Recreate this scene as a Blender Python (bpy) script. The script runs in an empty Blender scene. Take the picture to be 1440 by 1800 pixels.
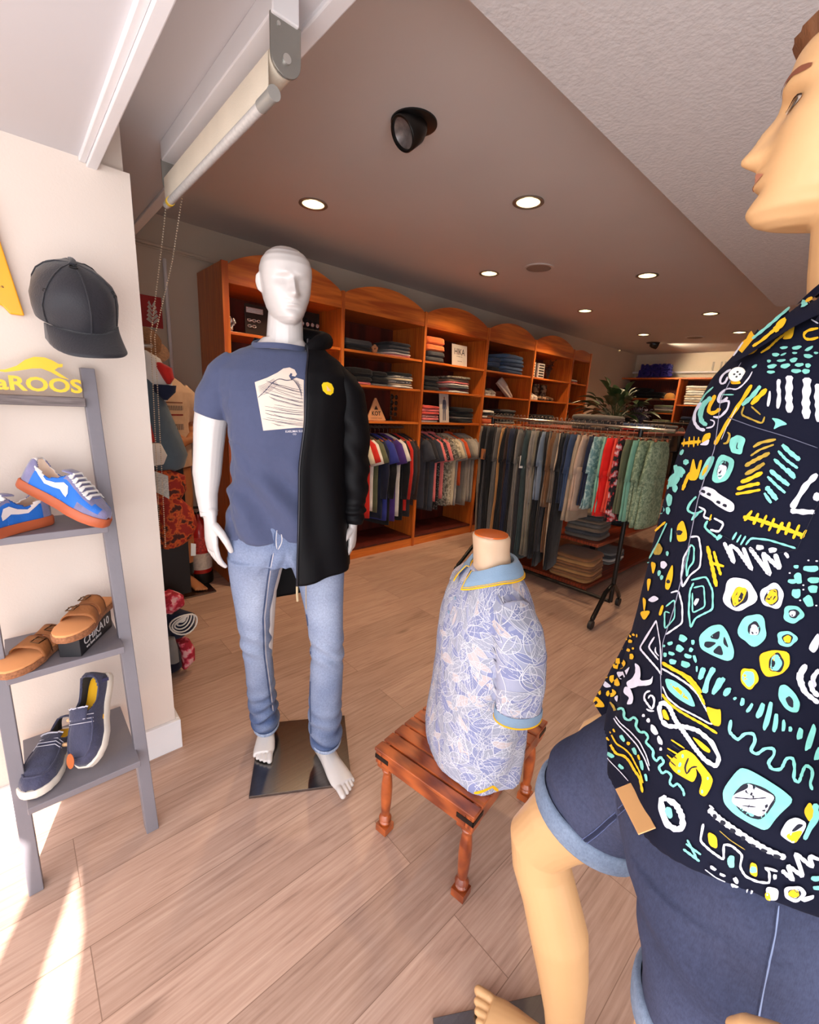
import bpy, bmesh, math, random
import numpy as np
from mathutils import Vector, Matrix, noise
from mathutils.bvhtree import BVHTree
random.seed(7)
SC = bpy.context.scene
COL = SC.collection
PI = math.pi
# ------------------------------------------------------------------ camera
CAMPOS = Vector((0, 0, 1.45))
RIGHT = Vector((0.742275631626349, -0.6676940419283347, 0.05667056614423203))
DOWN = Vector((-0.11934900410237996, -0.21495013230113758, -0.9693050375622184))
FWD = Vector((0.6593805440816969, 0.7127279333638656, -0.23924086417123366))
FPX = 770.0
cam = bpy.data.cameras.new('camera'); cam_o = bpy.data.objects.new('camera', cam); COL.objects.link(cam_o)
cam.sensor_fit = 'HORIZONTAL'; cam.sensor_width = 36; cam.lens = FPX / 1440 * 36; cam.clip_start = 0.02
R3 = Matrix((RIGHT, -DOWN, -FWD)).transposed()
cam_o.matrix_world = Matrix.Translation(CAMPOS) @ R3.to_4x4()
SC.camera = cam_o
def ray(px, py):
    return (RIGHT * (px - 720) + DOWN * (py - 900) + FWD * FPX).normalized()
def s2l(c):
    return tuple(((x / 255) / 12.92 if x / 255 <= 0.04045 else ((x / 255 + 0.055) / 1.055) ** 2.4) for x in c)
# ------------------------------------------------------------------ light
SC.view_settings.view_transform = 'Standard'; SC.view_settings.look = 'None'; SC.view_settings.gamma = 1
SC.view_settings.use_curve_mapping = False
SC.view_settings.exposure = 0.2
w = bpy.data.worlds.new('world'); SC.world = w; w.use_nodes = True
w.node_tree.nodes['Background'].inputs[0].default_value = (0.80, 0.88, 1.0, 1)
w.node_tree.nodes['Background'].inputs[1].default_value = 1.0
def area(name, loc, to, sx, sy, power, color):
    l = bpy.data.lights.new(name, 'AREA'); l.shape = 'RECTANGLE'; l.size = sx; l.size_y = sy; l.energy = power; l.color = color
    o = bpy.data.objects.new(name, l); COL.objects.link(o); o.location = loc
    o.rotation_euler = (Vector(to) - Vector(loc)).to_track_quat('-Z', 'Y').to_euler(); return o
area('daylight_shop_window', (0.1, -1.15, 1.3), (0.6, 1.2, 1.7), 2.6, 1.9, 74, (0.90, 0.95, 1.0))
area('daylight_entrance', (-1.35, 0.3, 1.3), (1.0, 1.0, 1.7), 2.0, 2.1, 34, (0.97, 0.96, 0.97))
SUN_H = Vector((0.37, 0.93, 0)).normalized(); SUN_EL = math.radians(31)
SUN_D = (SUN_H * math.cos(SUN_EL) - Vector((0, 0, math.sin(SUN_EL)))).normalized()
sun = bpy.data.lights.new('sun', 'SUN'); sun.energy = 20; sun.angle = 0.008; sun.color = (1.0, 0.96, 0.9)
sun_o = bpy.data.objects.new('sun', sun); COL.objects.link(sun_o); sun_o.rotation_euler = SUN_D.to_track_quat('-Z', 'Y').to_euler()
WARM = (1.0, 0.70, 0.42)
# ------------------------------------------------------------------ materials
MATS = {}
def nt(m):
    return m.node_tree.nodes, m.node_tree.links
def mat(name, col, rough=0.6, metal=0.0, var=0.0, vscale=8, bump=0.0, bscale=60, sheen=0.0, coat=0.0, spec=None, stretch=None, emit=None, estr=0.0, alpha=None, weave=0):
    if name in MATS: return MATS[name]
    m = bpy.data.materials.new(name); m.use_nodes = True; N, L = nt(m); b = N['Principled BSDF']
    c = s2l(col)
    b.inputs['Base Color'].default_value = (*c, 1); b.inputs['Roughness'].default_value = rough; b.inputs['Metallic'].default_value = metal
    if spec is not None: b.inputs['Specular IOR Level'].default_value = spec
    if sheen: b.inputs['Sheen Weight'].default_value = sheen
    if coat: b.inputs['Coat Weight'].default_value = coat
    if emit: b.inputs['Emission Color'].default_value = (*s2l(emit), 1); b.inputs['Emission Strength'].default_value = estr
    tc = N.new('ShaderNodeTexCoord'); src = tc.outputs['Object']
    if stretch:
        mp = N.new('ShaderNodeMapping'); mp.inputs['Scale'].default_value = stretch; L.new(src, mp.inputs[0]); src = mp.outputs[0]
    if not var: var = 0.06
    n1 = N.new('ShaderNodeTexNoise'); n1.inputs['Scale'].default_value = vscale; n1.inputs['Detail'].default_value = 4; L.new(src, n1.inputs['Vector'])
    cr = N.new('ShaderNodeValToRGB'); e = cr.color_ramp.elements
    e[0].position = 0.3; e[1].position = 0.7
    e[0].color = (*[x * (1 - var) for x in c], 1); e[1].color = (*[min(1, x * (1 + var)) for x in c], 1)
    L.new(n1.outputs['Fac'], cr.inputs[0]); L.new(cr.outputs[0], b.inputs['Base Color'])
    if bump:
        n2 = N.new('ShaderNodeTexNoise'); n2.inputs['Scale'].default_value = bscale; n2.inputs['Detail'].default_value = 5; L.new(src, n2.inputs['Vector'])
        bp = N.new('ShaderNodeBump'); bp.inputs['Strength'].default_value = bump; bp.inputs['Distance'].default_value = 0.01
        L.new(n2.outputs['Fac'], bp.inputs['Height']); L.new(bp.outputs[0], b.inputs['Normal'])
    MATS[name] = m; return m
def fabric(name, col, var=0.1, bump=0.25):
    return mat('fabric_' + name, col, rough=0.85, var=var, vscale=14, bump=bump, bscale=25, sheen=0.15, spec=0.2)
def wood(name, dark, light, rough=0.35, scale=(1.2, 14, 14), coat=0.25, ring=6):
    if name in MATS: return MATS[name]
    m = bpy.data.materials.new(name); m.use_nodes = True; N, L = nt(m); b = N['Principled BSDF']
    tc = N.new('ShaderNodeTexCoord'); mp = N.new('ShaderNodeMapping'); mp.inputs['Scale'].default_value = scale; L.new(tc.outputs['Object'], mp.inputs[0])
    n1 = N.new('ShaderNodeTexNoise'); n1.inputs['Scale'].default_value = 2.2; n1.inputs['Detail'].default_value = 8; n1.inputs['Distortion'].default_value = 0.6; L.new(mp.outputs[0], n1.inputs['Vector'])
    wv = N.new('ShaderNodeTexWave'); wv.bands_direction = 'Y'; wv.inputs['Scale'].default_value = ring * 0.2; wv.inputs['Distortion'].default_value = 6; wv.inputs['Detail'].default_value = 3; L.new(mp.outputs[0], wv.inputs['Vector'])
    mx = N.new('ShaderNodeMix'); mx.inputs[0].default_value = 0.35; L.new(n1.outputs['Fac'], mx.inputs[2]); L.new(wv.outputs['Fac'], mx.inputs[3])
    cr = N.new('ShaderNodeValToRGB'); cr.color_ramp.elements[0].position = 0.3; cr.color_ramp.elements[1].position = 0.72
    cr.color_ramp.elements[0].color = (*s2l(dark), 1); cr.color_ramp.elements[1].color = (*s2l(light), 1)
    L.new(mx.outputs[0], cr.inputs[0]); L.new(cr.outputs[0], b.inputs['Base Color'])
    b.inputs['Roughness'].default_value = rough; b.inputs['Coat Weight'].default_value = coat; b.inputs['Coat Roughness'].default_value = 0.3
    bp = N.new('ShaderNodeBump'); bp.inputs['Strength'].default_value = 0.15; bp.inputs['Distance'].default_value = 0.004
    L.new(mx.outputs[0], bp.inputs['Height']); L.new(bp.outputs[0], b.inputs['Normal'])
    MATS[name] = m; return m
# ------------------------------------------------------------------ mesh helpers
class MB:
    def __init__(s): s.v = []; s.f = []; s.mi = []
    def add(s, vs, fs, mi=0):
        k = len(s.v); s.v += [tuple(v) for v in vs]; s.f += [tuple(i + k for i in f) for f in fs]; s.mi += [mi] * len(fs); return s
    def box(s, a, b, mi=0, M=None):
        x0, y0, z0 = a; x1, y1, z1 = b
        v = [Vector(p) for p in ((x0, y0, z0), (x1, y0, z0), (x1, y1, z0), (x0, y1, z0), (x0, y0, z1), (x1, y0, z1), (x1, y1, z1), (x0, y1, z1))]
        if M is not None: v = [M @ p for p in v]
        return s.add(v, [(0, 3, 2, 1), (4, 5, 6, 7), (0, 1, 5, 4), (1, 2, 6, 5), (2, 3, 7, 6), (3, 0, 4, 7)], mi)
    def cbox(s, c, d, mi=0, M=None):
        return s.box([c[i] - d[i] / 2 for i in range(3)], [c[i] + d[i] / 2 for i in range(3)], mi, M)
    def loft(s, rings, caps=True, mi=0, closed=True):
        k = len(s.v); n = len(rings[0])
        for r in rings: s.v += [tuple(p) for p in r]
        m = n if closed else n - 1
        for i in range(len(rings) - 1):
            for j in range(m):
                a = k + i * n + j; b = k + i * n + (j + 1) % n
                s.f.append((a, b, b + n, a + n)); s.mi.append(mi)
        if caps and closed:
            s.f.append(tuple(k + j for j in range(n))[::-1]); s.mi.append(mi)
            e = k + (len(rings) - 1) * n
            s.f.append(tuple(e + j for j in range(n))); s.mi.append(mi)
        return s
    def tube(s, pts, rad, n=12, mi=0, flat=1.0, up=None, round_ends=False, caps=True):
        pts = [Vector(p) for p in pts]
        if isinstance(rad, (int, float)): rad = [rad] * len(pts)
        rad = [r if isinstance(r, (tuple, list)) else (r, r * flat) for r in rad]
        if round_ends:
            d0 = (pts[0] - pts[1]).normalized(); d1 = (pts[-1] - pts[-2]).normalized()
            r0 = min(rad[0]); r1 = min(rad[-1])
            P = []; Rr = []
            for a in (80, 55, 28): P.append(pts[0] + d0 * r0 * math.sin(math.radians(a))); Rr.append(tuple(x * math.cos(math.radians(a)) for x in rad[0]))
            Q = []; Rq = []
            for a in (28, 55, 80): Q.append(pts[-1] + d1 * r1 * math.sin(math.radians(a))); Rq.append(tuple(x * math.cos(math.radians(a)) for x in rad[-1]))
            pts = P + pts + Q; rad = Rr + rad + Rq
        rings = []; prev = None
        for i, p in enumerate(pts):
            t = (pts[min(i + 1, len(pts) - 1)] - pts[max(i - 1, 0)]).normalized()
            if prev is None:
                u = Vector(up) if up is not None else (Vector((0, 0, 1)) if abs(t.z) < 0.9 else Vector((0, 1, 0)))
            else: u = prev
            u = (u - t * u.dot(t)); u = u.normalized() if u.length > 1e-6 else t.orthogonal().normalized()
            prev = u; v = t.cross(u)
            a, b = rad[i]
            rings.append([p + v * (a * math.cos(2 * PI * k / n)) + u * (b * math.sin(2 * PI * k / n)) for k in range(n)])
        return s.loft(rings, caps=caps, mi=mi)
    def lathe(s, prof, c=(0, 0, 0), n=24, mi=0, caps=True, M=None):
        rings = [[Vector((c[0] + r * math.cos(2 * PI * k / n), c[1] + r * math.sin(2 * PI * k / n), c[2] + z)) for k in range(n)] for r, z in prof]
        if M is not None: rings = [[M @ p for p in r] for r in rings]
        return s.loft(rings, caps=caps, mi=mi)
    def prism(s, poly, d0, d1, M=None, mi=0):
        """poly in local xy plane extruded along local z"""
        n = len(poly)
        v = [Vector((x, y, d0)) for x, y in poly] + [Vector((x, y, d1)) for x, y in poly]
        if M is not None: v = [M @ p for p in v]
        f = [tuple(range(n))[::-1], tuple(range(n, 2 * n))] + [(i, (i + 1) % n, (i + 1) % n + n, i + n) for i in range(n)]
        return s.add(v, f, mi)
    def mesh(s, name, mats, smooth=False, angle=None):
        me = bpy.data.meshes.new(name); me.from_pydata(s.v, [], s.f)
        for m in (mats if isinstance(mats, (list, tuple)) else [mats]): me.materials.append(m)
        me.polygons.foreach_set('material_index', s.mi)
        me.validate(); me.update()
        if smooth:
            me.polygons.foreach_set('use_smooth', [True] * len(me.polygons))
            if angle: 
                try: me.set_sharp_from_angle(angle=math.radians(angle))
                except Exception: pass
        return me
    def obj(s, name, mats, parent=None, smooth=False, angle=40, bevel=0, fix=True):
        me = s.mesh(name, mats, smooth, angle)
        if fix:
            bm = bmesh.new(); bm.from_mesh(me); bmesh.ops.recalc_face_normals(bm, faces=bm.faces); bm.to_mesh(me); bm.free()
        return link(name, me, parent, bevel)
def link(name, me, parent=None, bevel=0):
    o = bpy.data.objects.new(name, me); COL.objects.link(o)
    if parent is not None:
        o.parent = parent; o.matrix_parent_inverse = parent.matrix_basis.inverted()
    if bevel:
        b = o.modifiers.new('bevel', 'BEVEL'); b.width = bevel; b.segments = 2; b.limit_method = 'ANGLE'; b.angle_limit = math.radians(40)
    return o
def tag(o, label=None, cat=None, group=None, kind=None):
    if label: o['label'] = label
    if cat: o['category'] = cat
    if group: o['group'] = group
    if kind: o['kind'] = kind
    return o
def thing(name, label, cat, loc=(0, 0, 0), group=None):
    o = bpy.data.objects.new(name, None); o.empty_display_size = 0.05; COL.objects.link(o); o.location = loc
    bpy.context.view_layer.update() if False else None
    return tag(o, label, cat, group)
def struct(name, mb, m, **k):
    o = mb.obj(name, m, **k); o['kind'] = 'structure'; return o
def copy_tree(o, parent=None):
    c = o.copy(); COL.objects.link(c)
    if parent is not None: c.parent = parent
    for ch in o.children: copy_tree(ch, c)
    return c
def remesh(mb, name, mats, voxel, smooth=3, disp=None, parent=None, keep=True, fac=0.5):
    """one continuous surface out of overlapping lofts"""
    me = mb.mesh(name, mats)
    bm = bmesh.new(); bm.from_mesh(me); bmesh.ops.recalc_face_normals(bm, faces=bm.faces); bm.to_mesh(me); bm.free()
    o = bpy.data.objects.new(name + '_tmp', me); COL.objects.link(o)
    r = o.modifiers.new('r', 'REMESH'); r.mode = 'VOXEL'; r.voxel_size = voxel; r.adaptivity = 0
    if smooth:
        s = o.modifiers.new('s', 'SMOOTH'); s.factor = fac; s.iterations = smooth
    dg = bpy.context.evaluated_depsgraph_get(); dg.update()
    m2 = bpy.data.meshes.new_from_object(o.evaluated_get(dg)); m2.name = name
    bpy.data.objects.remove(o)
    if not len(m2.materials):
        for m in (mats if isinstance(mats, (list, tuple)) else [mats]): m2.materials.append(m)
    if disp:
        nrm = [v.normal.copy() for v in m2.vertices]
        for v, n in zip(m2.vertices, nrm): v.co = disp(v.co, n)
    m2.polygons.foreach_set('use_smooth', [True] * len(m2.polygons)); m2.update()
    return link(name, m2, parent)
def bvh_of(o):
    me = o.data; return BVHTree.FromPolygons([v.co.copy() for v in me.vertices], [tuple(p.vertices) for p in me.polygons])
def clamp(x, a, b): return max(a, min(b, x))
def lerp(a, b, t): return a + (b - a) * t
def interp(tab, x):
    if x <= tab[0][0]: return tab[0][1:]
    for p, q in zip(tab, tab[1:]):
        if x <= q[0]:
            t = (x - p[0]) / (q[0] - p[0]); t = t * t * (3 - 2 * t) * 0.5 + t * 0.5
            return tuple(lerp(a, b, t) for a, b in zip(p[1:], q[1:]))
    return tab[-1][1:]
FONT = None
def text_tris(body, size=1.0, bold=0.0):
    """triangulated flat outline of a line of lettering: list of 2D verts, faces, width, height"""
    cu = bpy.data.curves.new('t', 'FONT'); cu.body = body; cu.size = size; cu.offset = bold; cu.resolution_u = 3
    o = bpy.data.objects.new('t', cu); COL.objects.link(o)
    dg = bpy.context.evaluated_depsgraph_get(); dg.update()
    me = bpy.data.meshes.new_from_object(o.evaluated_get(dg))
    v = [(p.co.x, p.co.y) for p in me.vertices]; f = [tuple(p.vertices) for p in me.polygons]
    bpy.data.objects.remove(o); bpy.data.meshes.remove(me)
    x0 = min(p[0] for p in v); x1 = max(p[0] for p in v); y0 = min(p[1] for p in v); y1 = max(p[1] for p in v)
    v = [((x - x0) / (x1 - x0), (y - y0) / (y1 - y0)) for x, y in v]
    return v, f
def solid_text(mb, body, M, w, h, depth, mi=0, bold=0.0):
    """raised lettering, w x h in the local xy plane of M, depth along +z"""
    v, f = text_tris(body, 1.0, bold)
    n = len(v)
    vs = [M @ Vector((x * w, y * h, depth)) for x, y in v] + [M @ Vector((x * w, y * h, 0)) for x, y in v]
    ec = {}
    for t in f:
        for a, b in zip(t, t[1:] + t[:1]): ec[(a, b)] = 1
    fs = list(f) + [tuple(i + n for i in t)[::-1] for t in f]
    for (a, b) in ec:
        if (b, a) not in ec: fs.append((b, a, a + n, b + n))
    mb.add(vs, fs, mi)
def basis(o, x, y):
    x = Vector(x).normalized(); y = Vector(y); y = (y - x * y.dot(x)).normalized(); z = x.cross(y)
    return Matrix.Translation(Vector(o)) @ Matrix((x, y, z)).transposed().to_4x4()
# ================================================================== setting
m_floor = bpy.data.materials.new('oak_plank_floor'); m_floor.use_nodes = True
N, L = nt(m_floor); b = N['Principled BSDF']
tc = N.new('ShaderNodeTexCoord')
br = N.new('ShaderNodeTexBrick'); br.offset = 0.37; br.offset_frequency = 2
br.inputs['Scale'].default_value = 1; br.inputs['Brick Width'].default_value = 1.28; br.inputs['Row Height'].default_value = 0.192
br.inputs['Mortar Size'].default_value = 0.0012; br.inputs['Mortar Smooth'].default_value = 0.1
br.inputs['Color1'].default_value = (0, 0, 0, 1); br.inputs['Color2'].default_value = (1, 1, 1, 1); br.inputs['Mortar'].default_value = (0.5, 0.5, 0.5, 1)
L.new(tc.outputs['Object'], br.inputs['Vector'])
# per-plank offset so that the grain is not continuous across boards
ad = N.new('ShaderNodeVectorMath'); ad.operation = 'MULTIPLY_ADD'; L.new(br.outputs['Color'], ad.inputs[0]); ad.inputs[1].default_value = (7, 13, 3); L.new(tc.outputs['Object'], ad.inputs[2])
mp = N.new('ShaderNodeMapping'); mp.inputs['Scale'].default_value = (1.6, 9, 1); L.new(ad.outputs[0], mp.inputs[0])
n1 = N.new('ShaderNodeTexNoise'); n1.inputs['Scale'].default_value = 2.0; n1.inputs['Detail'].default_value = 9; n1.inputs['Roughness'].default_value = 0.62; n1.inputs['Distortion'].default_value = 0.9; L.new(mp.outputs[0], n1.inputs['Vector'])
mp2 = N.new('ShaderNodeMapping'); mp2.inputs['Scale'].default_value = (0.9, 6.5, 1); L.new(ad.outputs[0], mp2.inputs[0])
wv = N.new('ShaderNodeTexWave'); wv.wave_type = 'RINGS'; wv.rings_direction = 'Z'; wv.inputs['Scale'].default_value = 2.2; wv.inputs['Distortion'].default_value = 5; wv.inputs['Detail'].default_value = 3; wv.inputs['Detail Scale'].default_value = 0.7; L.new(mp2.outputs[0], wv.inputs['Vector'])
mp3 = N.new('ShaderNodeMapping'); mp3.inputs['Scale'].default_value = (5, 170, 1); L.new(ad.outputs[0], mp3.inputs[0])
n3 = N.new('ShaderNodeTexNoise'); n3.inputs['Scale'].default_value = 1; n3.inputs['Detail'].default_value = 5; L.new(mp3.outputs[0], n3.inputs['Vector'])
def mixf(a, bb, f):
    x = N.new('ShaderNodeMix'); x.inputs[0].default_value = f; L.new(a, x.inputs[2]); L.new(bb, x.inputs[3]); return x.outputs[0]
g = mixf(mixf(n1.outputs['Fac'], wv.outputs['Fac'], 0.10), n3.outputs['Fac'], 0.48)
cr = N.new('ShaderNodeValToRGB'); e = cr.color_ramp.elements
e[0].position = 0.26; e[0].color = (*s2l((136, 106, 92)), 1); e[1].position = 0.70; e[1].color = (*s2l((204, 172, 154)), 1)
k = e.new(0.44); k.color = (*s2l((180, 146, 128)), 1)
L.new(g, cr.inputs[0])
# knots
vo = N.new('ShaderNodeTexVoronoi'); vo.inputs['Scale'].default_value = 1.0; mp4 = N.new('ShaderNodeMapping'); mp4.inputs['Scale'].default_value = (1.9, 5.5, 1); L.new(ad.outputs[0], mp4.inputs[0]); L.new(mp4.outputs[0], vo.inputs['Vector'])
kr = N.new('ShaderNodeValToRGB'); kr.color_ramp.elements[0].position = 0.0; kr.color_ramp.elements[0].color = (0.16, 0.11, 0.08, 1); kr.color_ramp.elements[1].position = 0.15; kr.color_ramp.elements[1].color = (1, 1, 1, 1)
L.new(vo.outputs['Distance'], kr.inputs[0])
mk = N.new('ShaderNodeMix'); mk.data_type = 'RGBA'; mk.blend_type = 'MULTIPLY'; mk.inputs[0].default_value = 0.75; L.new(cr.outputs[0], mk.inputs[6]); L.new(kr.outputs[0], mk.inputs[7])
# board-to-board tone
sp = N.new('ShaderNodeSeparateColor'); L.new(br.outputs['Color'], sp.inputs[0])
mr = N.new('ShaderNodeMapRange'); mr.inputs[3].default_value = 0.86; mr.inputs[4].default_value = 1.05; L.new(sp.outputs[0], mr.inputs[0])
mt = N.new('ShaderNodeMix'); mt.data_type = 'RGBA'; mt.blend_type = 'MULTIPLY'; mt.inputs[0].default_value = 1; L.new(mk.outputs[2], mt.inputs[6]); L.new(mr.outputs[0], mt.inputs[7])
mg = N.new('ShaderNodeMix'); mg.data_type = 'RGBA'; L.new(br.outputs['Fac'], mg.inputs[0]); L.new(mt.outputs[2], mg.inputs[6]); mg.inputs[7].default_value = (*s2l((140, 110, 94)), 1)
L.new(mg.outputs[2], b.inputs['Base Color'])
b.inputs['Roughness'].default_value = 0.42; b.inputs['Specular IOR Level'].default_value = 0.4
bp = N.new('ShaderNodeBump'); bp.inputs['Strength'].default_value = 0.12; bp.inputs['Distance'].default_value = 0.004; L.new(g, bp.inputs['Height']); L.new(bp.outputs[0], b.inputs['Normal'])
m_wall = mat('painted_wall', (220, 204, 192), 0.8, var=0.02, vscale=2, bump=0.08, bscale=160)
m_wallb = mat('back_wall_paint', (205, 190, 172), 0.85, var=0.03, vscale=2, bump=0.08, bscale=160)
m_ceil = mat('smooth_ceiling_paint', (214, 206, 202), 0.55, var=0.03, vscale=1.5)
m_ceil2 = mat('left_ceiling_paint', (206, 202, 204), 0.7, var=0.02, vscale=1.5)
m_rough = mat('textured_ceiling_paint', (214, 210, 210), 0.85, var=0.05, vscale=30, bump=0.3, bscale=70)
m_white = mat('white_gloss_paint', (232, 229, 230), 0.45, var=0.02, bump=0.05, bscale=30)
X1, Y1 = 9.1, 3.7
struct('floor', MB().box((-1.6, -1.3, -0.1), (X1 + .1, 5.3, 0)), m_floor)
struct('ceiling', MB().box((0.62, 0.92, 2.6), (X1 + .1, 5.3, 2.75)), m_ceil)
struct('trim_1', MB().box((-1.6, -1.3, 2.4), (4.85, 0.92, 2.75)), m_rough)            # rough lowered soffit on the right
struct('trim_2', MB().box((4.85, -1.3, 2.6), (X1 + .1, 0.92, 2.75)), m_ceil)
# dropped header over the passage, with its bead along the shop-side edge
struct('trim_3', MB().box((0.285, 0.92, 2.25), (0.62, 5.3, 2.75)), m_ceil2)
struct('trim_4', MB().box((0.592, 0.92, 2.238), (0.632, 5.3, 2.27)), m_white, bevel=.004)
# low ceiling over the shop window and its lip board
struct('trim_5', MB().box((-1.6, -1.3, 2.085), (0.262, 1.80, 2.4)), m_ceil2)
struct('ceiling_passage', MB().box((-1.6, 1.80, 2.45), (0.285, 5.3, 2.6)), m_ceil)
struct('trim_6', MB().box((0.262, -1.3, 2.065), (0.289, 1.79, 2.30)), m_white, bevel=.003)
struct('trim_7', MB().box((0.244, -1.3, 2.072), (0.262, 1.75, 2.086)), m_white, bevel=.003)
# pier wall behind the ladder shelf (thicker up to 2.08 m)
struct('wall_left', MB().box((-1.6, 1.752, 0), (0.372, 1.96, 2.085)).box((-1.6, 1.80, 2.085), (0.365, 1.96, 2.26)), m_wall)
struct('baseboard_left', MB().box((-1.6, 1.735, 0), (0.389, 1.752, 0.135)).box((0.3725, 1.7525, 0), (0.389, 1.977, 0.135)), m_white, bevel=.003)
struct('wall_back', MB().box((-1.6, Y1, 0), (X1 + .1, Y1 + .12, 2.6)), m_wallb)
struct('wall_far', MB().box((X1, -1.3, 0), (X1 + .12, 5.3, 2.6)), mat('far_wall_paint', (214, 200, 178), .85, var=.02))
struct('wall_right', MB().box((1.6, -1.32, 0), (X1 + .1, -1.2, 2.6)), m_wall)
struct('wall_passage', MB().box((-1.6, 1.9, 0), (-1.5, 3.8, 2.6)), m_wallb)
struct('baseboard_back', MB().box((-1.5, Y1 - .015, 0), (1.14, Y1, 0.12)), m_white)
# coving and the pipe in the corner of the back wall
struct('trim_8', MB().tube([(0.35, 3.68, 2.42), (0.8, 3.68, 2.405), (1.25, 3.68, 2.395), (3.5, 3.68, 2.40)], .012, 8).tube([(0.35, 3.675, 2.385), (3.5, 3.675, 2.37)], .006, 8), m_wallb, smooth=True)
struct('trim_9', MB().tube([(0.95, 3.68, 0.1), (0.95, 3.68, 2.33)], .013, 10), m_white, smooth=True)
# unseen panel behind the camera for the shop front, gaps shaped for sun patches
def sunhit(x, y, yp=-1.25):
    p = Vector((x, y, 0)); t = (yp - y) / SUN_D.y; q = p + SUN_D * t; return q
holes = [[(-0.06, 2.15), (-0.012, 1.74), (-0.007, 1.66), (-0.177, 1.258), (-0.40, 0.70), (-0.9, 0.7), (-0.70, 2.15)],
         [(0.003, 1.435), (-0.138, 1.072), (-0.30, 0.66), (-0.17, 0.66), (-0.055, 1.0), (-0.012, 1.18)]]
from mathutils.geometry import tessellate_polygon
outer = [(-2.4, 0.0), (1.7, 0.0), (1.7, 2.7), (-2.4, 2.7)]
loops = [outer] + [[(sunhit(x, y).x, sunhit(x, y).z) for x, y in h] for h in holes]
tess = tessellate_polygon([[Vector((x, z, 0)) for x, z in lp] for lp in loops])
flat = [(x, -1.25, z) for lp in loops for x, z in lp]
# remove triangles inside the gaps
def inpoly(p, poly):
    r = False
    for (x0, y0), (x1, y1) in zip(poly, poly[1:] + poly[:1]):
        if (y0 > p[1]) != (y1 > p[1]) and p[0] < (x1 - x0) * (p[1] - y0) / (y1 - y0) + x0: r = not r
    return r
me = bpy.data.meshes.new('wall_front_sun_mask'); me.from_pydata(flat, [], [tuple(t_) for t_ in tess]); me.materials.append(m_wall)
o = link('wall_front_sun_mask', me); o['kind'] = 'structure'
so = o.modifiers.new('s', 'SOLIDIFY'); so.thickness = 0.03; so.offset = 0
struct('wall_entrance', MB().box((-1.62, 1.5, 0), (-1.56, 1.8, 2.6)), m_wall)
# ------------------------------------------------------------------ ceiling fittings
m_trimring = mat('brushed_nickel_ring', (170, 160, 150), .35, .8)
m_lampglow = mat('lamp_glass', (255, 240, 200), .4, emit=(255, 226, 170), estr=9)
m_refl = mat('lamp_reflector', (250, 240, 215), .25, .3, emit=(255, 224, 165), estr=2.2)
LIGHTS = [(1.55, 2.70, 'round ceiling downlight above the white mannequin, nearest of the left row'),
          (3.30, 2.72, 'second round downlight of the left row, above the trousers rack'),
          (5.08, 2.73, 'third round downlight of the left row'),
          (6.91, 2.77, 'fourth round downlight of the left row, near the black spotlight'),
          (8.3, 3.75, 'small downlight at the far end above the pale hanging belts'),
          (2.35, 1.70, 'large round ceiling downlight, nearest of the right row'),
          (4.11, 1.70, 'second round downlight of the right row'),
          (5.89, 1.69, 'third round downlight of the right row'),
          (7.24, 1.70, 'small round downlight farthest in the right row beside the patterned shirt collar')]
for i, (x, y, lb) in enumerate(LIGHTS):
    t = thing('ceiling_downlight', lb, 'ceiling light', (x, y, 2.6), 'recessed ceiling downlights')
    MB().lathe([(.066, -.001), (.086, -.001), (.088, -.006), (.083, -.009), (.067, -.006), (.064, .0)], (x, y, 2.6), 32, caps=False).obj('ring', m_trimring, t, smooth=True)
    MB().lathe([(.066, -.004), (.058, -.0015), (.03, -.001), (.001, -.001)], (x, y, 2.6), 32, caps=False).obj('reflector', m_refl, t, smooth=True)
    MB().lathe([(.001, -.012), (.018, -.010), (.024, -.003), (.024, -.001)], (x, y, 2.6), 20, caps=False).obj('bulb', m_lampglow, t, smooth=True)
    l = bpy.data.lights.new('downlight_lamp', 'SPOT'); l.energy = 48 if i < 8 else 30; l.color = WARM; l.spot_size = math.radians(125); l.spot_blend = 0.7; l.shadow_soft_size = 0.05
    lo = bpy.data.objects.new('downlight_lamp', l); COL.objects.link(lo); lo.location = (x, y, 2.57)
m_blk = mat('black_powder_coat', (14, 12, 12), .35)
def blackspot(x, y, aim, label, on=False):
    t = thing('spotlight', label, 'ceiling light', (x, y, 2.6), 'black tilting ceiling spotlights')
    MB().lathe([(.001, 0), (.098, 0), (.098, -.006), (.085, -.010), (.001, -.012)], (x, y, 2.6), 40, caps=False).obj('flange', m_blk, t, smooth=True)
    d = Vector(aim).normalized(); M = basis((x, y, 2.585), d.orthogonal(), d.cross(d.orthogonal()))
    if (M.to_3x3() @ Vector((0, 0, 1))).dot(d) < 0: M = M @ Matrix.Rotation(PI, 4, 'X')
    MB().lathe([(.001, -.03), (.05, -.03), (.064, .0), (.067, .07), (.064, .074), (.056, .072), (.055, .05)], (0, 0, 0), 32, caps=False, M=M).obj('housing', m_blk, t, smooth=True)
    MB().lathe([(.055, .062), (.03, .045), (.001, .04)], (0, 0, 0), 32, caps=False, M=M).obj('reflector', mat('spot_reflector', (150, 145, 145), .3, .6, var=.4, vscale=30) if not on else m_refl, t, smooth=True)
    return t
blackspot(1.426, 1.654, (-.75, .10, -.62), 'black tilting spotlight above the white mannequin, unlit')
blackspot(7.7, 2.92, (.55, -.75, -.25), 'small black spotlight far back above the blue letter sign', True)
l = bpy.data.lights.new('spotlight_lamp', 'SPOT'); l.energy = 60; l.color = (1, .8, .55); l.spot_size = 1.6; l.spot_blend = .6; l.shadow_soft_size = .04
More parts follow.
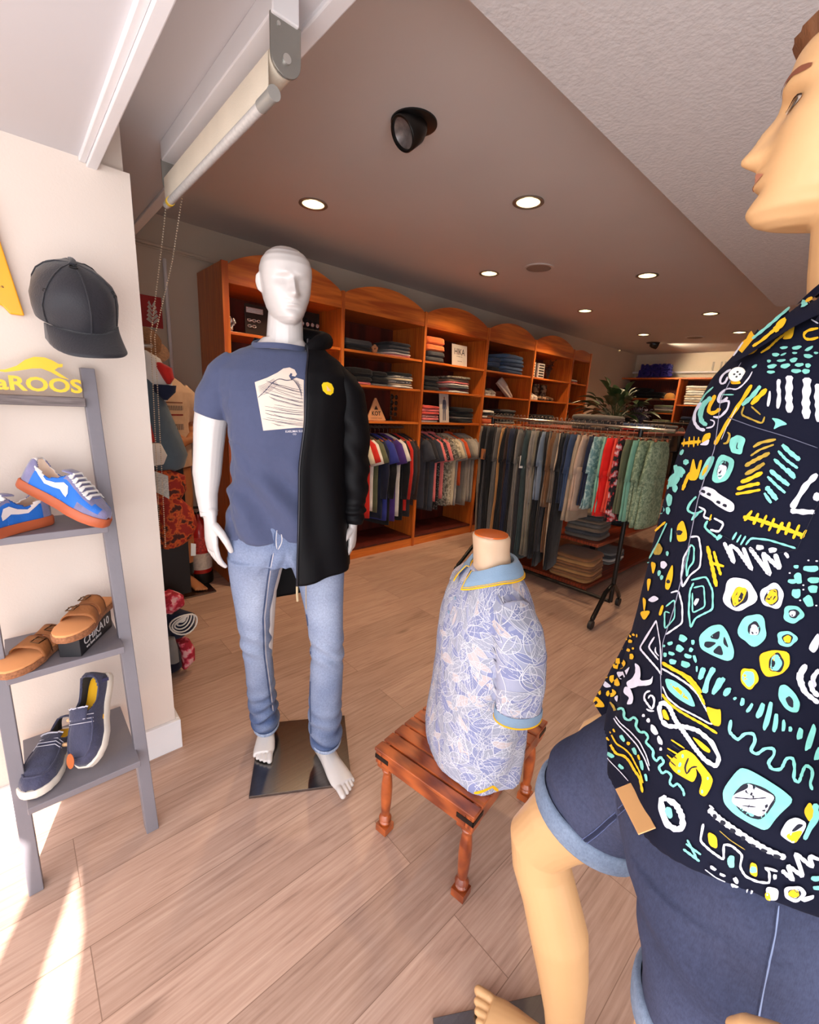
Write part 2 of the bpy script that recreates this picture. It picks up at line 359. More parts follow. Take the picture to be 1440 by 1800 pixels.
lo = bpy.data.objects.new('spotlight_lamp', l); COL.objects.link(lo); lo.location = (7.78, 2.82, 2.52); lo.rotation_euler = Vector((.75, -.5, -.35)).to_track_quat('-Z', 'Y').to_euler()
for x, y, lb in ((3.42, 2.30, 'round flush ceiling speaker between the two rows of downlights, nearer one'), (7.44, 2.27, 'round flush ceiling speaker far back beside the last downlights')):
    t = thing('ceiling_speaker', lb, 'speaker', (x, y, 2.6))
    MB().lathe([(.10, 0), (.122, 0), (.122, -.006), (.10, -.006)], (x, y, 2.6), 36, caps=False).obj('rim', m_ceil, t, smooth=True)
    MB().lathe([(.001, -.004), (.10, -.004)], (x, y, 2.6), 36, caps=False).obj('grille', mat('speaker_grille', (150, 135, 125), .7, var=.3, vscale=300), t)
# ------------------------------------------------------------------ roller blind on its rail
m_metal = mat('bracket_steel', (150, 148, 142), .4, .7)
m_blind = mat('blind_cloth', (222, 208, 188), .8, bump=.1, bscale=300)
rail = MB().box((0.492, 1.02, 2.195), (0.552, 1.86, 2.25)).obj('blind_rail', m_white, bevel=.003)
tag(rail, 'white wooden rail under the header that carries the roller blind', 'rail')
t = thing('roller_blind', 'rolled-up cream roller blind with a white bottom bar under the header', 'blind', (0.52, 1.45, 2.12))
MB().tube([(0.525, 1.04, 2.135), (0.525, 1.85, 2.135)], .030, 24).box((0.492, 1.045, 2.07), (0.4935, 1.845, 2.14)).obj('blind_fabric', m_blind, t, smooth=True)
MB().tube([(0.497, 1.03, 2.062), (0.497, 1.85, 2.062)], .0115, 16).obj('bottom_bar', mat('bar_white', (205, 200, 196), .35, .2, var=.1, vscale=120), t, smooth=True)
MB().tube([(0.497, 1.026, 2.062), (0.497, 1.032, 2.062)], .0145, 16).tube([(0.497, 1.03, 2.062), (0.497, 1.09, 2.062)], .0135, 16).obj('end_cap', mat('cap_grey', (160, 156, 150), .4, .3), t, smooth=True)
MB().tube([(0.497, 1.80, 2.062), (0.497, 1.815, 2.062)], .0135, 16).obj('yellow_ring', mat('yellow_plastic', (225, 185, 60), .5), t, smooth=True)
for yy in (1.03, 1.86):
    poly = [(-.034, .06), (.034, .06), (.034, -.005)] + [(.034 * math.cos(a), -.005 - .034 * math.sin(a)) for a in [PI * k / 12 for k in range(1, 12)]] + [(-.034, -.005)]
    M = basis((0.525, yy, 2.14), (1, 0, 0), (0, 0, 1))
    br_ = MB().prism(poly, -.003, .003, M).obj('bracket', m_metal, t, bevel=.001)
    s = -1 if yy < 1.4 else 1
    MB().tube([(0.525, yy, 2.132), (0.525, yy + s * .008, 2.132)], .009, 16).tube([(0.508, yy, 2.185), (0.508, yy + s * .006, 2.185)], .004, 10).obj('pin', mat('pin_steel', (205, 203, 198), .3, .8), br_, smooth=True)
m_bead = mat('chain_beads', (226, 208, 184), .4, .3)
def beads(path, name, parent, r=.0031, step=.0085):
    P = [Vector(p) for p in path]; mb = MB(); acc = 0; 
    for a, c in zip(P, P[1:]):
        Ln = (c - a).length; s = acc
        while s < Ln:
            q = a.lerp(c, s / Ln)
            mb.add([q + Vector(d) * r for d in ((1, 0, 0), (0, 1, 0), (-1, 0, 0), (0, -1, 0), (0, 0, 1), (0, 0, -1))], [(0, 1, 4), (1, 2, 4), (2, 3, 4), (3, 0, 4), (1, 0, 5), (2, 1, 5), (3, 2, 5), (0, 3, 5)]); s += step
        acc = s - Ln
    o = mb.obj(name, m_bead, parent, smooth=True, fix=False); return o
def onray(px, py, y): d = ray(px, py); return CAMPOS + d * (y / d.y)
ch = beads([onray(298, 300, 1.86), onray(286, 420, 1.93), onray(265, 592, 1.99), onray(270, 700, 2.0), onray(282, 962, 2.02)], 'bead_chain', t)
ch2 = beads([onray(322, 335, 1.84), onray(303, 460, 1.92), onray(272, 592, 1.99), onray(278, 700, 2.0), onray(291, 962, 2.02)], 'bead_chain', t)
# ================================================================== wardrobe wall
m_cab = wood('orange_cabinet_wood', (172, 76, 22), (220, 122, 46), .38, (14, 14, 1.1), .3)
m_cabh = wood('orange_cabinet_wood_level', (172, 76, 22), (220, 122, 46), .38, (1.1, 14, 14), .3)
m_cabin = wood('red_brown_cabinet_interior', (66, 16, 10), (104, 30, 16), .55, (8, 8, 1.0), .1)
POSTS = [1.16, 2.11, 3.03, 3.97, 4.89, 5.83, 6.33]
YF, YB = 3.205, 3.68
SHZ = [1.28, 1.59, 1.862, 2.172]
BAYN = ['leftmost wardrobe bay of orange wood behind the white mannequin', 'wardrobe bay of orange wood with the triangular sign',
        'wardrobe bay of orange wood with the HIKA sign', 'wardrobe bay of orange wood with folded jeans on its top shelf', 'wardrobe bay of orange wood with the black and white striped display',
        'narrow open wardrobe bay at the far right end of the row']
def cabinet(k):
    a, b = POSTS[k], POSTS[k + 1]
    t = thing('wardrobe_unit', BAYN[k], 'wardrobe', ((a + b) / 2, YF, 0), 'wall of orange wood wardrobe bays')
    w = .046 if k == 0 else .03
    x0 = a + (0 if k == 0 else .015); x1 = b - (.015 if k < 5 else 0)
    MB().box((x0 - (0 if k == 0 else .0145), YF + .012, 0), (x0 + .012, YB, 2.285)).obj('side_panel', m_cab, t)
    MB().box((a - (.0 if k == 0 else .0145), YF - .012, 0), (a + (w if k == 0 else .0145), YF + .012, 2.29)).obj('stile', m_cab, t, bevel=.003)
    if k == 5:
        MB().box((b - .012, YF + .012, 0), (b, YB, 2.285)).obj('side_panel', m_cab, t)
        MB().box((b - .03, YF - .012, 0), (b + .0, YF + .012, 2.29)).obj('stile', m_cab, t, bevel=.003)
    xa = a + (w if k == 0 else .0145); xb = b - (.0145 if k < 5 else .03)
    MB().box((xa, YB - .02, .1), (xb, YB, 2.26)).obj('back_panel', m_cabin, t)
    for z in SHZ:
        if z == 2.172: MB().box((xa, YF - .004, z - .012), (xb, YB - .02, z + .014)).obj('top_rail', m_cabh, t, bevel=.002)
        else: MB().box((xa, YF, z - .02), (xb, YB - .02, z)).obj('shelf', m_cabh, t, bevel=.002)
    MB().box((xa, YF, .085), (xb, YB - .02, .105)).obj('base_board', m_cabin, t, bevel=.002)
    MB().box((xa, YF + .004, 0), (xb, YF + .024, .085)).obj('plinth', m_cabh, t)
    # wavy crest
    poly = [(xa, 2.186)]
    n = 28
    top = []
    for i in range(n + 1):
        s = i / n; h = .118 * math.sin(PI * s) ** .75 if k < 5 else .03 * math.sin(PI * s)
        if k == 0: h *= 1.15
        top.append((lerp(xa, xb, s), 2.276 + h))
    poly = [(xb, 2.186), (xa, 2.186)] + top
    poly = [(xa, 2.186), (xb, 2.186)] + top[::-1]
    MB().prism([(x, z) for x, z in poly], 0, .018, basis((0, YF + .016, 0), (1, 0, 0), (0, 0, 1))).obj('wavy_crest', m_cabh, t, bevel=.002)
    if k < 5:
        MB().tube([(xa, 3.43, 1.215), (xb, 3.43, 1.215)], .0125, 16).obj('hanging_rail', mat('rail_steel', (120, 112, 106), .35, .8), t, smooth=True)
    return t
CABS = [cabinet(k) for k in range(6)]
def slab_rings(cx, cy, z0, w, d, t, seed, rot=0, n=36, sag=.004):
    rings = []
    prof = [(0.0, .90), (.12, .965), (.32, .995), (.5, 1.0), (.7, .995), (.9, .96), (1.0, .88)]
    c, s = math.cos(rot), math.sin(rot)
    for h, sc in prof:
        r = []
        for k in range(n):
            a = 2 * PI * k / n; e = .32
            x = math.copysign(abs(math.cos(a)) ** e, math.cos(a)) * w / 2 * sc; y = math.copysign(abs(math.sin(a)) ** e, math.sin(a)) * d / 2 * sc
            q = noise.noise(Vector((x * 9 + seed, y * 9, seed * 1.7 + h))) 
            q2 = noise.noise(Vector((x * 25 + seed, y * 25, seed)))
            x += q * .006; y += q * .006
            z = z0 + h * t + (q * .006 + q2 * .004) * (h ** .5) * min(1, t / .02)
            r.append(Vector((cx + x * c - y * s, cy + x * s + y * c, z)))
        rings.append(r)
    # top surface: inner rings so that it is slightly domed
    last = rings[-1]; cen = sum(last, Vector()) / n
    for f, dz in ((.7, .0015), (.35, .003), (.05, .0035)):
        rings.append([cen.lerp(p, f) + Vector((0, 0, dz + noise.noise(Vector((p.x * 20 * f, p.y * 20 * f, seed))) * .004)) for p in last])
    return rings
SEED = [0]
def folded(name, label, cat, cx, cy, z, w, d, t, m, rot=0, group=None, band=None):
    SEED[0] += 3.37
    mb = MB().loft(slab_rings(cx, cy, z, w, d, t, SEED[0], rot))
    # front fold line: a second thin lip
    mb.loft(slab_rings(cx + .003, cy - .004, z + t * .12, w * .985, d, t * .32, SEED[0] + 1, rot))
    o = mb.obj(name, m, None, smooth=True, fix=False)
    return tag(o, label, cat, group)
ORD = ['topmost', 'second', 'third', 'fourth', 'fifth', 'sixth', 'seventh', 'eighth']
def stack(cx, cy, z, specs, where, w=.24, d=.30, kind='shirt', group=None, rot=0, jit=.008):
    """specs bottom-up: (colour name, material, thickness)"""
    n = len(specs)
    if cy > 3: specs = [sp[:2] + (sp[2] * 1.3,) for sp in specs]
    for i, sp in enumerate(specs):
        cn, m, t = sp[:3]
        pos = ('topmost' if i == n - 1 else 'lowest' if i == 0 else ORD[n - 1 - i] + ' down') if n > 1 else 'single'
        lb = f'folded {cn} {kind}, {pos} in the pile {where}' if n > 1 else f'single folded {cn} {kind} {where}'
        folded('folded_' + kind.replace(' ', '_'), lb, kind, cx + random.uniform(-jit, jit), cy + random.uniform(-jit, jit), z, w * random.uniform(.95, 1.02), d, t, m, rot + random.uniform(-.09, .09), group or ('folded clothes ' + where))
        z += t * 1.06 + .0015
    return z
F = fabric
blk = F('black', (22, 22, 26)); navy = F('navy', (30, 36, 58)); dgrey = F('dark_grey', (66, 66, 70)); grey = F('grey', (120, 118, 116)); white = F('white', (222, 216, 208)); orange = F('orange', (232, 118, 66))
red = F('red', (200, 44, 36)); pink = F('pink', (224, 120, 120)); beige = F('beige', (196, 172, 146)); taupe = F('taupe', (118, 100, 84)); brown = F('brown', (112, 78, 52)); denim = F('denim_dark', (52, 68, 98)); denimm = F('denim_mid', (84, 106, 138))
olive = F('olive', (96, 98, 72)); tan = F('tan', (176, 128, 78)); sage = F('sage', (138, 152, 120)); mint = F('mint', (126, 172, 150)); cream = F('cream', (214, 200, 172)); purple = F('purple', (74, 48, 120)); royal = F('royal_blue', (52, 60, 140)); charcoal = F('charcoal', (48, 46, 50)); greyblue = F('grey_blue', (112, 124, 140)); bordeaux = F('bordeaux', (92, 30, 32))
def striped(name, c1, c2, n=120, axis=2):
    if name in MATS: return MATS[name]
    m = bpy.data.materials.new(name); m.use_nodes = True; N, L = nt(m); b = N['Principled BSDF']; b.inputs['Roughness'].default_value = .85
    tc = N.new('ShaderNodeTexCoord'); wv = N.new('ShaderNodeTexWave'); wv.bands_direction = 'XYZ'[axis]; wv.inputs['Scale'].default_value = n; wv.inputs['Distortion'].default_value = .8; L.new(tc.outputs['Object'], wv.inputs[0])
    cr = N.new('ShaderNodeValToRGB'); cr.color_ramp.elements[0].position = .45; cr.color_ramp.elements[1].position = .55; cr.color_ramp.elements[0].color = (*s2l(c1), 1); cr.color_ramp.elements[1].color = (*s2l(c2), 1)
    L.new(wv.outputs['Fac'], cr.inputs[0]); L.new(cr.outputs[0], b.inputs['Base Color']); MATS[name] = m; return m
def blotch(name, c1, c2, c3=None, scale=25, kind='noise', pos=.5):
    if name in MATS: return MATS[name]
    m = bpy.data.materials.new(name); m.use_nodes = True; N, L = nt(m); b = N['Principled BSDF']; b.inputs['Roughness'].default_value = .85
    tc = N.new('ShaderNodeTexCoord')
    if kind == 'noise': t = N.new('ShaderNodeTexNoise'); t.inputs['Scale'].default_value = scale; t.inputs['Detail'].default_value = 3; out = t.outputs['Fac']
    else: t = N.new('ShaderNodeTexVoronoi'); t.inputs['Scale'].default_value = scale; out = t.outputs['Distance']
    L.new(tc.outputs['Object'], t.inputs['Vector'])
    cr = N.new('ShaderNodeValToRGB'); cr.color_ramp.elements[0].position = pos - .03; cr.color_ramp.elements[1].position = pos + .03; cr.color_ramp.elements[0].color = (*s2l(c1), 1); cr.color_ramp.elements[1].color = (*s2l(c2), 1)
    if c3: e = cr.color_ramp.elements.new(pos + .12); e.color = (*s2l(c3), 1)
    L.new(out, cr.inputs[0]); L.new(cr.outputs[0], b.inputs['Base Color']); MATS[name] = m; return m
st_bw = striped('navy_white_stripe', (38, 40, 60), (214, 208, 200), 60, 1)
st_gw = striped('grey_white_stripe', (110, 110, 112), (214, 208, 200), 70, 1)
blk_speck = blotch('black_speckled_cloth', (24, 24, 28), (24, 24, 28), (190, 186, 180), 90, 'noise', .55)
leafcl = blotch('grey_leaf_print_cloth', (88, 86, 78), (182, 176, 160), (120, 118, 104), 42)
palm = blotch('beige_palm_print_cloth', (150, 140, 118), (206, 196, 172), None, 38)
redfl = blotch('red_flower_print_cloth', (30, 26, 28), (196, 40, 44), (220, 190, 190), 22)
sagefl = blotch('sage_leaf_print_cloth', (104, 122, 96), (152, 166, 136), (120, 138, 108), 45)
tealfl = blotch('pale_teal_print_cloth', (112, 146, 148), (168, 190, 186), None, 40)
def on(px, py, y): return onray(px, py, y)
# ---- bay 1 (behind the white mannequin)
m_dark = mat('dark_display_panel', (38, 22, 18), .5)
m_silver = mat('silver_jewellery', (200, 200, 205), .25, .9, bump=.5, bscale=200)
t = thing('bracelet_display', 'dark display board with silver bracelets in the leftmost bay, left of the mannequin head', 'display', (1.47, 3.40, 1.863))
MB().box((1.40, 3.42, 1.863), (1.60, 3.435, 2.10)).obj('board', m_dark, t, bevel=.003)
MB().box((1.405, 3.405, 2.035), (1.535, 3.418, 2.075)).obj('label_strip', m_silver, t, bevel=.004)
for i, (x, z) in enumerate(((1.43, 1.985), (1.465, 1.985), (1.50, 1.985), (1.43, 1.945), (1.465, 1.945))):
    MB().tube([(x + .014 * math.cos(a), 3.412, z + .008 * math.sin(a)) for a in [2 * PI * k / 14 for k in range(15)]], .0035, 6).obj('bracelet', m_silver, t, smooth=True)
mb = MB()
for i in range(26):
    p = Vector((1.255 + random.uniform(-.03, .03), 3.33 + random.uniform(-.02, .02), 1.875 + random.uniform(0, .07)))
    mb.tube([p, p + Vector((random.uniform(-.02, .02), 0, .02))], .008, 6, round_ends=True)
tag(mb.obj('crystal_figurine', m_silver, None, smooth=True), 'small glittering silver figurine at the left end of the leftmost bay', 'figurine')
t = thing('watch_display', 'dark stand hung with dark strap watches in the leftmost bay, right of the mannequin head', 'display', (1.95, 3.40, 1.863))
MB().box((1.80, 3.45, 1.863), (2.04, 3.465, 2.13)).obj('board', mat('black_panel', (20, 16, 16), .4), t)
for i in range(5):
    x = 1.825 + i * .045
    w_ = MB().tube([(x, 3.44, 2.10 - .01 * i), (x, 3.435, 1.89)], .010, 8, flat=.4).obj('strap', blk, t, smooth=True)
    MB().tube([(x, 3.43, 2.03), (x, 3.418, 2.03)], .015, 18).obj('dial', m_silver, w_, smooth=True)
# ---- bay 2
stack(2.30, 3.37, 1.863, [('black', blk, .03), ('dark grey', dgrey, .035)], 'high in the triangular-sign bay, left', .30, .3, 'jumper')
t = thing('flower_ornament', 'small carved wooden flower ornament between two piles on the top shelf', 'ornament', (2.50, 3.28, 1.863))
mb = MB()
for k in range(5):
    a = PI / 2 + 2 * PI * k / 5
    mb.lathe([(.001, -.008), (.016, -.005), (.018, 0), (.016, .005), (.001, .008)], n=12, M=basis((2.50 + .02 * math.cos(a), 3.28, 1.905 + .02 * math.sin(a)), (1, 0, 0), (0, 0, 1)))
mb.tube([(2.50, 3.28, 1.905), (2.50, 3.28, 1.864)], .006, 8)
mb.obj('petals', mat('carved_wood', (176, 120, 84), .6), t, smooth=True)
MB().lathe([(.001, -.013), (.010, -.011), (.012, 0), (.001, .012)], n=14, M=basis((2.50, 3.28, 1.905), (1, 0, 0), (0, 0, 1))).obj('flower_centre', mat('carved_wood_dark', (110, 60, 36), .6), t, smooth=True)
stack(2.76, 3.37, 1.863, [('pale pink', pink, .012), ('white', white, .014), ('grey', grey, .018), ('black and grey', dgrey, .02), ('charcoal', charcoal, .022)], "high in the triangular-sign bay, right", .28, .3)
stack(2.32, 3.37, 1.591, [('pink', pink, .018), ('black', blk, .03), ('black', blk, .05)], 'just right of the black jacket shoulder', .28, .3)
stack(2.55, 3.37, 1.591, [('pale grey', grey, .014), ('black', blk, .04), ('black', blk, .035)], "beside the striped pile in the triangular-sign bay", .2, .3)
stack(2.80, 3.36, 1.591, [('white', white, .014), ('pale pink', beige, .014), ('striped', st_bw, .016), ('cream', cream, .014), ('striped', st_gw, .016), ('black', blk, .02)], "right of the triangular-sign bay's middle", .27, .3)
stack(2.24, 3.36, 1.281, [('red', red, .02), ('white', white, .02), ('black', blk, .02), ('white', white, .02), ('striped', st_bw, .02)], 'left of the triangular sign', .24, .3)
# triangular sign
m_ply = mat('pale_plywood', (206, 150, 106), .6, var=.12, vscale=6); m_ink = mat('sign_black_ink', (28, 18, 16), .6)
t = thing('triangle_sign', 'pale wooden triangle sign reading KOT on the shelf above the hanging shirts', 'sign', (2.56, 3.27, 1.281))
Mt = basis((2.44, 3.285, 1.2815), (1, 0.02, 0), (0, .12, 1))
W_, H_ = .235, .205
MB().prism([(0, 0), (W_, 0), (W_ * .54, H_), (W_ * .46, H_)], -.012, 0, Mt).obj('board', m_ply, t, bevel=.002)
mb = MB(); solid_text(mb, 'KOT', Mt @ Matrix.Translation((.066, .046, 0)), .104, .040, .0015, bold=.02)
mb.prism([(W_ * .5 - .022, .100), (W_ * .5 + .022, .100), (W_ * .5, .138)], 0, .0015, Mt)
mb.obj('lettering', m_ink, t)
mb = MB(); solid_text(mb, 'COMPANY WEAR', Mt @ Matrix.Translation((.052, .018, 0)), .13, .010, .001); mb.obj('small_lettering', mat('sign_faint_ink', (150, 100, 70), .6), t)
# dark sunglasses stand
t = thing('sunglasses_stand', 'tall dark stand holding sunglasses in the triangular-sign bay', 'display', (2.82, 3.4, 1.281))
MB().lathe([(.05, 0), (.05, .008), (.01, .012), (.008, .25), (.001, .255)], (2.82, 3.4, 1.2815), 20).obj('pole', m_blk, t, smooth=True)
for k in range(4):
    z = 1.34 + k * .055
    g_ = MB()
    for s in (-1, 1): g_.lathe([(.001, -.002), (.018, -.001), (.022, 0), (.018, .002), (.001, .003)], n=16, M=basis((2.82 + s * .026, 3.36, z), (1, 0, 0), (0, 0, 1)))
    g_.tube([(2.80, 3.36, z + .006), (2.84, 3.36, z + .006)], .002, 6)
    g_.obj('sunglasses', mat('sunglass_lens', (20, 16, 18), .12, coat=1), t, smooth=True)
# ---- bay 3
stack(3.22, 3.36, 1.863, [('dark grey', dgrey, .036), ('dark grey', dgrey, .036), ('orange', orange, .044), ('orange', orange, .05)], 'left of the HIKA sign', .25, .3, 'jumper')
t = thing('brand_card', 'upright white card reading HIKA on the top shelf', 'sign', (3.62, 3.28, 1.863))
Mh = basis((3.505, 3.27, 1.8635), (1, .04, 0), (0, .1, 1))
MB().prism([(0, 0), (.245, 0), (.245, .215), (0, .215)], -.004, 0, Mh).obj('card', mat('card_white', (225, 216, 204), .6), t)
mb = MB(); solid_text(mb, 'HIKA', Mh @ Matrix.Translation((.04, .115, 0)), .165, .062, .001); solid_text(mb, 'BY NAJLA RES', Mh @ Matrix.Translation((.075, .092, 0)), .09, .009, .001); solid_text(mb, 'www hika', Mh @ Matrix.Translation((.088, .048, 0)), .07, .007, .001); mb.obj('lettering', m_ink, t)
Mh2 = basis((3.19, 3.30, 1.5915), (.80, .1, -.6), (0, -1, .1))
tag(MB().prism([(0, 0), (.25, 0), (.25, .012), (0, .012)], -.003, .0, basis((3.08, 3.25, 1.72), (.82, 0, -.57), (.57, 0, .82))).box((3.06, 3.30, 1.5915), (3.16, 3.50, 1.68)).obj('black_shoe_box', blk, None, bevel=.004), 'black box with a pale leaning edge at the left end of the shelf under the HIKA sign', 'box') if False else None
stack(3.20, 3.38, 1.591, [('black', blk, .03), ('black', blk, .03), ('black', blk, .04)], "at the left under the HIKA sign", .24, .3)
stack(3.60, 3.36, 1.591, [('white', white, .016), ('dark red', bordeaux, .016), ('grey', grey, .016), ('white', white, .014), ('pale pink', pink, .014), ('taupe', taupe, .02), ('printed', leafcl, .02)], "at the right under the HIKA sign", .34, .3)
stack(3.20, 3.36, 1.281, [('white', white, .014), ('dusky pink', pink, .018), ('red striped', striped('red_white_stripe', (190, 60, 60), (220, 200, 190), 50, 1), .02), ('red', F('soft_red', (206, 82, 74)), .02), ('pink', pink, .02), ('red', F('soft_red', (206, 82, 74)), .022)], 'left of the photo card', .26, .3)
t = thing('photo_card', 'upright card showing a person in a blue suit, beside the red folded pile', 'card', (3.42, 3.25, 1.281))
Mp = basis((3.345, 3.235, 1.2815), (1, .1, 0), (0, .10, 1))
MB().prism([(0, 0), (.16, 0), (.15, .29), (-.005, .29)], -.003, 0, Mp).obj('card', mat('photo_paper', (206, 196, 186), .4, var=.1, vscale=20), t)
mb = MB()
mb.prism([(.055, .02), (.068, .02), (.074, .14), (.08, .14), (.085, .02), (.099, .02), (.103, .17), (.112, .13), (.119, .14), (.104, .225), (.085, .235), (.072, .235), (.055, .225), (.044, .14), (.051, .13), (.058, .17)], 0, .0008, Mp)
mb.obj('printed_person', mat('print_blue', (70, 76, 100), .5), t); MB().prism([(.078 + .011 * math.cos(a), .25 + .014 * math.sin(a)) for a in [2 * PI * k / 12 for k in range(12)]], 0, .0008, Mp).obj('printed_head', mat('print_skin', (150, 110, 90), .5), t)
stack(3.74, 3.37, 1.281, [('black', blk, .03), ('grey', grey, .014), ('black', blk, .035), ('black', blk, .035)], 'right of the photo card', .30, .3, 'trousers')
# ---- bay 4
stack(4.16, 3.36, 1.863, [('black', blk, .034), ('dark blue', denim, .034), ('dark blue', denim, .036)], 'high in the jeans bay, left', .22, .3, 'jeans')
stack(4.52, 3.36, 1.863, [('dark blue', denim, .028), ('mid blue', denimm, .028), ('dark blue', denim, .03), ('mid blue', denimm, .03), ('mid blue', denimm, .034)], 'high in the jeans bay, right', .42, .3, 'jeans')
def lowshoe(x, y, z, label, m, ms, rot=0, tilt=0, L_=.27, name='trainer', grp='shoes on the wardrobe shelves'):
    t = thing(name, label, 'shoe', (x, y, z), grp)
    M = Matrix.Translation((x, y, z)) @ Matrix.Rotation(rot, 4, 'Z') @ Matrix.Rotation(tilt, 4, 'Y')
    R_ = []
    for s, hw, h in ((-.5, .5, .08), (-.46, .8, .085), (-.3, .9, .082), (-.1, .88, .078), (.05, .95, .062), (.25, 1.08, .048), (.42, .9, .04), (.5, .45, .03)):
        r = []
        for k in range(14):
            a = 2 * PI * k / 14; r.append(M @ Vector((s * L_, math.cos(a) * .042 * hw, .014 + max(0, h * .5 + math.sin(a) * h * .5))))
        R_.append(r)
    MB().loft(R_).obj('upper', m, t, smooth=True)
    pts = [(-.5, 0), (-.47, .032), (-.2, .038), (.1, .042), (.3, .046), (.45, .034), (.51, 0)]
    poly = [(a * L_, b_) for a, b_ in pts] + [(a * L_, -b_) for a, b_ in pts[-2:0:-1]]
    MB().prism(poly, 0, .02, M).obj('sole', ms, t, bevel=.004)
    return t
greysh = F('shoe_grey', (150, 140, 130)); palesole = mat('pale_sole', (214, 204, 190), .6)
lowshoe(4.14, 3.35, 1.591, 'grey trainer lying flat at the left of the jeans bay, middle shelf', greysh, palesole, -1.9)
lowshoe(4.28, 3.35, 1.591, 'second grey trainer lying flat beside the first in the jeans bay', greysh, palesole, -2.2)
lowshoe(4.50, 3.33, 1.66, 'pale trainer propped up with its toe pointing down in the jeans bay', F('shoe_pale', (190, 176, 164)), palesole, -.5, .75)
MB0 = MB().box((4.44, 3.38, 1.591), (4.56, 3.45, 1.66)).obj('shoe_riser', mat('clear_riser', (120, 60, 40), .3), None, bevel=.003); tag(MB0, 'small riser block under the propped pale trainer', 'riser')
stack(4.13, 3.36, 1.281, [('orange', F('rust', (200, 96, 58)), .045), ('white', white, .02), ('black', blk, .018), ('white', white, .022)], "low in the jeans bay, left", .24, .3)
stack(4.55, 3.38, 1.281, [('grey', grey, .02), ('black', blk, .03), ('white', white, .016), ('black', blk, .03), ('dark grey', dgrey, .02)], "low in the jeans bay, right", .3, .3)
# ---- bay 5
m_wht = mat('display_white', (226, 220, 210), .5)
for i, x in enumerate((5.02, 5.23)):
    t = thing('sock_pack', f'white pack with black bars standing on the top shelf, {("left", "right")[i]} of the pair', 'pack', (x, 3.3, 1.863), 'white packs with black bars')
    MB().box((x - .075, 3.30, 1.8635), (x + .075, 3.325, 2.05)).obj('card', m_wht, t, bevel=.002)
    for k in range(5): MB().box((x - .055, 3.296, 1.885 + k * .033), (x + .055, 3.2995, 1.902 + k * .033)).obj('black_bar', m_ink, t)
def sprig(name, label, cat, x, y, z, h, n, m, seed, r=.12, leaf=.03, group=None):
    rnd = random.Random(seed); mb = MB(); ml = MB()
    for i in range(n):
        a = rnd.uniform(0, 2 * PI); R0 = rnd.uniform(.2, 1) * r; p0 = Vector((x, y, z)); p2 = Vector((x + R0 * math.cos(a), y + R0 * math.sin(a) * .6, z + h * rnd.uniform(.6, 1)))
        p1 = p0.lerp(p2, .5) + Vector((0, 0, h * .15)); pts = [p0, p1, p2]; mb.tube(pts, .002, 5)
        for q in (.5, .75, 1):
            c = p0.lerp(p2, q) + Vector((0, 0, h * .12 * (1 - q))); d = Vector((rnd.uniform(-1, 1), rnd.uniform(-1, 1), rnd.uniform(-.2, 1))).normalized(); s_ = d.orthogonal().normalized()
            ml.add([c, c + d * leaf * .5 + s_ * leaf * .28, c + d * leaf, c + d * leaf * .5 - s_ * leaf * .28 + d.cross(s_) * leaf * .05], [(0, 1, 2, 3)])
    t = thing(name, label, cat, (x, y, z), group)
    mb.obj('stems', m, t, smooth=True, fix=False); ml.obj('leaves', m, t, fix=False); return t
sprig('dried_twigs', 'dark dried twigs standing beside the white barred packs', 'ornament', 5.5, 3.36, 1.864, .26, 26, mat('dark_twigs', (60, 36, 30), .7), 4)
tw = blotch('boot_print', (80, 60, 44), (168, 140, 112), None, 30)
for i, x in enumerate((5.06, 5.16)): lowshoe(x, 3.34, 1.591, f'small white baby shoe on the middle shelf near the boots, {("left", "right")[i]} one', F('shoe_white', (224, 216, 204)), palesole, -1.4, 0, .13)
for i, (x, m) in enumerate(((5.32, tw), (5.50, tw))):
    t = thing('ankle_boot', f'brown patterned ankle boot on the middle shelf, {("left", "right")[i]} of the pair', 'boot', (x, 3.36, 1.591), 'shoes on the wardrobe shelves')
    MB().tube([(x, 3.40, 1.64), (x, 3.40, 1.70), (x, 3.40, 1.80)], [(.032, .045), (.034, .042), (.038, .046)], 16).tube([(x, 3.44, 1.63), (x, 3.38, 1.63), (x, 3.30, 1.622), (x, 3.25, 1.616)], [(.03, .028), (.034, .034), (.036, .024), (.024, .016)], 16, round_ends=True).obj('boot_upper', m, t, smooth=True)
    MB().prism([(-.035, -.06), (.035, -.06), (.04, .06), (.03, .15), (-.03, .15), (-.04, .06)], 0, .014, Matrix.Translation((x, 3.40, 1.5915)) @ Matrix.Rotation(PI, 4, 'Z')).obj('sole', blk, t, bevel=.003)
stack(5.35, 3.38, 1.281, [('grey', grey, .03), ('dark grey', dgrey, .03), ('black', blk, .03)], "low in the striped-display bay", .5, .3, 'jeans')
# ---- bay 6
sprig('coral_ornament', 'orange branching ornament on the top shelf of the narrow end bay', 'ornament', 6.02, 3.36, 1.864, .15, 30, F('coral', (226, 84, 50)), 9, .07, .02)
stack(6.14, 3.4, 1.863, [('orange', F('coral', (226, 84, 50)), .02), ('white', white, .02)], 'in the narrow end bay', .18, .2, 'scarf')
def cap_simple(x, y, z, m, label, rot=0, group=None):
    t = thing('cap', label, 'cap', (x, y, z), group)
    M = Matrix.Translation((x, y, z)) @ Matrix.Rotation(rot, 4, 'Z')
    MB().lathe([(.085, 0), (.088, .03), (.078, .07), (.05, .098), (.001, .108)], n=24, caps=False, M=M).obj('crown', m, t, smooth=True)
    v = [(.062 * 1.0 * math.sin(a), -.06 - (.075 * math.cos(a))) for a in [(-PI / 2 + PI * k / 14) for k in range(15)]]
    MB().prism(v, .002, .006, M @ Matrix.Scale(1, 4)).obj('brim', m, t, bevel=.001); return t
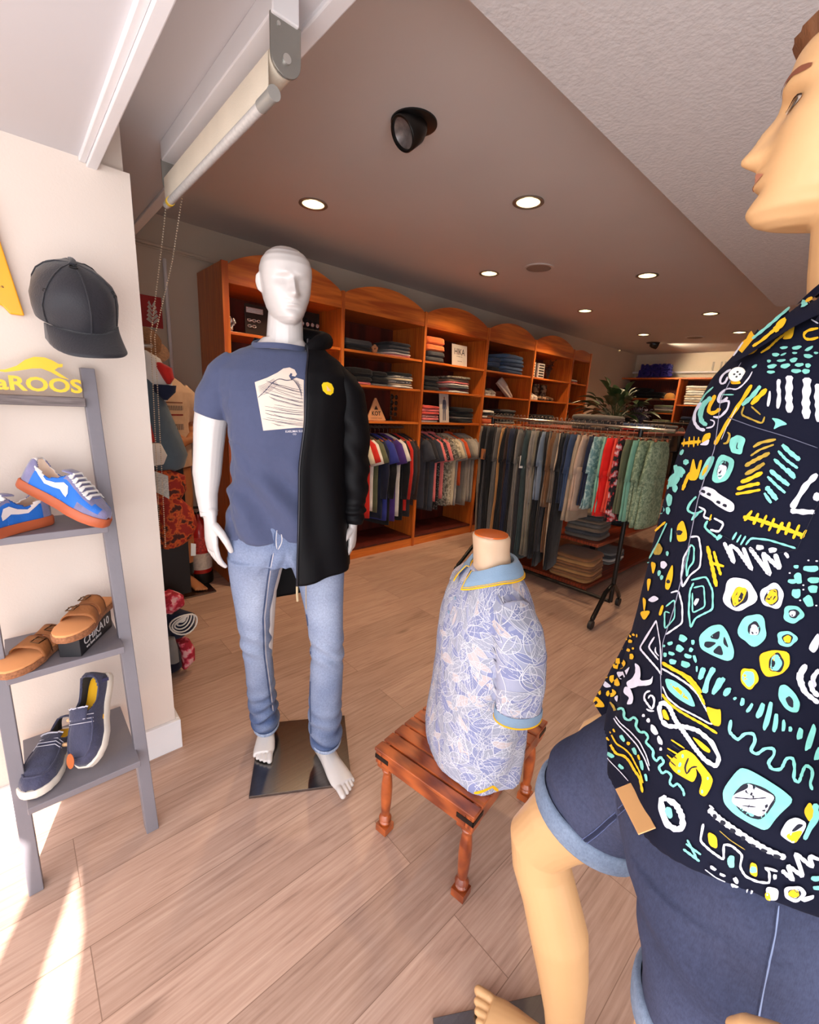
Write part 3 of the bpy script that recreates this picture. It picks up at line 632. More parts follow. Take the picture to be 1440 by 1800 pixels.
cap_simple(6.08, 3.40, 1.592, blk, 'black cap with a white edge in the narrow end bay', .3)
wr_ = MB().tube([(6.08 + .09 * math.cos(a), 3.36, 1.40 + .10 * math.sin(a)) for a in [2 * PI * k / 30 for k in range(31)]], .016, 8)
tag(wr_.obj('wreath', tw, None, smooth=True), 'pale twig ring standing on the lowest shelf of the narrow end bay', 'ornament')
# ------------------------------------------------------------------ hanging clothes in the bays
m_hang = wood('hanger_wood', (150, 74, 36), (190, 106, 58), .4, (6, 6, 6), .3)
m_hook = mat('hanger_wire', (190, 170, 150), .3, .9)
def hanger_mesh():
    mb = MB()
    mb.tube([(0, -.205, -.11), (0, -.12, -.075), (0, 0, -.045), (0, .12, -.075), (0, .205, -.11)], [(.007, .011)] * 5, 8, mi=0, round_ends=True)
    pts = [(0, 0, -.045), (0, 0, -.012)] + [(0, .02 * math.sin(a), .003 + .016 - .0175 * math.cos(a)) for a in [PI * k / 8 for k in range(0, 12)]]
    mb.tube(pts, .0016, 6, mi=1); return mb.mesh('hanger', [m_hang, m_hook], True)
HM = hanger_mesh()
def shirt_mesh(seed, L_=.70, sleeve=.20, wid=.5, thick=.03, m=None, collar=False):
    """garment hung on a hanger: broad in y, thin in x"""
    rnd = random.Random(seed); mb = MB(); hw = wid / 2 * .86; n = 28
    rows = [(-.040, .055, .5), (-.052, .085, .62), (-.075, .15, .8), (-.10, .19, .9), (-.13, .205, 1.0), (-.22, hw, 1.1), (-.35, hw * .97, 1.2), (-.5, hw * .98, 1.25), (-L_ * .9, hw * 1.0, 1.3), (-L_, hw * 1.0, 1.3)]
    R_ = []
    for z, w_, tk in rows:
        r = []
        for k in range(n):
            a = 2 * PI * k / n
            y = math.copysign(abs(math.cos(a)) ** .8, math.cos(a)) * w_; x = math.copysign(abs(math.sin(a)) ** .7, math.sin(a)) * thick * tk * .5
            x += noise.noise(Vector((y * 14, z * 3, seed))) * .012 * min(1, abs(z) * 3) + noise.noise(Vector((y * 30, z * 4, seed + 5))) * .005
            zz = z + (noise.noise(Vector((y * 10, seed, 1))) * .008 if z < -.4 else 0)
            r.append(Vector((x, y, zz)))
        R_.append(r)
    mb.loft(R_)
    for s in (-1, 1):
        sl = sleeve * rnd.uniform(.92, 1.06)
        dx = rnd.uniform(-.006, .006)
        if sleeve > .35:
            pts = [(0, s * .175, -.112), (dx, s * .212, -.2), (dx, s * .235, -.4), (dx, s * .225, -.112 - sl)]; rr = [(thick * .5, .04), (thick * .7, .055), (thick * .75, .045), (thick * .6, .034)]
        else:
            pts = [(0, s * .165, -.11), (dx, s * .20, -.15), (dx, s * .235, -.14 - sl * .55), (dx, s * .255, -.11 - sl)]; rr = [(thick * .5, .04), (thick * .75, .062), (thick * .85, .072), (thick * .9, .076)]
        mb.tube(pts, rr, 14, up=(0, s, 0))
    if collar:
        mb.tube([(thick * .5, -.06, -.045), (thick * .9, 0, -.075), (thick * .5, .06, -.045), (-thick * .4, .04, -.03), (-thick * .5, 0, -.026), (-thick * .4, -.04, -.03), (thick * .5, -.06, -.045)], [(.004, .014)] * 7, 8)
    return mb.mesh('hanging_garment', m or grey, True)
def hang_row(x0, x1, y, z, items, where, tilt=.25):
    n = len(items)
    for i, it in enumerate(items):
        cn, m, sl, L_, kind = it
        x = lerp(x0, x1, (i + .5) / n); rz = tilt + random.uniform(-.12, .12); 
        h = link('clothes_hanger', HM); h.location = (x, y, z + .0); h.rotation_euler = (0, 0, rz)
        me = shirt_mesh(i * 3.1 + x, L_ * 1.22, sl, .5, .034, m, kind == 'polo shirt')
        o = link('hanging_' + kind.replace(' ', '_'), me); o.location = (x, y, z); o.rotation_euler = (0, 0, rz)
        pos = 'first' if i == 0 else 'last' if i == n - 1 else ['', 'second', 'third', 'fourth', 'fifth', 'sixth', 'seventh', 'eighth', 'ninth', 'tenth', 'eleventh', 'twelfth', 'thirteenth', 'fourteenth', 'fifteenth', 'sixteenth', 'seventeenth'][i]
        tag(h, f'wooden hanger under the {cn} {kind}, {pos} from the left {where}', 'hanger', group='hangers ' + where)
        tag(o, f'{cn} {kind} hanging {pos} from the left {where}', kind.split()[-1], group='clothes hanging ' + where)
S1 = .2; S2 = .56
hang_row(2.20, 3.0, 3.43, 1.195, [('white and grey', white, S1, .66, 't-shirt'), ('black', blk, S1, .64, 't-shirt'), ('cream', cream, S1, .60, 't-shirt'), ('red and white', red, S1, .68, 't-shirt'), ('white', white, S1, .62, 't-shirt'), ('dark olive', olive, S1, .64, 't-shirt'), ('navy', navy, S2, .70, 'sweatshirt'), ('royal blue', royal, S1, .72, 't-shirt'), ('black', blk, S2, .76, 'sweatshirt'), ('purple', purple, S1, .74, 't-shirt'), ('white', white, S1, .7, 't-shirt'), ('black', blk, S2, .74, 'sweatshirt'), ('red', red, S2, .66, 'sweatshirt'), ('charcoal', charcoal, S2, .72, 'sweatshirt'), ('dark brown', F('dark_brown', (58, 40, 36)), S2, .62, 'sweatshirt')], 'under the triangular sign', .3)
hang_row(3.10, 3.93, 3.43, 1.195, [('dark slate', F('slate', (58, 62, 72)), S1, .66, 't-shirt'), ('charcoal', charcoal, S1, .68, 't-shirt'), ('dark slate', F('slate', (58, 62, 72)), S1, .7, 't-shirt'), ('pink striped', pink, S1, .62, 'polo shirt'), ('black speckled', blk_speck, S1, .7, 'shirt'), ('pink', pink, S1, .6, 'polo shirt'), ('grey leaf print', leafcl, S1, .68, 'shirt'), ('beige palm print', palm, S1, .68, 'shirt'), ('cream', cream, S1, .68, 'shirt'), ('navy striped', st_bw, S1, .68, 'shirt'), ('orange', F('burnt_orange', (206, 84, 40)), S1, .5, 'polo shirt'), ('grey', grey, S1, .68, 'shirt'), ('light grey', F('light_grey', (166, 160, 152)), S1, .7, 'shirt'), ('grey striped', st_gw, S1, .66, 'shirt'), ('grey striped', st_gw, S1, .68, 'shirt')], 'under the HIKA bay', .3)
hang_row(4.02, 4.30, 3.43, 1.195, [('dark grey', dgrey, S1, .6, 't-shirt'), ('white', white, S1, .6, 't-shirt'), ('red trimmed grey', grey, S1, .62, 't-shirt'), ('cream', cream, S1, .6, 't-shirt'), ('grey', grey, S1, .62, 't-shirt')], 'under the jeans bay', .3)
hang_row(4.35, 4.85, 3.43, 1.195, [('black', blk, S1, .66, 't-shirt'), ('navy', navy, S1, .66, 't-shirt'), ('dark grey', dgrey, S1, .66, 't-shirt'), ('black', blk, S2, .66, 'sweatshirt'), ('charcoal', charcoal, S1, .66, 't-shirt')], 'in the jeans bay, right', .3)
# ================================================================== trousers rack, table, far wall
m_chrome = mat('chrome', (200, 196, 190), .16, 1.0)
m_tubeblk = mat('black_tube', (22, 20, 20), .35, .3)
RX, RZ = 3.2, 1.375
t = thing('clothes_rack', 'rolling black clothes rack with chrome rail, hung with trousers and shorts', 'clothes rack', (RX, 1.7, 0))
MB().tube([(RX, .98, RZ), (RX, 2.50, RZ)], .0145, 20).obj('rail', m_chrome, t, smooth=True)
for y in (1.19, 2.44):
    MB().tube([(RX, y, .10), (RX, y, RZ)], .016, 14).obj('upright', m_tubeblk, t, smooth=True)
    MB().tube([(RX - .34, y - .03, .075), (RX - .27, y - .02, .11), (RX - .12, y, .20), (RX, y, .24), (RX + .10, y, .16), (RX + .2, y + .02, .085)], .016, 14, round_ends=True).obj('foot', m_tubeblk, t, smooth=True)
    for dx, dy in ((-.35, -.03), (.21, .02)):
        c = MB().tube([(RX + dx, y + dy - .012, .033), (RX + dx, y + dy + .012, .033)], .032, 24).obj('caster', mat('caster_rubber', (30, 28, 30), .5), t, smooth=True)
        MB().tube([(RX + dx, y + dy, .03), (RX + dx, y + dy, .085)], .009, 10).obj('fork', m_tubeblk, c, smooth=True)
MB().tube([(RX, 1.19, .10), (RX, 2.44, .10)], .014, 14).obj('lower_bar', m_tubeblk, t, smooth=True)
MB().tube([(RX, 1.19, RZ - .10), (RX, 2.44, RZ - .10)], .009, 12).obj('upper_brace', m_tubeblk, t, smooth=True) if False else None
def leg_garment(seed, L_, wt, wb, th, m, split=True, waves=1.0, short=False):
    """trousers or shorts hung by the waistband: broad in x, thin in y"""
    mb = MB(); n = 26; top = -.075
    rows = 12
    def ring(z, w_, tk, xo, yo):
        r = []
        for k in range(n):
            a = 2 * PI * k / n
            x = math.copysign(abs(math.cos(a)) ** .8, math.cos(a)) * w_; y = math.copysign(abs(math.sin(a)) ** .8, math.sin(a)) * tk
            y += (noise.noise(Vector((x * 16, z * 2.4, seed))) * .013 + noise.noise(Vector((x * 34, z * 9, seed + 4))) * .005) * waves
            x += noise.noise(Vector((y * 20, z * 4, seed + 9))) * .010
            r.append(Vector((x + xo, y + yo, z)))
        return r
    cz = top - L_ * (.5 if short else .26)
    R_ = [ring(top, wt * .92, th * .45, 0, 0), ring(top - .035, wt * .95, th * .5, 0, 0), ring(top - .045, wt * .98, th * .62, 0, 0)]
    for i in range(1, 6): R_.append(ring(lerp(top - .045, cz, i / 5), lerp(wt, wt * 1.12, i / 5), th * .8, 0, 0))
    mb.loft(R_)
    for s in (-1, 1):
        R_ = []
        for i in range(10):
            q = i / 9; z = lerp(cz + .05, top - L_, q)
            R_.append(ring(z, lerp(wt * .98, wb, q), th * (.55 if not short else .6), 0, s * th * (.30 + .15 * q)))
        mb.loft(R_)
    mb.tube([(-wt * .6, 0, top + .01), (-wt * .6, 0, top - .02)], .006, 6, mi=0)
    mb.tube([(wt * .6, 0, top + .01), (wt * .6, 0, top - .02)], .006, 6, mi=0)
    return mb.mesh('hanging_trousers', m, True)
def clip_hanger_mesh():
    mb = MB()
    mb.tube([(-.14, 0, -.058), (.14, 0, -.058)], .0028, 8, mi=1)
    for s in (-1, 1): mb.cbox((s * .09, 0, -.068), (.018, .012, .026), 0)
    mb.tube([(0, 0, -.058), (0, 0, -.014)] + [(.018 * math.sin(a), 0, .003 + .0165 - .018 * math.cos(a)) for a in [PI * k / 8 for k in range(0, 12)]], .0017, 6, mi=1)
    return mb.mesh('clip_hanger', [m_hang, m_hook], True)
CHM = clip_hanger_mesh()
den = F('dark_denim', (34, 42, 60)); dteal = F('dark_teal', (52, 66, 68)); khaki = F('khaki', (140, 116, 84)); pgrey = F('warm_grey', (128, 120, 112)); pgrey2 = F('mid_grey', (98, 94, 90)); rosebeige = F('rose_beige', (186, 158, 138))
TR = [('taupe', taupe), ('black', blk), ('dark grey', dgrey), ('black', blk), ('charcoal', charcoal), ('grey', pgrey2), ('tan', tan), ('black', blk), ('dark brown', F('dark_brown', (58, 40, 36))), ('navy', navy), ('black', blk), ('grey', pgrey), ('mid grey', pgrey2), ('charcoal', charcoal), ('dark teal', dteal), ('warm grey', pgrey), ('olive grey', F('olive_grey', (112, 106, 92))), ('black', blk), ('black', blk), ('charcoal', charcoal), ('brown', brown), ('beige', beige), ('black', blk)]
SH = [('grey', pgrey), ('slate blue', greyblue), ('taupe', taupe), ('brown', brown), ('grey brown', F('grey_brown', (104, 92, 82))), ('navy', den), ('dark denim', denim), ('beige cargo', F('beige_cargo', (158, 140, 120))), ('rose beige', rosebeige), ('navy', navy), ('pale teal leaf-print', tealfl), ('mint', mint), ('red', F('bright_red', (214, 32, 26))), ('coral red', F('coral_red', (220, 74, 54))), ('red flower-print', redfl), ('olive', olive), ('mint green', F('mint_green', (112, 160, 138))), ('sage leaf-print', sagefl), ('sage leaf-print', sagefl)]
NUM = ['first', 'second', 'third', 'fourth', 'fifth', 'sixth', 'seventh', 'eighth', 'ninth', 'tenth', 'eleventh', 'twelfth', 'thirteenth', 'fourteenth', 'fifteenth', 'sixteenth', 'seventeenth', 'eighteenth', 'nineteenth', 'twentieth', 'twenty-first', 'twenty-second', 'twenty-third']
def rack_item(i, cn, m, y, L_, wt, wb, th, kind, grp, nth, short, side):
    rz = random.uniform(-.16, .16) + (.12 if not short else -.10)
    h = link('clip_hanger', CHM); h.location = (RX, y, RZ); h.rotation_euler = (0, 0, rz); tag(h, f'clip hanger holding the {cn} {kind}, {nth} {side}', 'hanger', group='clip hangers on the chrome rail')
    me = leg_garment(i * 2.3 + y, L_, wt, wb, th, m, short=short)
    o = link('hanging_' + kind, me); o.location = (RX, y, RZ); o.rotation_euler = (random.uniform(-.02, .03), 0, rz)
    tag(o, f'{cn} {kind} hanging from the chrome rack, {nth} {side} among its {kind}', kind, group=grp)
nT, nS = len(TR), len(SH)
for i, (cn, m) in enumerate(TR):
    y = lerp(2.46, 1.72, i / (nT - 1))
    L_ = random.uniform(1.02, 1.10) if i not in (19, 20) else .96
    rack_item(i, cn, m, y, L_, random.uniform(.15, .18), random.uniform(.095, .13), .020 if i not in (15, 16) else .032, 'trousers', 'trousers on the chrome rack', NUM[i], False, 'from the left')
for i, (cn, m) in enumerate(SH):
    y = lerp(1.88, 1.05, i / (nS - 1))
    big = i in (7, 17, 18)
    rack_item(i + 40, cn, m, y, random.uniform(.50, .58) if i != 7 else .64, random.uniform(.15, .17), random.uniform(.15, .17), .040 if big else .026, 'shorts', 'shorts on the chrome rack', NUM[i], True, 'from the left')
tg = MB().box((3.03, 2.35, 1.02), (3.033, 2.405, 1.11)).obj('kraft_tag', mat('kraft_card', (150, 92, 52), .7), None); tag(tg, 'brown kraft label hanging on the leftmost taupe trousers of the rack', 'tag')
tg = MB().prism([(0, 0), (.045, 0), (.045, .10), (0, .10)], 0, .001, basis((3.02, 2.0, 1.0), (.7, -.6, 0), (0, 0, 1))).obj('white_tag', mat('tag_white', (220, 214, 204), .6), None); tag(tg, 'white paper tag hanging among the trousers of the chrome rack', 'tag')
# ---- display table behind the rack
m_dkwood = wood('dark_red_table_wood', (104, 34, 16), (158, 66, 32), .4, (1.2, 10, 10), .3)
t = thing('display_table', 'dark red wooden display unit with two shelves behind the chrome rack', 'table', (4.4, 2.0, 0))
MB().box((3.37, 1.42, .425), (4.9, 2.5, .45)).obj('middle_shelf', m_dkwood, t, bevel=.004)
MB().box((3.36, 1.46, .05), (4.9, 2.5, .08)).obj('bottom_shelf', m_dkwood, t, bevel=.004)
for x in (3.75, 5.6):
    for y in (1.60, 2.45): MB().box((x, y, 0), (x + .05, y + .05, 1.29)).obj('post', m_tubeblk, t)
MB().box((3.80, 1.50, 1.29), (5.75, 2.55, 1.318)).obj('table_top', m_dkwood, t, bevel=.004)
MB().box((3.85, 2.2, .45), (5.7, 2.23, 1.29)).obj('back_panel', mat('black_board', (16, 13, 12), .6), t)
MB().box((4.0, 1.62, .80), (5.7, 2.2, .82)).obj('upper_shelf', m_dkwood, t, bevel=.003)
stack(3.58, 1.62, .451, [('grey brown', F('grey_brown', (104, 92, 82)), .032), ('dark grey', dgrey, .03), ('taupe', taupe, .03), ('grey', pgrey2, .03), ('taupe', taupe, .028), ('dark grey', dgrey, .03), ('taupe', taupe, .03)], 'under the hanging shorts', .33, .30, 'trousers', rot=.1)
stack(3.56, 1.66, .081, [('tan', tan, .028), ('brown', F('toffee', (146, 98, 62)), .026), ('tan', tan, .028), ('brown', F('toffee', (146, 98, 62)), .026), ('brown', F('toffee', (146, 98, 62)), .026), ('tan', tan, .028), ('brown', F('toffee', (146, 98, 62)), .03)], 'on the bottom shelf of the display unit', .36, .36, 'trousers', rot=.1)
stack(4.2, 1.72, .081, [('grey', grey, .03), ('white', white, .02), ('dark grey', dgrey, .03), ('grey', grey, .03)], 'on the bottom shelf, right part', .34, .32, 'trousers')
stack(4.3, 1.72, .451, [('black', blk, .03), ('navy', navy, .03), ('black', blk, .04)], 'on the middle shelf, right part', .34, .32, 'trousers')
for x, cs in ((4.05, [('grey', pgrey2, .035), ('dark grey', dgrey, .035), ('grey', pgrey2, .05)]), (4.55, [('navy', navy, .03), ('dark blue', denim, .035)]), (5.25, [('black', blk, .03), ('dark grey', dgrey, .03)])):
    stack(x, 1.90 if x < 4.3 else 1.8, 1.319, cs, 'on top of the display unit, ' + ('left' if x < 4.3 else 'middle' if x < 5 else 'right'), .42, .34, 'jeans')
# potted plant on the display unit
m_leaf = mat('plant_leaf_green', (48, 66, 34), .4, var=.25, vscale=20, coat=.2)
m_pot = mat('white_pot', (206, 204, 196), .4)
t = thing('potted_plant', 'broad-leaved green plant in a square white pot on the display unit', 'plant', (4.75, 2.05, 1.319))
MB().loft([[Vector((4.75 + sx * w_, 2.05 + sy * w_, z)) for sx, sy in ((-1, -1), (1, -1), (1, 1), (-1, 1))] for w_, z in ((.055, 1.3195), (.07, 1.42), (.062, 1.42), (.058, 1.405))]).obj('pot', m_pot, t, bevel=.003)
rnd = random.Random(5); ml = MB(); ms = MB()
for i in range(60):
    a = rnd.uniform(0, 2 * PI); tilt = rnd.uniform(.1, 1.3); ln = rnd.uniform(.14, .34); d = Vector((math.cos(a) * math.sin(tilt), math.sin(a) * math.sin(tilt), math.cos(tilt)))
    p0 = Vector((4.75, 2.05, 1.41)) + Vector((rnd.uniform(-.03, .03), rnd.uniform(-.03, .03), 0)); p1 = p0 + d * ln
    ms.tube([p0, p0.lerp(p1, .5) + Vector((0, 0, .02)), p1], .0025, 5)
    ll = rnd.uniform(.15, .24); side = d.cross(Vector((0, 0, 1))).normalized(); dd = (d + Vector((0, 0, -.25))).normalized(); up = side.cross(dd)
    rows = []
    for k in range(8):
        q = k / 7; wv_ = math.sin(PI * q ** .8) * ll * .27 + .001; c = p1 + dd * ll * q - Vector((0, 0, 1)) * (q * q * ll * .35)
        rows.append([c - side * wv_ + up * wv_ * .35, c - side * wv_ * .5 + up * wv_ * .1, c, c + side * wv_ * .5 + up * wv_ * .1, c + side * wv_ + up * wv_ * .35])
    ml.loft(rows, closed=False, caps=False)
lf = ml.obj('leaves', m_leaf, t, smooth=True, fix=False); ms.obj('stems', m_leaf, t, smooth=True, fix=False)
sprig('dried_bouquet', 'dark purple dried flower bunch leaning right of the green plant', 'flowers', 4.95, 1.88, 1.32, .22, 60, blotch('dried_flower', (60, 50, 62), (104, 92, 110), None, 60), 11, .16, .035)
for i in range(1):
    t = thing('resting_cap', 'grey rumpled hood of folded jackets lying behind the plant', 'jacket', (5.3, 1.9, 1.38)) if False else None
# ---- pale belts hanging at the far corner
m_belt = F('pale_belt', (206, 196, 168))
for i in range(9):
    x, y = 8.45 + .02 * (i % 3), 4.30 - i * .045
    mb = MB(); pts = [(x + .004 * math.sin(i), y, 2.17), (x, y + .006 * math.cos(i * 2), 1.8), (x, y - .012, 1.30)]
    mb.tube(pts, [(.014, .006)] * 3, 8, up=(1, 0, 0))
    tag(mb.obj('hanging_belt', m_belt if i % 3 else F('belt_brown', (128, 104, 82)), None, smooth=True), ('pale' if i % 3 else 'brown') + ' long belt in the bundle by the far wall, ' + NUM[i] + ' from the left', 'belt', group='belts hanging in a bundle by the far wall')
t = thing('belt_hook', 'hook ring on a thin white cord above the hanging belts', 'hook', (8.45, 4.12, 2.17))
MB().tube([(8.45, 4.12, 2.19), (8.45, 4.12, 2.6)], .006, 8).obj('cord', m_white, t, smooth=True)
MB().tube([(8.45, 3.92, 2.185), (8.45, 4.32, 2.185)], .008, 8).obj('bar', m_metal, t, smooth=True)
for i in range(6): MB().tube([(8.45, 4.28 - i * .065, 2.185), (8.42, 4.28 - i * .065, 2.22)], .006, 6).obj('prong', m_metal, t, smooth=True)
struct('trim_10', MB().tube([(9.04, 1.2, 2.27), (9.04, 4.9, 2.27)], .018, 10), m_white, smooth=True)
struct('trim_11', MB().box((9.05, 4.2, 0), (9.09, 4.32, 2.25)), m_white)
# ---- far shelf unit
UX = 8.6
t = thing('far_shelf_unit', 'orange wood shelf unit on the far wall under the blue letter sign', 'shelf unit', (UX, 2.5, 0))
ys = [3.77, 2.72, 1.70, .70]
MB().box((UX, .68, 2.12), (UX + .4, 3.80, 2.145)).obj('top_board', m_cab, t, bevel=.002)
for y in ys: MB().box((UX - .01, y - .016, 0), (UX + .4, y + .016, 2.12)).obj('upright', m_cab, t, bevel=.002)
MB().box((UX + .38, .7, 0), (UX + .40, 3.77, 2.12)).obj('back_panel', m_cabin, t)
for a, b_, zs in ((ys[1], ys[0], (1.30, 1.55, 1.79)), (ys[2], ys[1], (1.40, 1.70)), (ys[3], ys[2], (1.40, 1.70))):
    for z in zs: MB().box((UX, b_ if b_ < a else a + .016, z - .02), (UX + .38, a if b_ < a else b_ - .016, z)).obj('shelf', m_cabh, t, bevel=.002)
stack(8.78, 3.45, 1.792, [('black', blk, .04), ('black', blk, .04), ('black', blk, .05)], 'on the far unit, top left', .30, .5, 'jeans')
stack(8.78, 3.12, 1.792, [('black', blk, .04), ('black', blk, .04)], 'on the far unit, left of the yellow cap', .3, .3, 'jeans')
cap_simple(8.75, 2.88, 1.792, F('mustard', (196, 140, 66)), 'mustard yellow cap on the far shelf unit', .6)
stack(8.75, 2.92, 1.552, [('olive', olive, .035), ('white', white, .02), ('grey', grey, .035), ('sage', sage, .03)], 'on the far unit under the yellow cap', .3, .3)
stack(8.75, 2.92, 1.302, [('white', white, .04), ('cream', cream, .04), ('sage', sage, .04)], 'low on the far unit below the cap', .3, .3)
stack(8.75, 3.38, 1.302, [('navy', navy, .04), ('black', blk, .05), ('grey', grey, .04)], 'low on the far unit, left bay', .3, .4)
stack(8.75, 2.42, 1.702, [('white', white, .04), ('pale pink', beige, .035), ('white', white, .035), ('beige', beige, .035), ('white', white, .035), ('white', white, .035), ('beige', beige, .035), ('white', white, .035)], 'beside the patterned shirt silhouette', .3, .40)
stack(8.75, 2.42, 1.402, [('black', blk, .05), ('navy', navy, .05)], 'low on the far unit, middle bay', .3, .40)
# ---- blue letter sign on top of it
m_blue = mat('deep_blue_letters', (36, 30, 120), .35)
t = thing('letter_sign', 'deep blue block letters reading JACK&JONES standing on the far shelf unit', 'sign', (8.75, 3.16, 2.146))
Ms = basis((8.72, 3.48, 2.146), (0, -1, 0), (0, 0, 1))
mb = MB(); solid_text(mb, 'JACK&', Ms @ Matrix.Translation((.03, .115, 0)), .56, .125, .05, bold=.035); solid_text(mb, 'JONES', Ms @ Matrix.Translation((0, .0, 0)), .60, .118, .05, bold=.035)
mb.obj('letters', m_blue, t)
MB().box((8.725, 2.92, 2.1455), (8.75, 3.44, 2.37)).obj('backing', m_blue, t)
t = thing('wall_lettering', 'pale grey slim lettering on the far wall beside the patterned collar', 'sign', (9.08, 2.3, 2.25))
mb = MB(); solid_text(mb, 'UJ', basis((9.09, 2.42, 2.20), (0, -1, 0), (0, 0, 1)), .2, .24, .01); mb.obj('letters', mat('letter_grey', (170, 160, 148), .6), t)
# ---- second rack with red-brown hangers behind the table
t = thing('second_rack', 'dark rail with clothes behind the display unit, right of the plant', 'clothes rack', (5.9, 2.0, 0))
MB().tube([(5.9, 1.2, 1.40), (5.9, 2.35, 1.40)], .014, 12).obj('rail', m_tubeblk, t, smooth=True)
for y in (1.25, 2.3): MB().tube([(5.9, y, 0), (5.9, y, 1.40)], .015, 12).obj('upright', m_tubeblk, t, smooth=True)
m_hang2 = wood('red_hanger_wood', (170, 66, 34), (210, 98, 56), .4, (6, 6, 6), .3)
HM2 = HM.copy(); HM2.materials[0] = m_hang2
for i, (cn, m) in enumerate((('black', blk), ('navy', navy), ('grey', grey), ('dark grey', dgrey), ('brown', brown), ('black', blk), ('olive', olive), ('navy', navy), ('grey', pgrey2), ('charcoal', charcoal))):
    y = 2.22 - i * .095
    h = link('clothes_hanger', HM2); h.location = (5.9, y, 1.40); h.rotation_euler = (0, 0, PI / 2 + .5); tag(h, f'reddish wooden hanger under the {cn} shirt, {NUM[i]} on the second rack', 'hanger', group='hangers on the second rack')
    o = link('hanging_shirt', shirt_mesh(i * 1.9 + 60, .62, .5 if i % 2 else .2, .46, .04, m)); o.location = (5.9, y, 1.40); o.rotation_euler = (0, 0, PI / 2 + .5)
    tag(o, f'{cn} shirt hanging behind the display unit, {NUM[i]} from the left', 'shirt', group='shirts on the second rack')
# ================================================================== back-left corner
m_red = mat('sign_red', (176, 28, 30), .5); m_sw = mat('sign_white', (216, 206, 198), .5)
t = thing('fire_sign', 'red sign with white extinguisher and flames on the wall behind the bead chain', 'sign', (.84, 3.68, 1.97))
MB().box((.66, 3.688, 1.87), (.915, 3.699, 2.075)).obj('panel', m_red, t, bevel=.002)
Mf = basis((.66, 3.687, 1.87), (1, 0, 0), (0, 0, 1))
mb = MB()
mb.prism([(.06, .02), (.12, .02), (.12, .135), (.105, .155), (.105, .17), (.12, .18), (.118, .188), (.085, .185), (.075, .17), (.075, .155), (.06, .135)], 0, .001, Mf)
mb.obj('extinguisher_symbol', m_sw, t)
for k in range(5):
    z0 = .02 + k * .027
    MB().prism([(.19, z0), (.150 + k * .004, z0 + .028), (.165 + k * .003, z0 + .045), (.186, z0 + .022), (.192, z0 + .01)], 0, .001, Mf).prism([(.193, z0), (.232 - k * .004, z0 + .030), (.222 - k * .003, z0 + .047), (.196, z0 + .022)], 0, .001, Mf).obj('flame_symbol', m_sw, t)
# extinguisher
t = thing('fire_extinguisher', 'red fire extinguisher with black base on the floor behind the mannequin hand', 'fire extinguisher', (1.0, 3.45, 0))
m_fr = mat('extinguisher_red', (170, 24, 22), .3, coat=.5)
MB().lathe([(.001, .07), (.078, .07), (.08, .09), (.08, .40), (.07, .46), (.035, .50), (.02, .52), (.02, .55), (.001, .55)], (1.0, 3.45, 0), 32, caps=False).obj('cylinder', m_fr, t, smooth=True)
MB().lathe([(.001, 0), (.085, 0), (.088, .02), (.085, .085), (.078, .09), (.001, .09)], (1.0, 3.45, 0), 32, caps=False).obj('base', m_tubeblk, t, smooth=True)
mb = MB().lathe([(.0815, .12), (.0815, .25)], (1.0, 3.45, 0), 40, caps=False); mb.obj('white_label', mat('label_paper', (208, 198, 188), .6, var=.15, vscale=60), t, smooth=True)
mb = MB().lathe([(.0812, .27), (.0812, .38)], (1.0, 3.45, 0), 40, caps=False); mb.obj('red_label', mat('label_red', (190, 60, 54), .5, var=.5, vscale=90), t, smooth=True)
MB().tube([(.98, 3.45, .55), (.93, 3.43, .57), (.90, 3.42, .56)], .012, 8).tube([(1.0, 3.45, .55), (1.05, 3.42, .60), (.95, 3.42, .61)], .01, 8).obj('valve', m_tubeblk, t, smooth=True)
MB().tube([(.95, 3.42, .57), (.88, 3.38, .5), (.87, 3.36, .3), (.90, 3.37, .12), (.93, 3.40, .06)], .010, 10).obj('hose', m_tubeblk, t, smooth=True)
# ================================================================== clothes stand seen past the pier
def drape(mb, rows, seed, n=26, rough=.014, mi=0, fold=12):
    """hanging cloth: rows of (centre, half width x, half depth y)"""
    R_ = []
    for c, a_, b_ in rows:
        c = Vector(c); r = []
        for k in range(n):
            a = 2 * PI * k / n; p = c + Vector((math.cos(a) * a_, math.sin(a) * b_, 0))
            q = noise.noise(Vector((p.x * fold, p.y * fold, p.z * 3 + seed))) + .5 * noise.noise(Vector((p.x * fold * 2.5, p.y * fold * 2.5, p.z * 8 + seed)))
            d = Vector((math.cos(a), math.sin(a), 0)); r.append(p + d * q * rough + Vector((0, 0, noise.noise(Vector((a * 2, seed, 0))) * rough * .6)))
        R_.append(r)
    mb.loft(R_)
before_ = set(COL.objects)
t = thing('display_stand', 'upright chrome stand with short arms holding clothes behind the pier', 'clothes stand', (.36, 2.36, 0))
m_arm = mat('stand_arm_metal', (176, 170, 160), .3, .8)
MB().tube([(.36, 2.36, .02), (.36, 2.36, 1.72)], .016, 14).obj('pole', m_arm, t, smooth=True)
MB().lathe([(.001, 0), (.16, 0), (.16, .012), (.02, .02), (.001, .02)], (.36, 2.36, 0), 32).obj('base', m_arm, t, smooth=True)
for z, x in ((1.625, .57), (1.075, .565), (.935, .58), (.335, .60)):
    MB().tube([(.36, 2.345, z - .01), (.45, 2.31, z), (x, 2.295, z + .008)], .0085, 10, round_ends=True).obj('arm', m_arm, t, smooth=True)
MBs = MB()
drape(MBs, [((.535, 2.30, 1.61), .02, .03), ((.55, 2.31, 1.58), .06, .06), ((.56, 2.31, 1.50), .075, .07), ((.60, 2.31, 1.44), .05, .05), ((.61, 2.31, 1.40), .01, .02)], 1)
m_jer = blotch('white_jersey_red_navy', (214, 208, 204), (214, 208, 204), (196, 40, 40), 9, 'noise', .52)
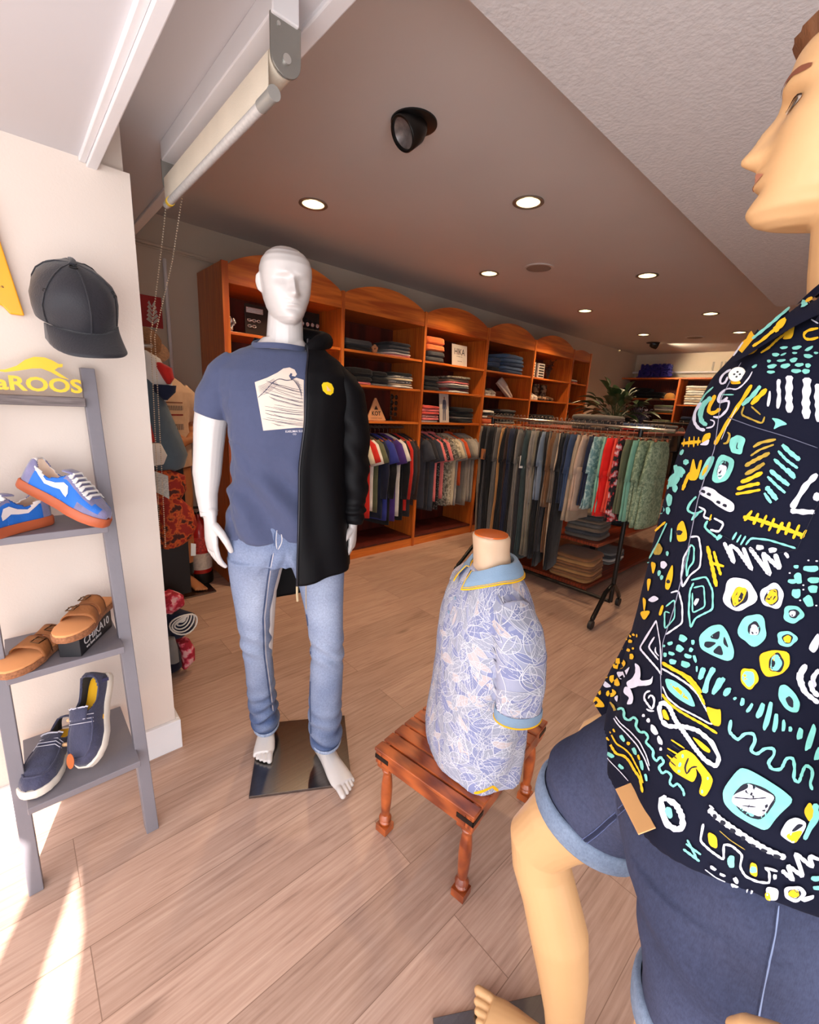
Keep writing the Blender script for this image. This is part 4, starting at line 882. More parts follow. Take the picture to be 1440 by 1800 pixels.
t = thing('hanging_jersey', 'white jersey with red and navy panels bunched on the top arm of the stand', 'shirt', (.55, 2.30, 1.6))
MBs.obj('white_panel', white, t, smooth=True, fix=False)
mb = MB(); drape(mb, [((.585, 2.27, 1.565), .01, .02), ((.605, 2.26, 1.545), .03, .03), ((.62, 2.26, 1.50), .022, .03), ((.62, 2.26, 1.475), .005, .01)], 2, rough=.006); mb.obj('red_panel', red, t, smooth=True, fix=False)
mb = MB(); drape(mb, [((.60, 2.25, 1.47), .05, .03), ((.60, 2.25, 1.44), .045, .03), ((.60, 2.25, 1.405), .01, .02)], 3, rough=.006); mb.obj('navy_panel', navy, t, smooth=True, fix=False)
hat = MB().lathe([(.105, 0), (.108, .004), (.07, .02), (.065, .06), (.045, .085), (.001, .09)], (0, 0, 0), 32, caps=False, M=basis((.57, 2.44, 1.63), (1, .1, 0), (.05, .75, .6)))
tag(hat.obj('straw_hat', mat('straw', (142, 96, 60), .7, var=.3, vscale=120, bump=.5, bscale=200), None, smooth=True), 'brown straw hat hung above the jersey behind the bead chain', 'hat')
mb = MB(); drape(mb, [((.53, 2.33, 1.50), .05, .08), ((.54, 2.33, 1.38), .085, .10), ((.56, 2.34, 1.24), .11, .12), ((.575, 2.34, 1.15), .12, .12), ((.59, 2.34, 1.09), .09, .10), ((.61, 2.34, 1.07), .03, .05)], 5, fold=9)
tag(mb.obj('hanging_t_shirt', F('slate_teal', (84, 98, 108)), None, smooth=True, fix=False), 'slate grey t-shirt hanging under the jersey beside the pier', 't-shirt')
mb = MB(); drape(mb, [((.46, 2.24, 1.40), .05, .05), ((.475, 2.24, 1.30), .06, .05), ((.49, 2.24, 1.22), .06, .05)], 6, fold=9)
mbw2 = MB(); drape(mbw2, [((.50, 2.235, 1.215), .062, .05), ((.51, 2.235, 1.16), .07, .05), ((.52, 2.235, 1.12), .04, .04)], 7, fold=9)
t = thing('folded_scarf', 'red and white garment hanging in front of the slate t-shirt', 'garment', (.48, 2.24, 1.3)); mb.obj('red_part', F('flag_red', (196, 52, 40)), t, smooth=True, fix=False); mbw2.obj('white_part', white, t, smooth=True, fix=False)
tg = MB().prism([(0, 0), (.075, -.03), (.055, .075), (-.02, .09)], 0, .002, basis((.505, 2.20, 1.01), (.9, -.3, -.2), (0, 0, 1))).obj('paper_tag', mat('tag_print', (196, 190, 180), .6, var=.25, vscale=150), None); tag(tg, 'large white printed price tag hanging under the slate t-shirt', 'tag')
def floral(name, c1, c2, c3): return blotch(name, c1, c2, c3, 26)
m_orfl = floral('orange_flower_print', (150, 34, 20), (214, 92, 34), (70, 26, 18))
mb = MB(); drape(mb, [((.555, 2.29, 1.085), .05, .05), ((.59, 2.29, 1.05), .075, .07), ((.60, 2.29, .98), .07, .07), ((.57, 2.28, .93), .06, .06)], 11, rough=.02)
mb2 = MB(); drape(mb2, [((.585, 2.28, .96), .04, .05), ((.62, 2.28, .88), .075, .06), ((.625, 2.28, .80), .085, .06), ((.60, 2.28, .74), .08, .06), ((.58, 2.28, .71), .05, .05)], 12, rough=.018)
tag(mb.obj('swim_shorts', m_orfl, None, smooth=True, fix=False), 'orange and red flower-print swim shorts on the upper middle arm', 'swim shorts', 'swim shorts on the display stand')
tag(mb2.obj('swim_shorts', m_orfl, None, smooth=True, fix=False), 'orange and red flower-print swim shorts on the lower middle arm', 'swim shorts', 'swim shorts on the display stand')
tg = MB().prism([(0, 0), (.022, 0), (.026, .06), (.004, .066)], 0, .002, basis((.655, 2.22, .66), (.95, -.3, 0), (0, 0, 1))).obj('small_tag', mat('tag_white', (220, 214, 204), .6), None); tag(tg, 'small white tag under the orange flower-print shorts', 'tag')
# dark display board behind the shorts
tag(MB().box((.48, 2.42, .38), (.70, 2.44, 1.09)).obj('dark_board', mat('black_panel', (20, 16, 16), .4), None), 'tall dark panel behind the orange flower-print shorts', 'panel')
m_pkfl = floral('pink_flower_print', (160, 24, 44), (216, 70, 96), (226, 170, 170))
mb = MB(); drape(mb, [((.53, 2.27, .47), .05, .05), ((.56, 2.27, .44), .07, .06), ((.57, 2.27, .40), .06, .06), ((.55, 2.27, .37), .03, .03)], 14, rough=.02)
tag(mb.obj('swim_shorts', m_pkfl, None, smooth=True, fix=False), 'pink flower-print swim shorts rolled on the lowest arm', 'swim shorts')
t = thing('rolled_t_shirt', 'navy and white striped shirt rolled around the lowest arm', 't-shirt', (.57, 2.26, .30))
mb = MB(); 
for i in range(5): mb.tube([(.598 + (.064 - i * .012) * math.cos(a), 2.198 + .004 * i + .012 * math.cos(a * 2), .318 + i * .004 + (.052 - i * .010) * math.sin(a + .3 * i)) for a in [2 * PI * k / 20 for k in range(21)]], .0038, 7)
mb.obj('white_stripes', white, t, smooth=True, fix=False)
mb = MB(); drape(mb, [((.58, 2.27, .36), .03, .03), ((.60, 2.27, .32), .07, .06), ((.60, 2.27, .26), .065, .06), ((.58, 2.27, .22), .03, .03)], 15, rough=.01); mb.obj('navy_cloth', navy, t, smooth=True, fix=False)
mb = MB(); drape(mb, [((.53, 2.20, .26), .02, .02), ((.535, 2.20, .20), .025, .015), ((.54, 2.20, .12), .022, .012)], 16, rough=.004); tag(mb.obj('grey_strap', grey, None, smooth=True, fix=False), 'grey cloth band hanging from the rolled striped shirt', 'strap')
mb = MB(); drape(mb, [((.60, 2.27, .19), .03, .04), ((.62, 2.27, .13), .035, .04), ((.62, 2.27, .06), .03, .03), ((.60, 2.27, .03), .01, .02)], 17, rough=.012); tag(mb.obj('beach_towel', m_pkfl, None, smooth=True, fix=False), 'pink flower-print cloth hanging below the rolled striped shirt', 'cloth')
mb = MB(); drape(mb, [((.50, 2.34, .30), .06, .06), ((.52, 2.35, .16), .075, .08), ((.53, 2.36, .03), .085, .09), ((.53, 2.36, .012), .08, .08)], 18, rough=.008, fold=6); tag(mb.obj('navy_trousers', F('deep_navy', (24, 24, 44)), None, smooth=True, fix=False), 'dark navy trousers hanging to the floor beside the pier', 'trousers')
for o in [q for q in COL.objects if q not in before_ and q.parent is None]: o.location.x -= .055
# ================================================================== ladder shelf
m_grey = mat('grey_painted_wood', (120, 114, 120), .5, var=.05, vscale=6, bump=.08, bscale=40)
t_l = thing('ladder_shelf', 'grey wooden ladder shelf with three shelves of shoes leaning on the white pier', 'shelf', (.05, 1.55, 0))
def railbox(x0, x1, name):
    mb = MB(); dv = .045
    def p(x, z, o): v = lerp(1.402, 1.70, z / 1.49) + o; return (x, v, z)
    v = [p(x0, 0, 0), p(x1, 0, 0), p(x1, 0, dv), p(x0, 0, dv), p(x0, 1.50, -.0), p(x1, 1.50, 0), (x1, 1.735, 1.50), (x0, 1.735, 1.50)]
    mb.add(v, [(0, 3, 2, 1), (4, 5, 6, 7), (0, 1, 5, 4), (1, 2, 6, 5), (2, 3, 7, 6), (3, 0, 4, 7)]); return mb.obj(name, m_grey, t_l, bevel=.002)
railbox(.186, .222, 'rail'); railbox(-.115, -.081, 'rail')
SHV = [(1.045, 1.53), (.668, 1.472), (.296, 1.40)]
for z, v in SHV: MB().box((-.085, v, z - .021), (.190, 1.73, z)).obj('shelf', m_grey, t_l, bevel=.002)
tag(MB().box((-.081, 1.668, 1.385), (.186, 1.72, 1.412)).obj('top_crossbar', mat('weathered_grey_wood', (112, 100, 98), .7, var=.35, vscale=6, stretch=(3, 40, 40), bump=.4, bscale=8), t_l, bevel=.002), 'weathered grey crossbar')
# yellow standing letters
m_yel = mat('yellow_board_letters', (236, 188, 22), .45)
t = thing('letter_sign', 'yellow cut-out letters reading KangaROOS with a kangaroo above on the crossbar', 'sign', (.05, 1.69, 1.413))
My = basis((-.13, 1.685, 1.4125), (1, 0, 0), (0, 0, 1))
mb = MB(); solid_text(mb, 'KangaROOS', My, .312, .052, .012, bold=.03); mb.obj('letters', m_yel, t)
roo = [(.0, .0), (.03, .004), (.055, .016), (.075, .034), (.095, .044), (.118, .045), (.136, .038), (.148, .030), (.158, .031), (.156, .022), (.146, .020), (.137, .012), (.150, .002), (.168, -.012), (.150, -.008), (.128, .006), (.108, .014), (.088, .012), (.06, .004), (.03, -.003)]
MB().prism([(x + .115, y + .062) for x, y in roo], .0, .010, My).obj('kangaroo', m_yel, t)
# orange-yellow hanging board, cut by the frame
m_or = mat('amber_board', (240, 164, 20), .35)
t = thing('amber_board', 'amber yellow board with a thin circle and small print high on the pier wall', 'sign', (0, 1.74, 1.75))
Mb_ = basis((0, 1.748, 1.63), (1, 0, 0), (0, 0, 1))
MB().prism([(.075, .0), (.045, .0), (.03, .02), (-.10, .02), (-.20, .03), (-.17, .30), (.030, .285)], .0, .018, Mb_).obj('board', m_or, t, bevel=.003)
mb = MB(); mb.tube([(.0 + .028 * math.cos(a), 1.7285, 1.735 + .028 * math.sin(a)) for a in [2 * PI * k / 30 for k in range(31)]], .0008, 5); mb.obj('circle_line', m_ink, t)
mb = MB(); solid_text(mb, 'onsmade.es', Mb_ @ Matrix.Translation((-.05, .065, .0185)), .09, .007, .0004); mb.obj('small_print', m_ink, t)
# ------------------------------------------------------------------ black cap
m_cap = mat('black_cap_cloth', (26, 24, 32), .62, bump=.15, bscale=200, sheen=.2)
t = thing('baseball_cap', 'black baseball cap hung over the top of the ladder shelf', 'cap', (.2, 1.66, 1.5))
cz = Vector((-.02, -.50, .86)).normalized(); cy = Vector((.16, -.86, -.50)); cy = (cy - cz * cy.dot(cz)).normalized(); cx = cy.cross(cz)
Mc = Matrix.Translation((.182, 1.615, 1.635)) @ Matrix((cx, cy, cz)).transposed().to_4x4() @ Matrix.Scale(1.13, 4)
def capring(zz, rx, ry, n=48, seed=0, rough=0): 
    r = []
    for k in range(n):
        a = 2 * PI * k / n; s = 1 + rough * noise.noise(Vector((math.cos(a) * 2, math.sin(a) * 2, zz * 14 + seed)))
        seam = .006 * math.exp(-((a * 3 / PI) % 1 - .5) ** 2 * 60)
        r.append(Mc @ Vector((rx * s * math.cos(a) * (1 - seam), ry * s * math.sin(a) * (1 - seam), zz)))
    return r
rows = [(0, .083, .098), (.02, .085, .101), (.045, .085, .10), (.07, .080, .094), (.09, .070, .084), (.106, .054, .066), (.118, .033, .040), (.124, .012, .014), (.1245, .003, .003)]
R_ = [capring(z, a_, b_, rough=.09) for z, a_, b_ in rows]
cr_ = MB().loft(R_, caps=True).obj('crown', m_cap, t, smooth=True)
mb = MB(); top = []; bot = []
rows = []
for j in range(9):
    q = j / 8; r = []
    for k in range(25):
        a = lerp(-1.08, 1.08, k / 24); bx = .085 * math.sin(a); by = .098 * math.cos(a) 
        ex = .078 * math.sin(a * .95); ey = .094 + .078 * math.cos(a * 1.18) ** .6 if abs(a * 1.18) < PI / 2 else .094
        b2 = a / 1.08 * PI / 2; ex = .076 * math.sin(b2); ey = .046 + .128 * max(0, math.cos(b2)) ** .7; x = lerp(bx, ex, q); y = lerp(by - .004, ey, q); z = .004 - q * .020 - (x / .085) ** 2 * .020 * (0.3 + q)
        r.append(Mc @ Vector((x, y, z)))
    rows.append(r)
mb.loft(rows, closed=False, caps=False); br_ = mb.obj('brim', m_cap, t, smooth=True); so = br_.modifiers.new('s', 'SOLIDIFY'); so.thickness = .0045; so.offset = 0
def capsurf(a, z, off=.0012):
    tab = [(0, .083, .098), (.02, .085, .101), (.045, .085, .10), (.07, .080, .094), (.09, .070, .084), (.106, .054, .066), (.118, .033, .040), (.1245, .003, .003)]
    rx, ry = interp(tab, z); s = 1 + .09 * noise.noise(Vector((math.cos(a) * 2, math.sin(a) * 2, z * 14)))
    return Mc @ Vector(((rx + off) * s * math.cos(a), (ry + off) * s * math.sin(a), z + off * .5))
for i in range(6):
    a = PI / 6 + i * PI / 3 + (0 if i not in (0, 1, 2) else 0)
    MB().tube([capsurf(a, z) for z in (.003, .02, .045, .07, .09, .106, .118, .123)], .0018, 6).obj('seam', m_cap, cr_, smooth=True)
MB().lathe([(.001, .126), (.008, .126), (.009, .1225), (.001, .122)], n=16, M=Mc).obj('button', m_cap, cr_, smooth=True)
MB().tube([capsurf(-1.9, .10, .006), capsurf(-1.8, .116, .006), Mc @ Vector((0, 0, .132)), Mc @ Vector((.006, .016, .129))], [(.007, .003)] * 4, 8).obj('strap_tab', m_cap, t, smooth=True)
MB().tube([Mc @ Vector((.006 + .008 * math.cos(q), .024 + .009 * math.sin(q), .125)) for q in [2 * PI * k / 16 for k in range(17)]], .0016, 6).obj('ring', m_tubeblk, t, smooth=True)
for a, z in ((2.62, .075), (.52, .075), (1.57 + 1.0, .085)): MB().tube([capsurf(a, z, .0022) + (Mc.to_3x3() @ Vector((.0032 * math.cos(q), .0 , .0032 * math.sin(q)))) for q in [2 * PI * k / 12 for k in range(13)]], .0009, 5).obj('eyelet', m_tubeblk, cr_, smooth=True)
# ================================================================== shoes
def shoe_frame(heel, toe, roll=0.0, up=(0, 0, 1)):
    h, e = Vector(heel), Vector(toe); x = (e - h).normalized(); y = Vector(up).cross(x).normalized(); z = x.cross(y)
    R = Matrix((x, y, z)).transposed().to_4x4(); return Matrix.Translation(h) @ R @ Matrix.Rotation(roll, 4, 'X')
HW = [(0, .020), (.04, .028), (.15, .031), (.35, .030), (.5, .034), (.66, .043), (.8, .043), (.9, .035), (.96, .024), (1, .010)]
def shell_fn(L_, HT, wscale=1.0, bend=.14):
    def f(s, tt, off=0.0):
        hw = interp(HW, s)[0] * wscale + off; h = interp(HT, s)[0] + off; a = tt * PI / 2
        x = s * L_; y = math.copysign(abs(math.sin(a)) ** .55, math.sin(a)) * hw + bend * L_ * .10 * math.sin(PI * max(0, s - .3))
        z = (max(0, math.cos(a)) ** .75) * h
        return Vector((x, y, z))
    return f
def sole_mesh(L_, t0, wscale, off, bend=.14, curve=0.0, waves=0):
    n = 60; mb = MB(); rings = []
    for z, o_ in ((0, off * .3), (t0 * .15, off * .9), (t0 * .5, off), (t0 * .9, off * .9), (t0, off * .5)):
        r = []
        for k in range(n):
            q = k / n * 2; side = 1 if q < 1 else -1; s = q if q < 1 else 2 - q
            s = .5 - .5 * math.cos(PI * s); hw = interp(HW, s)[0] * wscale + o_
            if s < .001 or s > .999: hw = 0
            w = waves * math.sin(k * 2.1)
            r.append(Vector(((s * (L_ + 2 * o_)) - o_, side * (hw + w) + bend * L_ * .10 * math.sin(PI * max(0, s - .3)), z + curve * ((s - .45) ** 2))))
        rings.append(r)
    return rings
def build_shoe(M, L_, HT, mats, t, open_s=(.06, .44), open_t=.52, sole_t=.022, wscale=1.0, sole_off=.004, lining=None, part=None, sole_m=None, insole=None, curve=0.0):
    f = shell_fn(L_, HT, wscale); nS_, nT_ = 56, 30; mb = MB()
    vs = []; 
    for i in range(nS_ + 1):
        s = i / nS_; s_ = s
        for j in range(nT_ + 1):
            tt = -1 + 2 * j / nT_; p = f(s_, tt); p.z += sole_t + curve * ((s - .45) ** 2); vs.append(M @ p)
    fs = []; mi = []
    for i in range(nS_):
        for j in range(nT_):
            s = (i + .5) / nS_; tt = -1 + 2 * (j + .5) / nT_
            m_ = (open_s[0] + open_s[1]) / 2; h_ = (open_s[1] - open_s[0]) / 2
            if abs(s - m_) < h_ and abs(tt) < open_t * math.sqrt(max(0, 1 - ((s - m_) / h_) ** 2)) ** .7: continue
            fs.append((i * (nT_ + 1) + j, (i + 1) * (nT_ + 1) + j, (i + 1) * (nT_ + 1) + j + 1, i * (nT_ + 1) + j + 1)); mi.append(part(s, tt) if part else 0)
    k = len(mb.v); mb.v += [tuple(v) for v in vs]; mb.f += fs; mb.mi += mi
    o = mb.obj('upper', mats + [lining or mats[0]], t, smooth=True, angle=None)
    so = o.modifiers.new('s', 'SOLIDIFY'); so.thickness = .004; so.offset = -1; so.material_offset = len(mats); so.material_offset_rim = 0
    rings = sole_mesh(L_, sole_t + .006, wscale, sole_off, curve=curve); MB().loft([[M @ p for p in r] for r in rings]).obj('sole', sole_m, t, smooth=True)
    if insole:
        ix = lambda x: .04 * L_ + x * .70; r = [M @ Vector((ix(p.x), p.y * .78, sole_t + .006 + curve * ((ix(p.x) / L_ - .45) ** 2))) for p in rings[0]]; r2 = [M @ Vector((ix(p.x), p.y * .78, sole_t + .010 + curve * ((ix(p.x) / L_ - .45) ** 2))) for p in rings[0]]
        MB().loft([r, r2]).obj('insole', insole, t)
    return f
def P_(M, f, s, tt, off, sole_t, curve=0): 
    p = f(s, tt, off); p.z += sole_t + curve * ((s - .45) ** 2); return M @ p
m_blue_u = mat('bright_blue_mesh', (28, 104, 196), .6, bump=.2, bscale=300); m_suede = mat('mauve_grey_suede', (122, 116, 150), .9, var=.18, vscale=30, sheen=.4, bump=.2, bscale=250)
m_whl = mat('white_leather', (228, 218, 214), .45); m_gum = mat('gum_rubber', (178, 88, 52), .5); m_lin = F('peach_lining', (232, 204, 182)); m_lace = F('white_lace', (236, 232, 228))
HTs = [(0, .072), (.04, .078), (.12, .072), (.28, .062), (.40, .075), (.46, .082), (.6, .066), (.75, .048), (.9, .034), (.96, .028), (1, .012)]
def trainer(heel, toe, roll, label, up=(0, 0, 1), flip=1):
    t = thing('trainer', label, 'shoe', heel, 'blue trainers on the top shelf')
    h, e = Vector(heel), Vector(toe); L_ = .252; e = h + (e - h).normalized() * L_; M = shoe_frame(h, e, roll, up)
    if flip < 0: M = M @ Matrix.Scale(-1, 4, (0, 1, 0))
    def part(s, tt):
        if s < .13 and abs(tt) > .25: return 1
        if s < .10: return 2
        if s > .93 or (s > .70 and abs(tt) > .72): return 1
        if .42 < s < .84 and abs(tt) < .46 and abs(tt) > .16: return 1
        if .78 < s < .94 and abs(tt) < .20: return 1
        if s < .42 and abs(tt) < .62: return 2 if s < .24 else 0
        return 0
    f = build_shoe(M, L_, HTs, [m_blue_u, m_suede, m_whl], t, lining=m_lin, part=part, sole_m=m_gum, insole=m_lin)
    tong = MB(); rows = []
    for i in range(9):
        s = lerp(.37, .78, i / 8); rows.append([P_(M, f, s, tt, .001 + (.012 * (1 - i / 8) ** 2 if s < .48 else 0), .022) for tt in (-.2, -.1, 0, .1, .2)])
    tong.loft(rows, closed=False, caps=False); to = tong.obj('tongue', m_suede, t, smooth=True); so = to.modifiers.new('s', 'SOLIDIFY'); so.thickness = .004
    for i in range(6):
        s = .47 + i * .055
        for sg in (-1, 1):
            MB().tube([P_(M, f, s + (.028 if sg > 0 else 0), -.34, .003, .022), P_(M, f, s + .012, -.12, .0065, .022), P_(M, f, s + .012, .12, .0065 + .001 * sg, .022), P_(M, f, s + (0 if sg > 0 else .028), .34, .003, .022)], [(.0042, .0016)] * 4, 8, up=tuple(M.to_3x3() @ Vector((0, 0, 1)))).obj('lace', m_lace, t, smooth=True)
    # white swoosh stripe with a small dark kangaroo spot, both flanks
    for sg in (-1, 1):
        mb = MB(); a_ = []; b_ = []
        pts = [(.10, .50, .03), (.18, .60, .05), (.28, .72, .06), (.38, .74, .07), (.46, .70, .10), (.52, .72, .13), (.56, .80, .06), (.56, .85, .01)]
        rows = [[P_(M, f, s, sg * (c - w_), .0016, .022), P_(M, f, s, sg * c, .0022, .022), P_(M, f, s, sg * (c + w_), .0016, .022)] for s, c, w_ in pts]
        mb.loft(rows, closed=False, caps=False); mb.obj('side_stripe', m_whl, t, smooth=True)
    return t, M, f
hB = onray(80, 897, 1.64); hB.z = 1.046; tB = onray(-60, 945, 1.52); tB.z = 1.046
trainer(hB, tB, 0, 'blue trainer with white laces lying flat at the left of the top shelf', flip=-1)
hA = Vector((.014, 1.660, 1.158)); tA = Vector((.178, 1.500, 1.047))
tA_, MA, fA = trainer(hA, tA, -.12, 'blue trainer with white laces, heel resting on the other trainer')
tgm = MB().box((-.008, -.001, -.046), (.008, .001, 0)); tg = tgm.obj('leather_tag', mat('orange_leather_tag', (222, 78, 28), .5), tA_, bevel=.0006); tg.matrix_world = Matrix.Translation(P_(MA, fA, .44, -.62, .006, .022)) @ Matrix.Rotation(-.6, 4, 'Z') @ Matrix.Rotation(.05, 4, 'Y')
# ---- sandals and box
m_sbl = mat('box_black', (24, 22, 26), .5)
bx = Vector((.0825, 1.492, .669)); bd = Vector((.62, .78, 0)).normalized(); bw = Vector((.78, -.62, 0)).normalized() * -1
Mbx = Matrix.Translation((.083, 1.483, .6685)) @ Matrix.Rotation(math.atan2(.13, .085), 4, 'Z')
t = thing('shoe_box', 'small black box reading CHIKA10 under the right sandal', 'box', (.12, 1.56, .668))
MB().box((0, 0, 0), (.185, .058, .062), M=Mbx).obj('carton', m_sbl, t, bevel=.0015)
mb = MB(); solid_text(mb, 'CHIKA10', Mbx @ basis((.022, -.0002, .024), (1, 0, 0), (0, 0, 1)), .145, .026, .0006, bold=.005)
solid_text(mb, 'we love shoes', Mbx @ basis((.03, -.0002, .010), (1, 0, 0), (0, 0, 1)), .085, .010, .0006); mb.obj('lettering', mat('box_print', (214, 208, 206), .5), t)
m_strap = mat('tan_nubuck', (146, 88, 44), .7, var=.2, vscale=25, bump=.15, bscale=150); m_foot = mat('footbed_suede', (224, 152, 96), .8, var=.06); m_cork = mat('cork', (150, 96, 62), .8, var=.35, vscale=160); m_buck = mat('bronze_buckle', (90, 62, 40), .25, .9)
def sandal(heel, toe, label, roll=0, flip=1):
    t = thing('sandal', label, 'sandal', heel, 'tan two-strap sandals'); h, e = Vector(heel), Vector(toe); L_ = .255; e = h + (e - h).normalized() * L_; M = shoe_frame(h, e, roll)
    if flip < 0: M = M @ Matrix.Scale(-1, 4, (0, 1, 0))
    R_ = sole_mesh(L_, .020, 1.08, .003); MB().loft([[M @ p for p in r] for r in R_]).obj('sole', m_cork, t, smooth=True, angle=50)
    R_ = sole_mesh(L_, .008, 1.02, .002); R_ = [[M @ (p + Vector((0, 0, .018))) for p in r] for r in R_]
    MB().loft(R_).obj('footbed', m_foot, t, smooth=True, angle=50)
    for s0, s1, hh in ((.28, .43, .056), (.50, .67, .050)):
        mb = MB(); rows = []
        for i in range(6):
            s = lerp(s0, s1, i / 5); hw = interp(HW, s)[0] * 1.08 + .003; r = []
            for k in range(17):
                a = PI * k / 16; y = math.copysign(abs(math.cos(a)) ** .6, math.cos(a)) * hw; z = .012 + (math.sin(a) ** .8) * (hh - (s - s0) * .09)
                r.append(M @ Vector((s * L_, y + .014 * L_ * math.sin(PI * max(0, s - .3)), z)))
            rows.append(r)
        mb.loft(rows, closed=False, caps=False); o = mb.obj('strap', m_strap, t, smooth=True); so = o.modifiers.new('s', 'SOLIDIFY'); so.thickness = .0028
        s = (s0 + s1) / 2; hw = interp(HW, s)[0] * 1.08
        yb = -hw * .45; zb = .012 + hh * .93 + .002
        rect = [(-.014, -.011), (.014, -.011), (.014, .011), (-.014, .011), (-.014, -.011)]
        MB().tube([M @ Vector((s * L_ + a_, yb + b_, zb - .004 * (abs(b_ + yb) > abs(yb)))) for a_, b_ in rect], .0018, 8).tube([M @ Vector((s * L_ + .0, yb - .011, zb)), M @ Vector((s * L_, yb + .011, zb + .001))], .0013, 6).obj('buckle', m_buck, o, smooth=True)
    return t
ctr = Mbx @ Vector((.09, .029, .0625))
sd = (Mbx.to_3x3() @ Vector((-1, 0, 0))).normalized()
sandal(ctr - sd * .130 + Vector((0, 0, .0015)), ctr + sd * .12 + Vector((0, 0, .0015)), 'tan suede sandal resting on the black box')
hS = onray(112, 1118, 1.66); hS.z = .6695; tS = onray(8, 1180, 1.49); tS.z = .6695
sandal(Vector((.075, 1.665, .6695)), Vector((-.062, 1.50, .6695)), 'tan suede sandal lying on the middle shelf left of the black box', flip=-1)
# ---- moccasins
m_can = mat('washed_navy_canvas', (58, 58, 82), .85, var=.25, vscale=22, bump=.3, bscale=180, sheen=.2); m_canl = F('dark_lining', (34, 32, 34)); m_yin = mat('yellow_insole', (236, 176, 14), .7); m_eva = mat('white_foam_sole', (226, 214, 200), .55); m_fray = F('frayed_edge', (196, 192, 204))
HTm = [(0, .056), (.04, .062), (.15, .058), (.3, .054), (.42, .066), (.5, .068), (.65, .058), (.8, .046), (.92, .034), (.97, .026), (1, .010)]
def moccasin(M, L_, label, flip=1):
    t = thing('canvas_shoe', label, 'shoe', tuple(M.translation), 'navy canvas shoes on the bottom shelf')
    if flip < 0: M = M @ Matrix.Scale(-1, 4, (0, 1, 0))
    f = build_shoe(M, L_, HTm, [m_can], t, open_s=(.05, .46), open_t=.62, sole_t=.020, wscale=1.06, sole_off=.005, lining=m_canl, sole_m=m_eva, insole=m_yin, curve=.02)
    st = .020; cv = .02
    pts = [(.50, -.52), (.62, -.50), (.74, -.47), (.84, -.40), (.905, -.22), (.92, 0), (.905, .22), (.84, .40), (.74, .47), (.62, .50), (.50, .52)]
    MB().tube([P_(M, f, s, tt, .001, st, cv) for s, tt in pts], .0028, 8).obj('toe_seam', m_can, t, smooth=True)
    mb = MB(); rows = []
    for i in range(6):
        s = lerp(.40, .54, i / 5); rows.append([P_(M, f, s, tt, .002 + .008 * (1 - i / 5), st, cv) for tt in (-.3, -.15, 0, .15, .3)])
    mb.loft(rows, closed=False, caps=False); o = mb.obj('tongue', m_can, t, smooth=True); so = o.modifiers.new('s', 'SOLIDIFY'); so.thickness = .003
    MB().tube([P_(M, f, .40, tt, .012, st, cv) + Vector((random.uniform(-1, 1), random.uniform(-1, 1), random.uniform(-1, 1))) * .002 for tt in [-.3 + .06 * k for k in range(11)]], .0024, 6).obj('frayed_edge', m_fray, t, smooth=True)
    MB().tube([P_(M, f, .05 + .40 * (1 - math.cos(PI * k / 10)) / 2, -.62 * math.sin(PI * (k / 10)) ** .5 if k not in (0, 10) else 0, .001, st, cv) for k in range(11)], .0022, 6).obj('collar_piping', m_can, t, smooth=True)
    MB().tube([P_(M, f, .05 + .40 * (1 - math.cos(PI * k / 10)) / 2, .62 * math.sin(PI * (k / 10)) ** .5 if k not in (0, 10) else 0, .001, st, cv) for k in range(11)], .0022, 6).obj('collar_piping', m_can, t, smooth=True)
    for s in (.47, .515, .555): MB().tube([P_(M, f, s, -.58, .003, st, cv), P_(M, f, s + .012, -.2, .006, st, cv), P_(M, f, s + .012, .2, .006, st, cv), P_(M, f, s, .58, .003, st, cv)], .0012, 6).obj('elastic_lace', m_fray, t, smooth=True)
    MB().tube([P_(M, f, .50, -.64, .006, st, cv), P_(M, f, .50, -.70, .014, st, cv)], .006, 10, round_ends=True).obj('bead', mat('wood_bead', (226, 178, 128), .5), t, smooth=True)
    return t, M, f
ML = shoe_frame((.035, 1.665, .297), (-.072, 1.425, .297), 0)
tL_, MLm, fL = moccasin(ML, .262, 'navy canvas slip-on shoe lying flat on the bottom shelf', flip=-1)
hR = Vector((.148, 1.625, .500)); tR = Vector((.062, 1.455, .300)); xr = (tR - hR).normalized()
MR = shoe_frame(hR, tR, 0, up=(-.62, -.52, .58))
tR_, MRm, fR = moccasin(MR, .268, 'navy canvas slip-on shoe propped upright against the ladder rail')
mb = MB().prism([(0.010 * math.cos(a) * (1 if math.cos(a) > 0 else 1), .024 * math.sin(a)) for a in [2 * PI * k / 20 for k in range(20)]], 0, .0015, basis(tuple(onray(124, 1338, 1.435)), (.8, -.5, 0), (.1, .1, 1)))
mb.obj('leather_tag', mat('orange_leather_tag2', (176, 88, 34), .5), tL_)
MB().box((0, 0, 0), (.018, .0015, .012), M=Matrix.Translation(P_(MRm, fR, .12, .72, .003, .02))).obj('side_label', mat('label_navy', (34, 30, 66), .6, var=.4, vscale=300), tR_) 
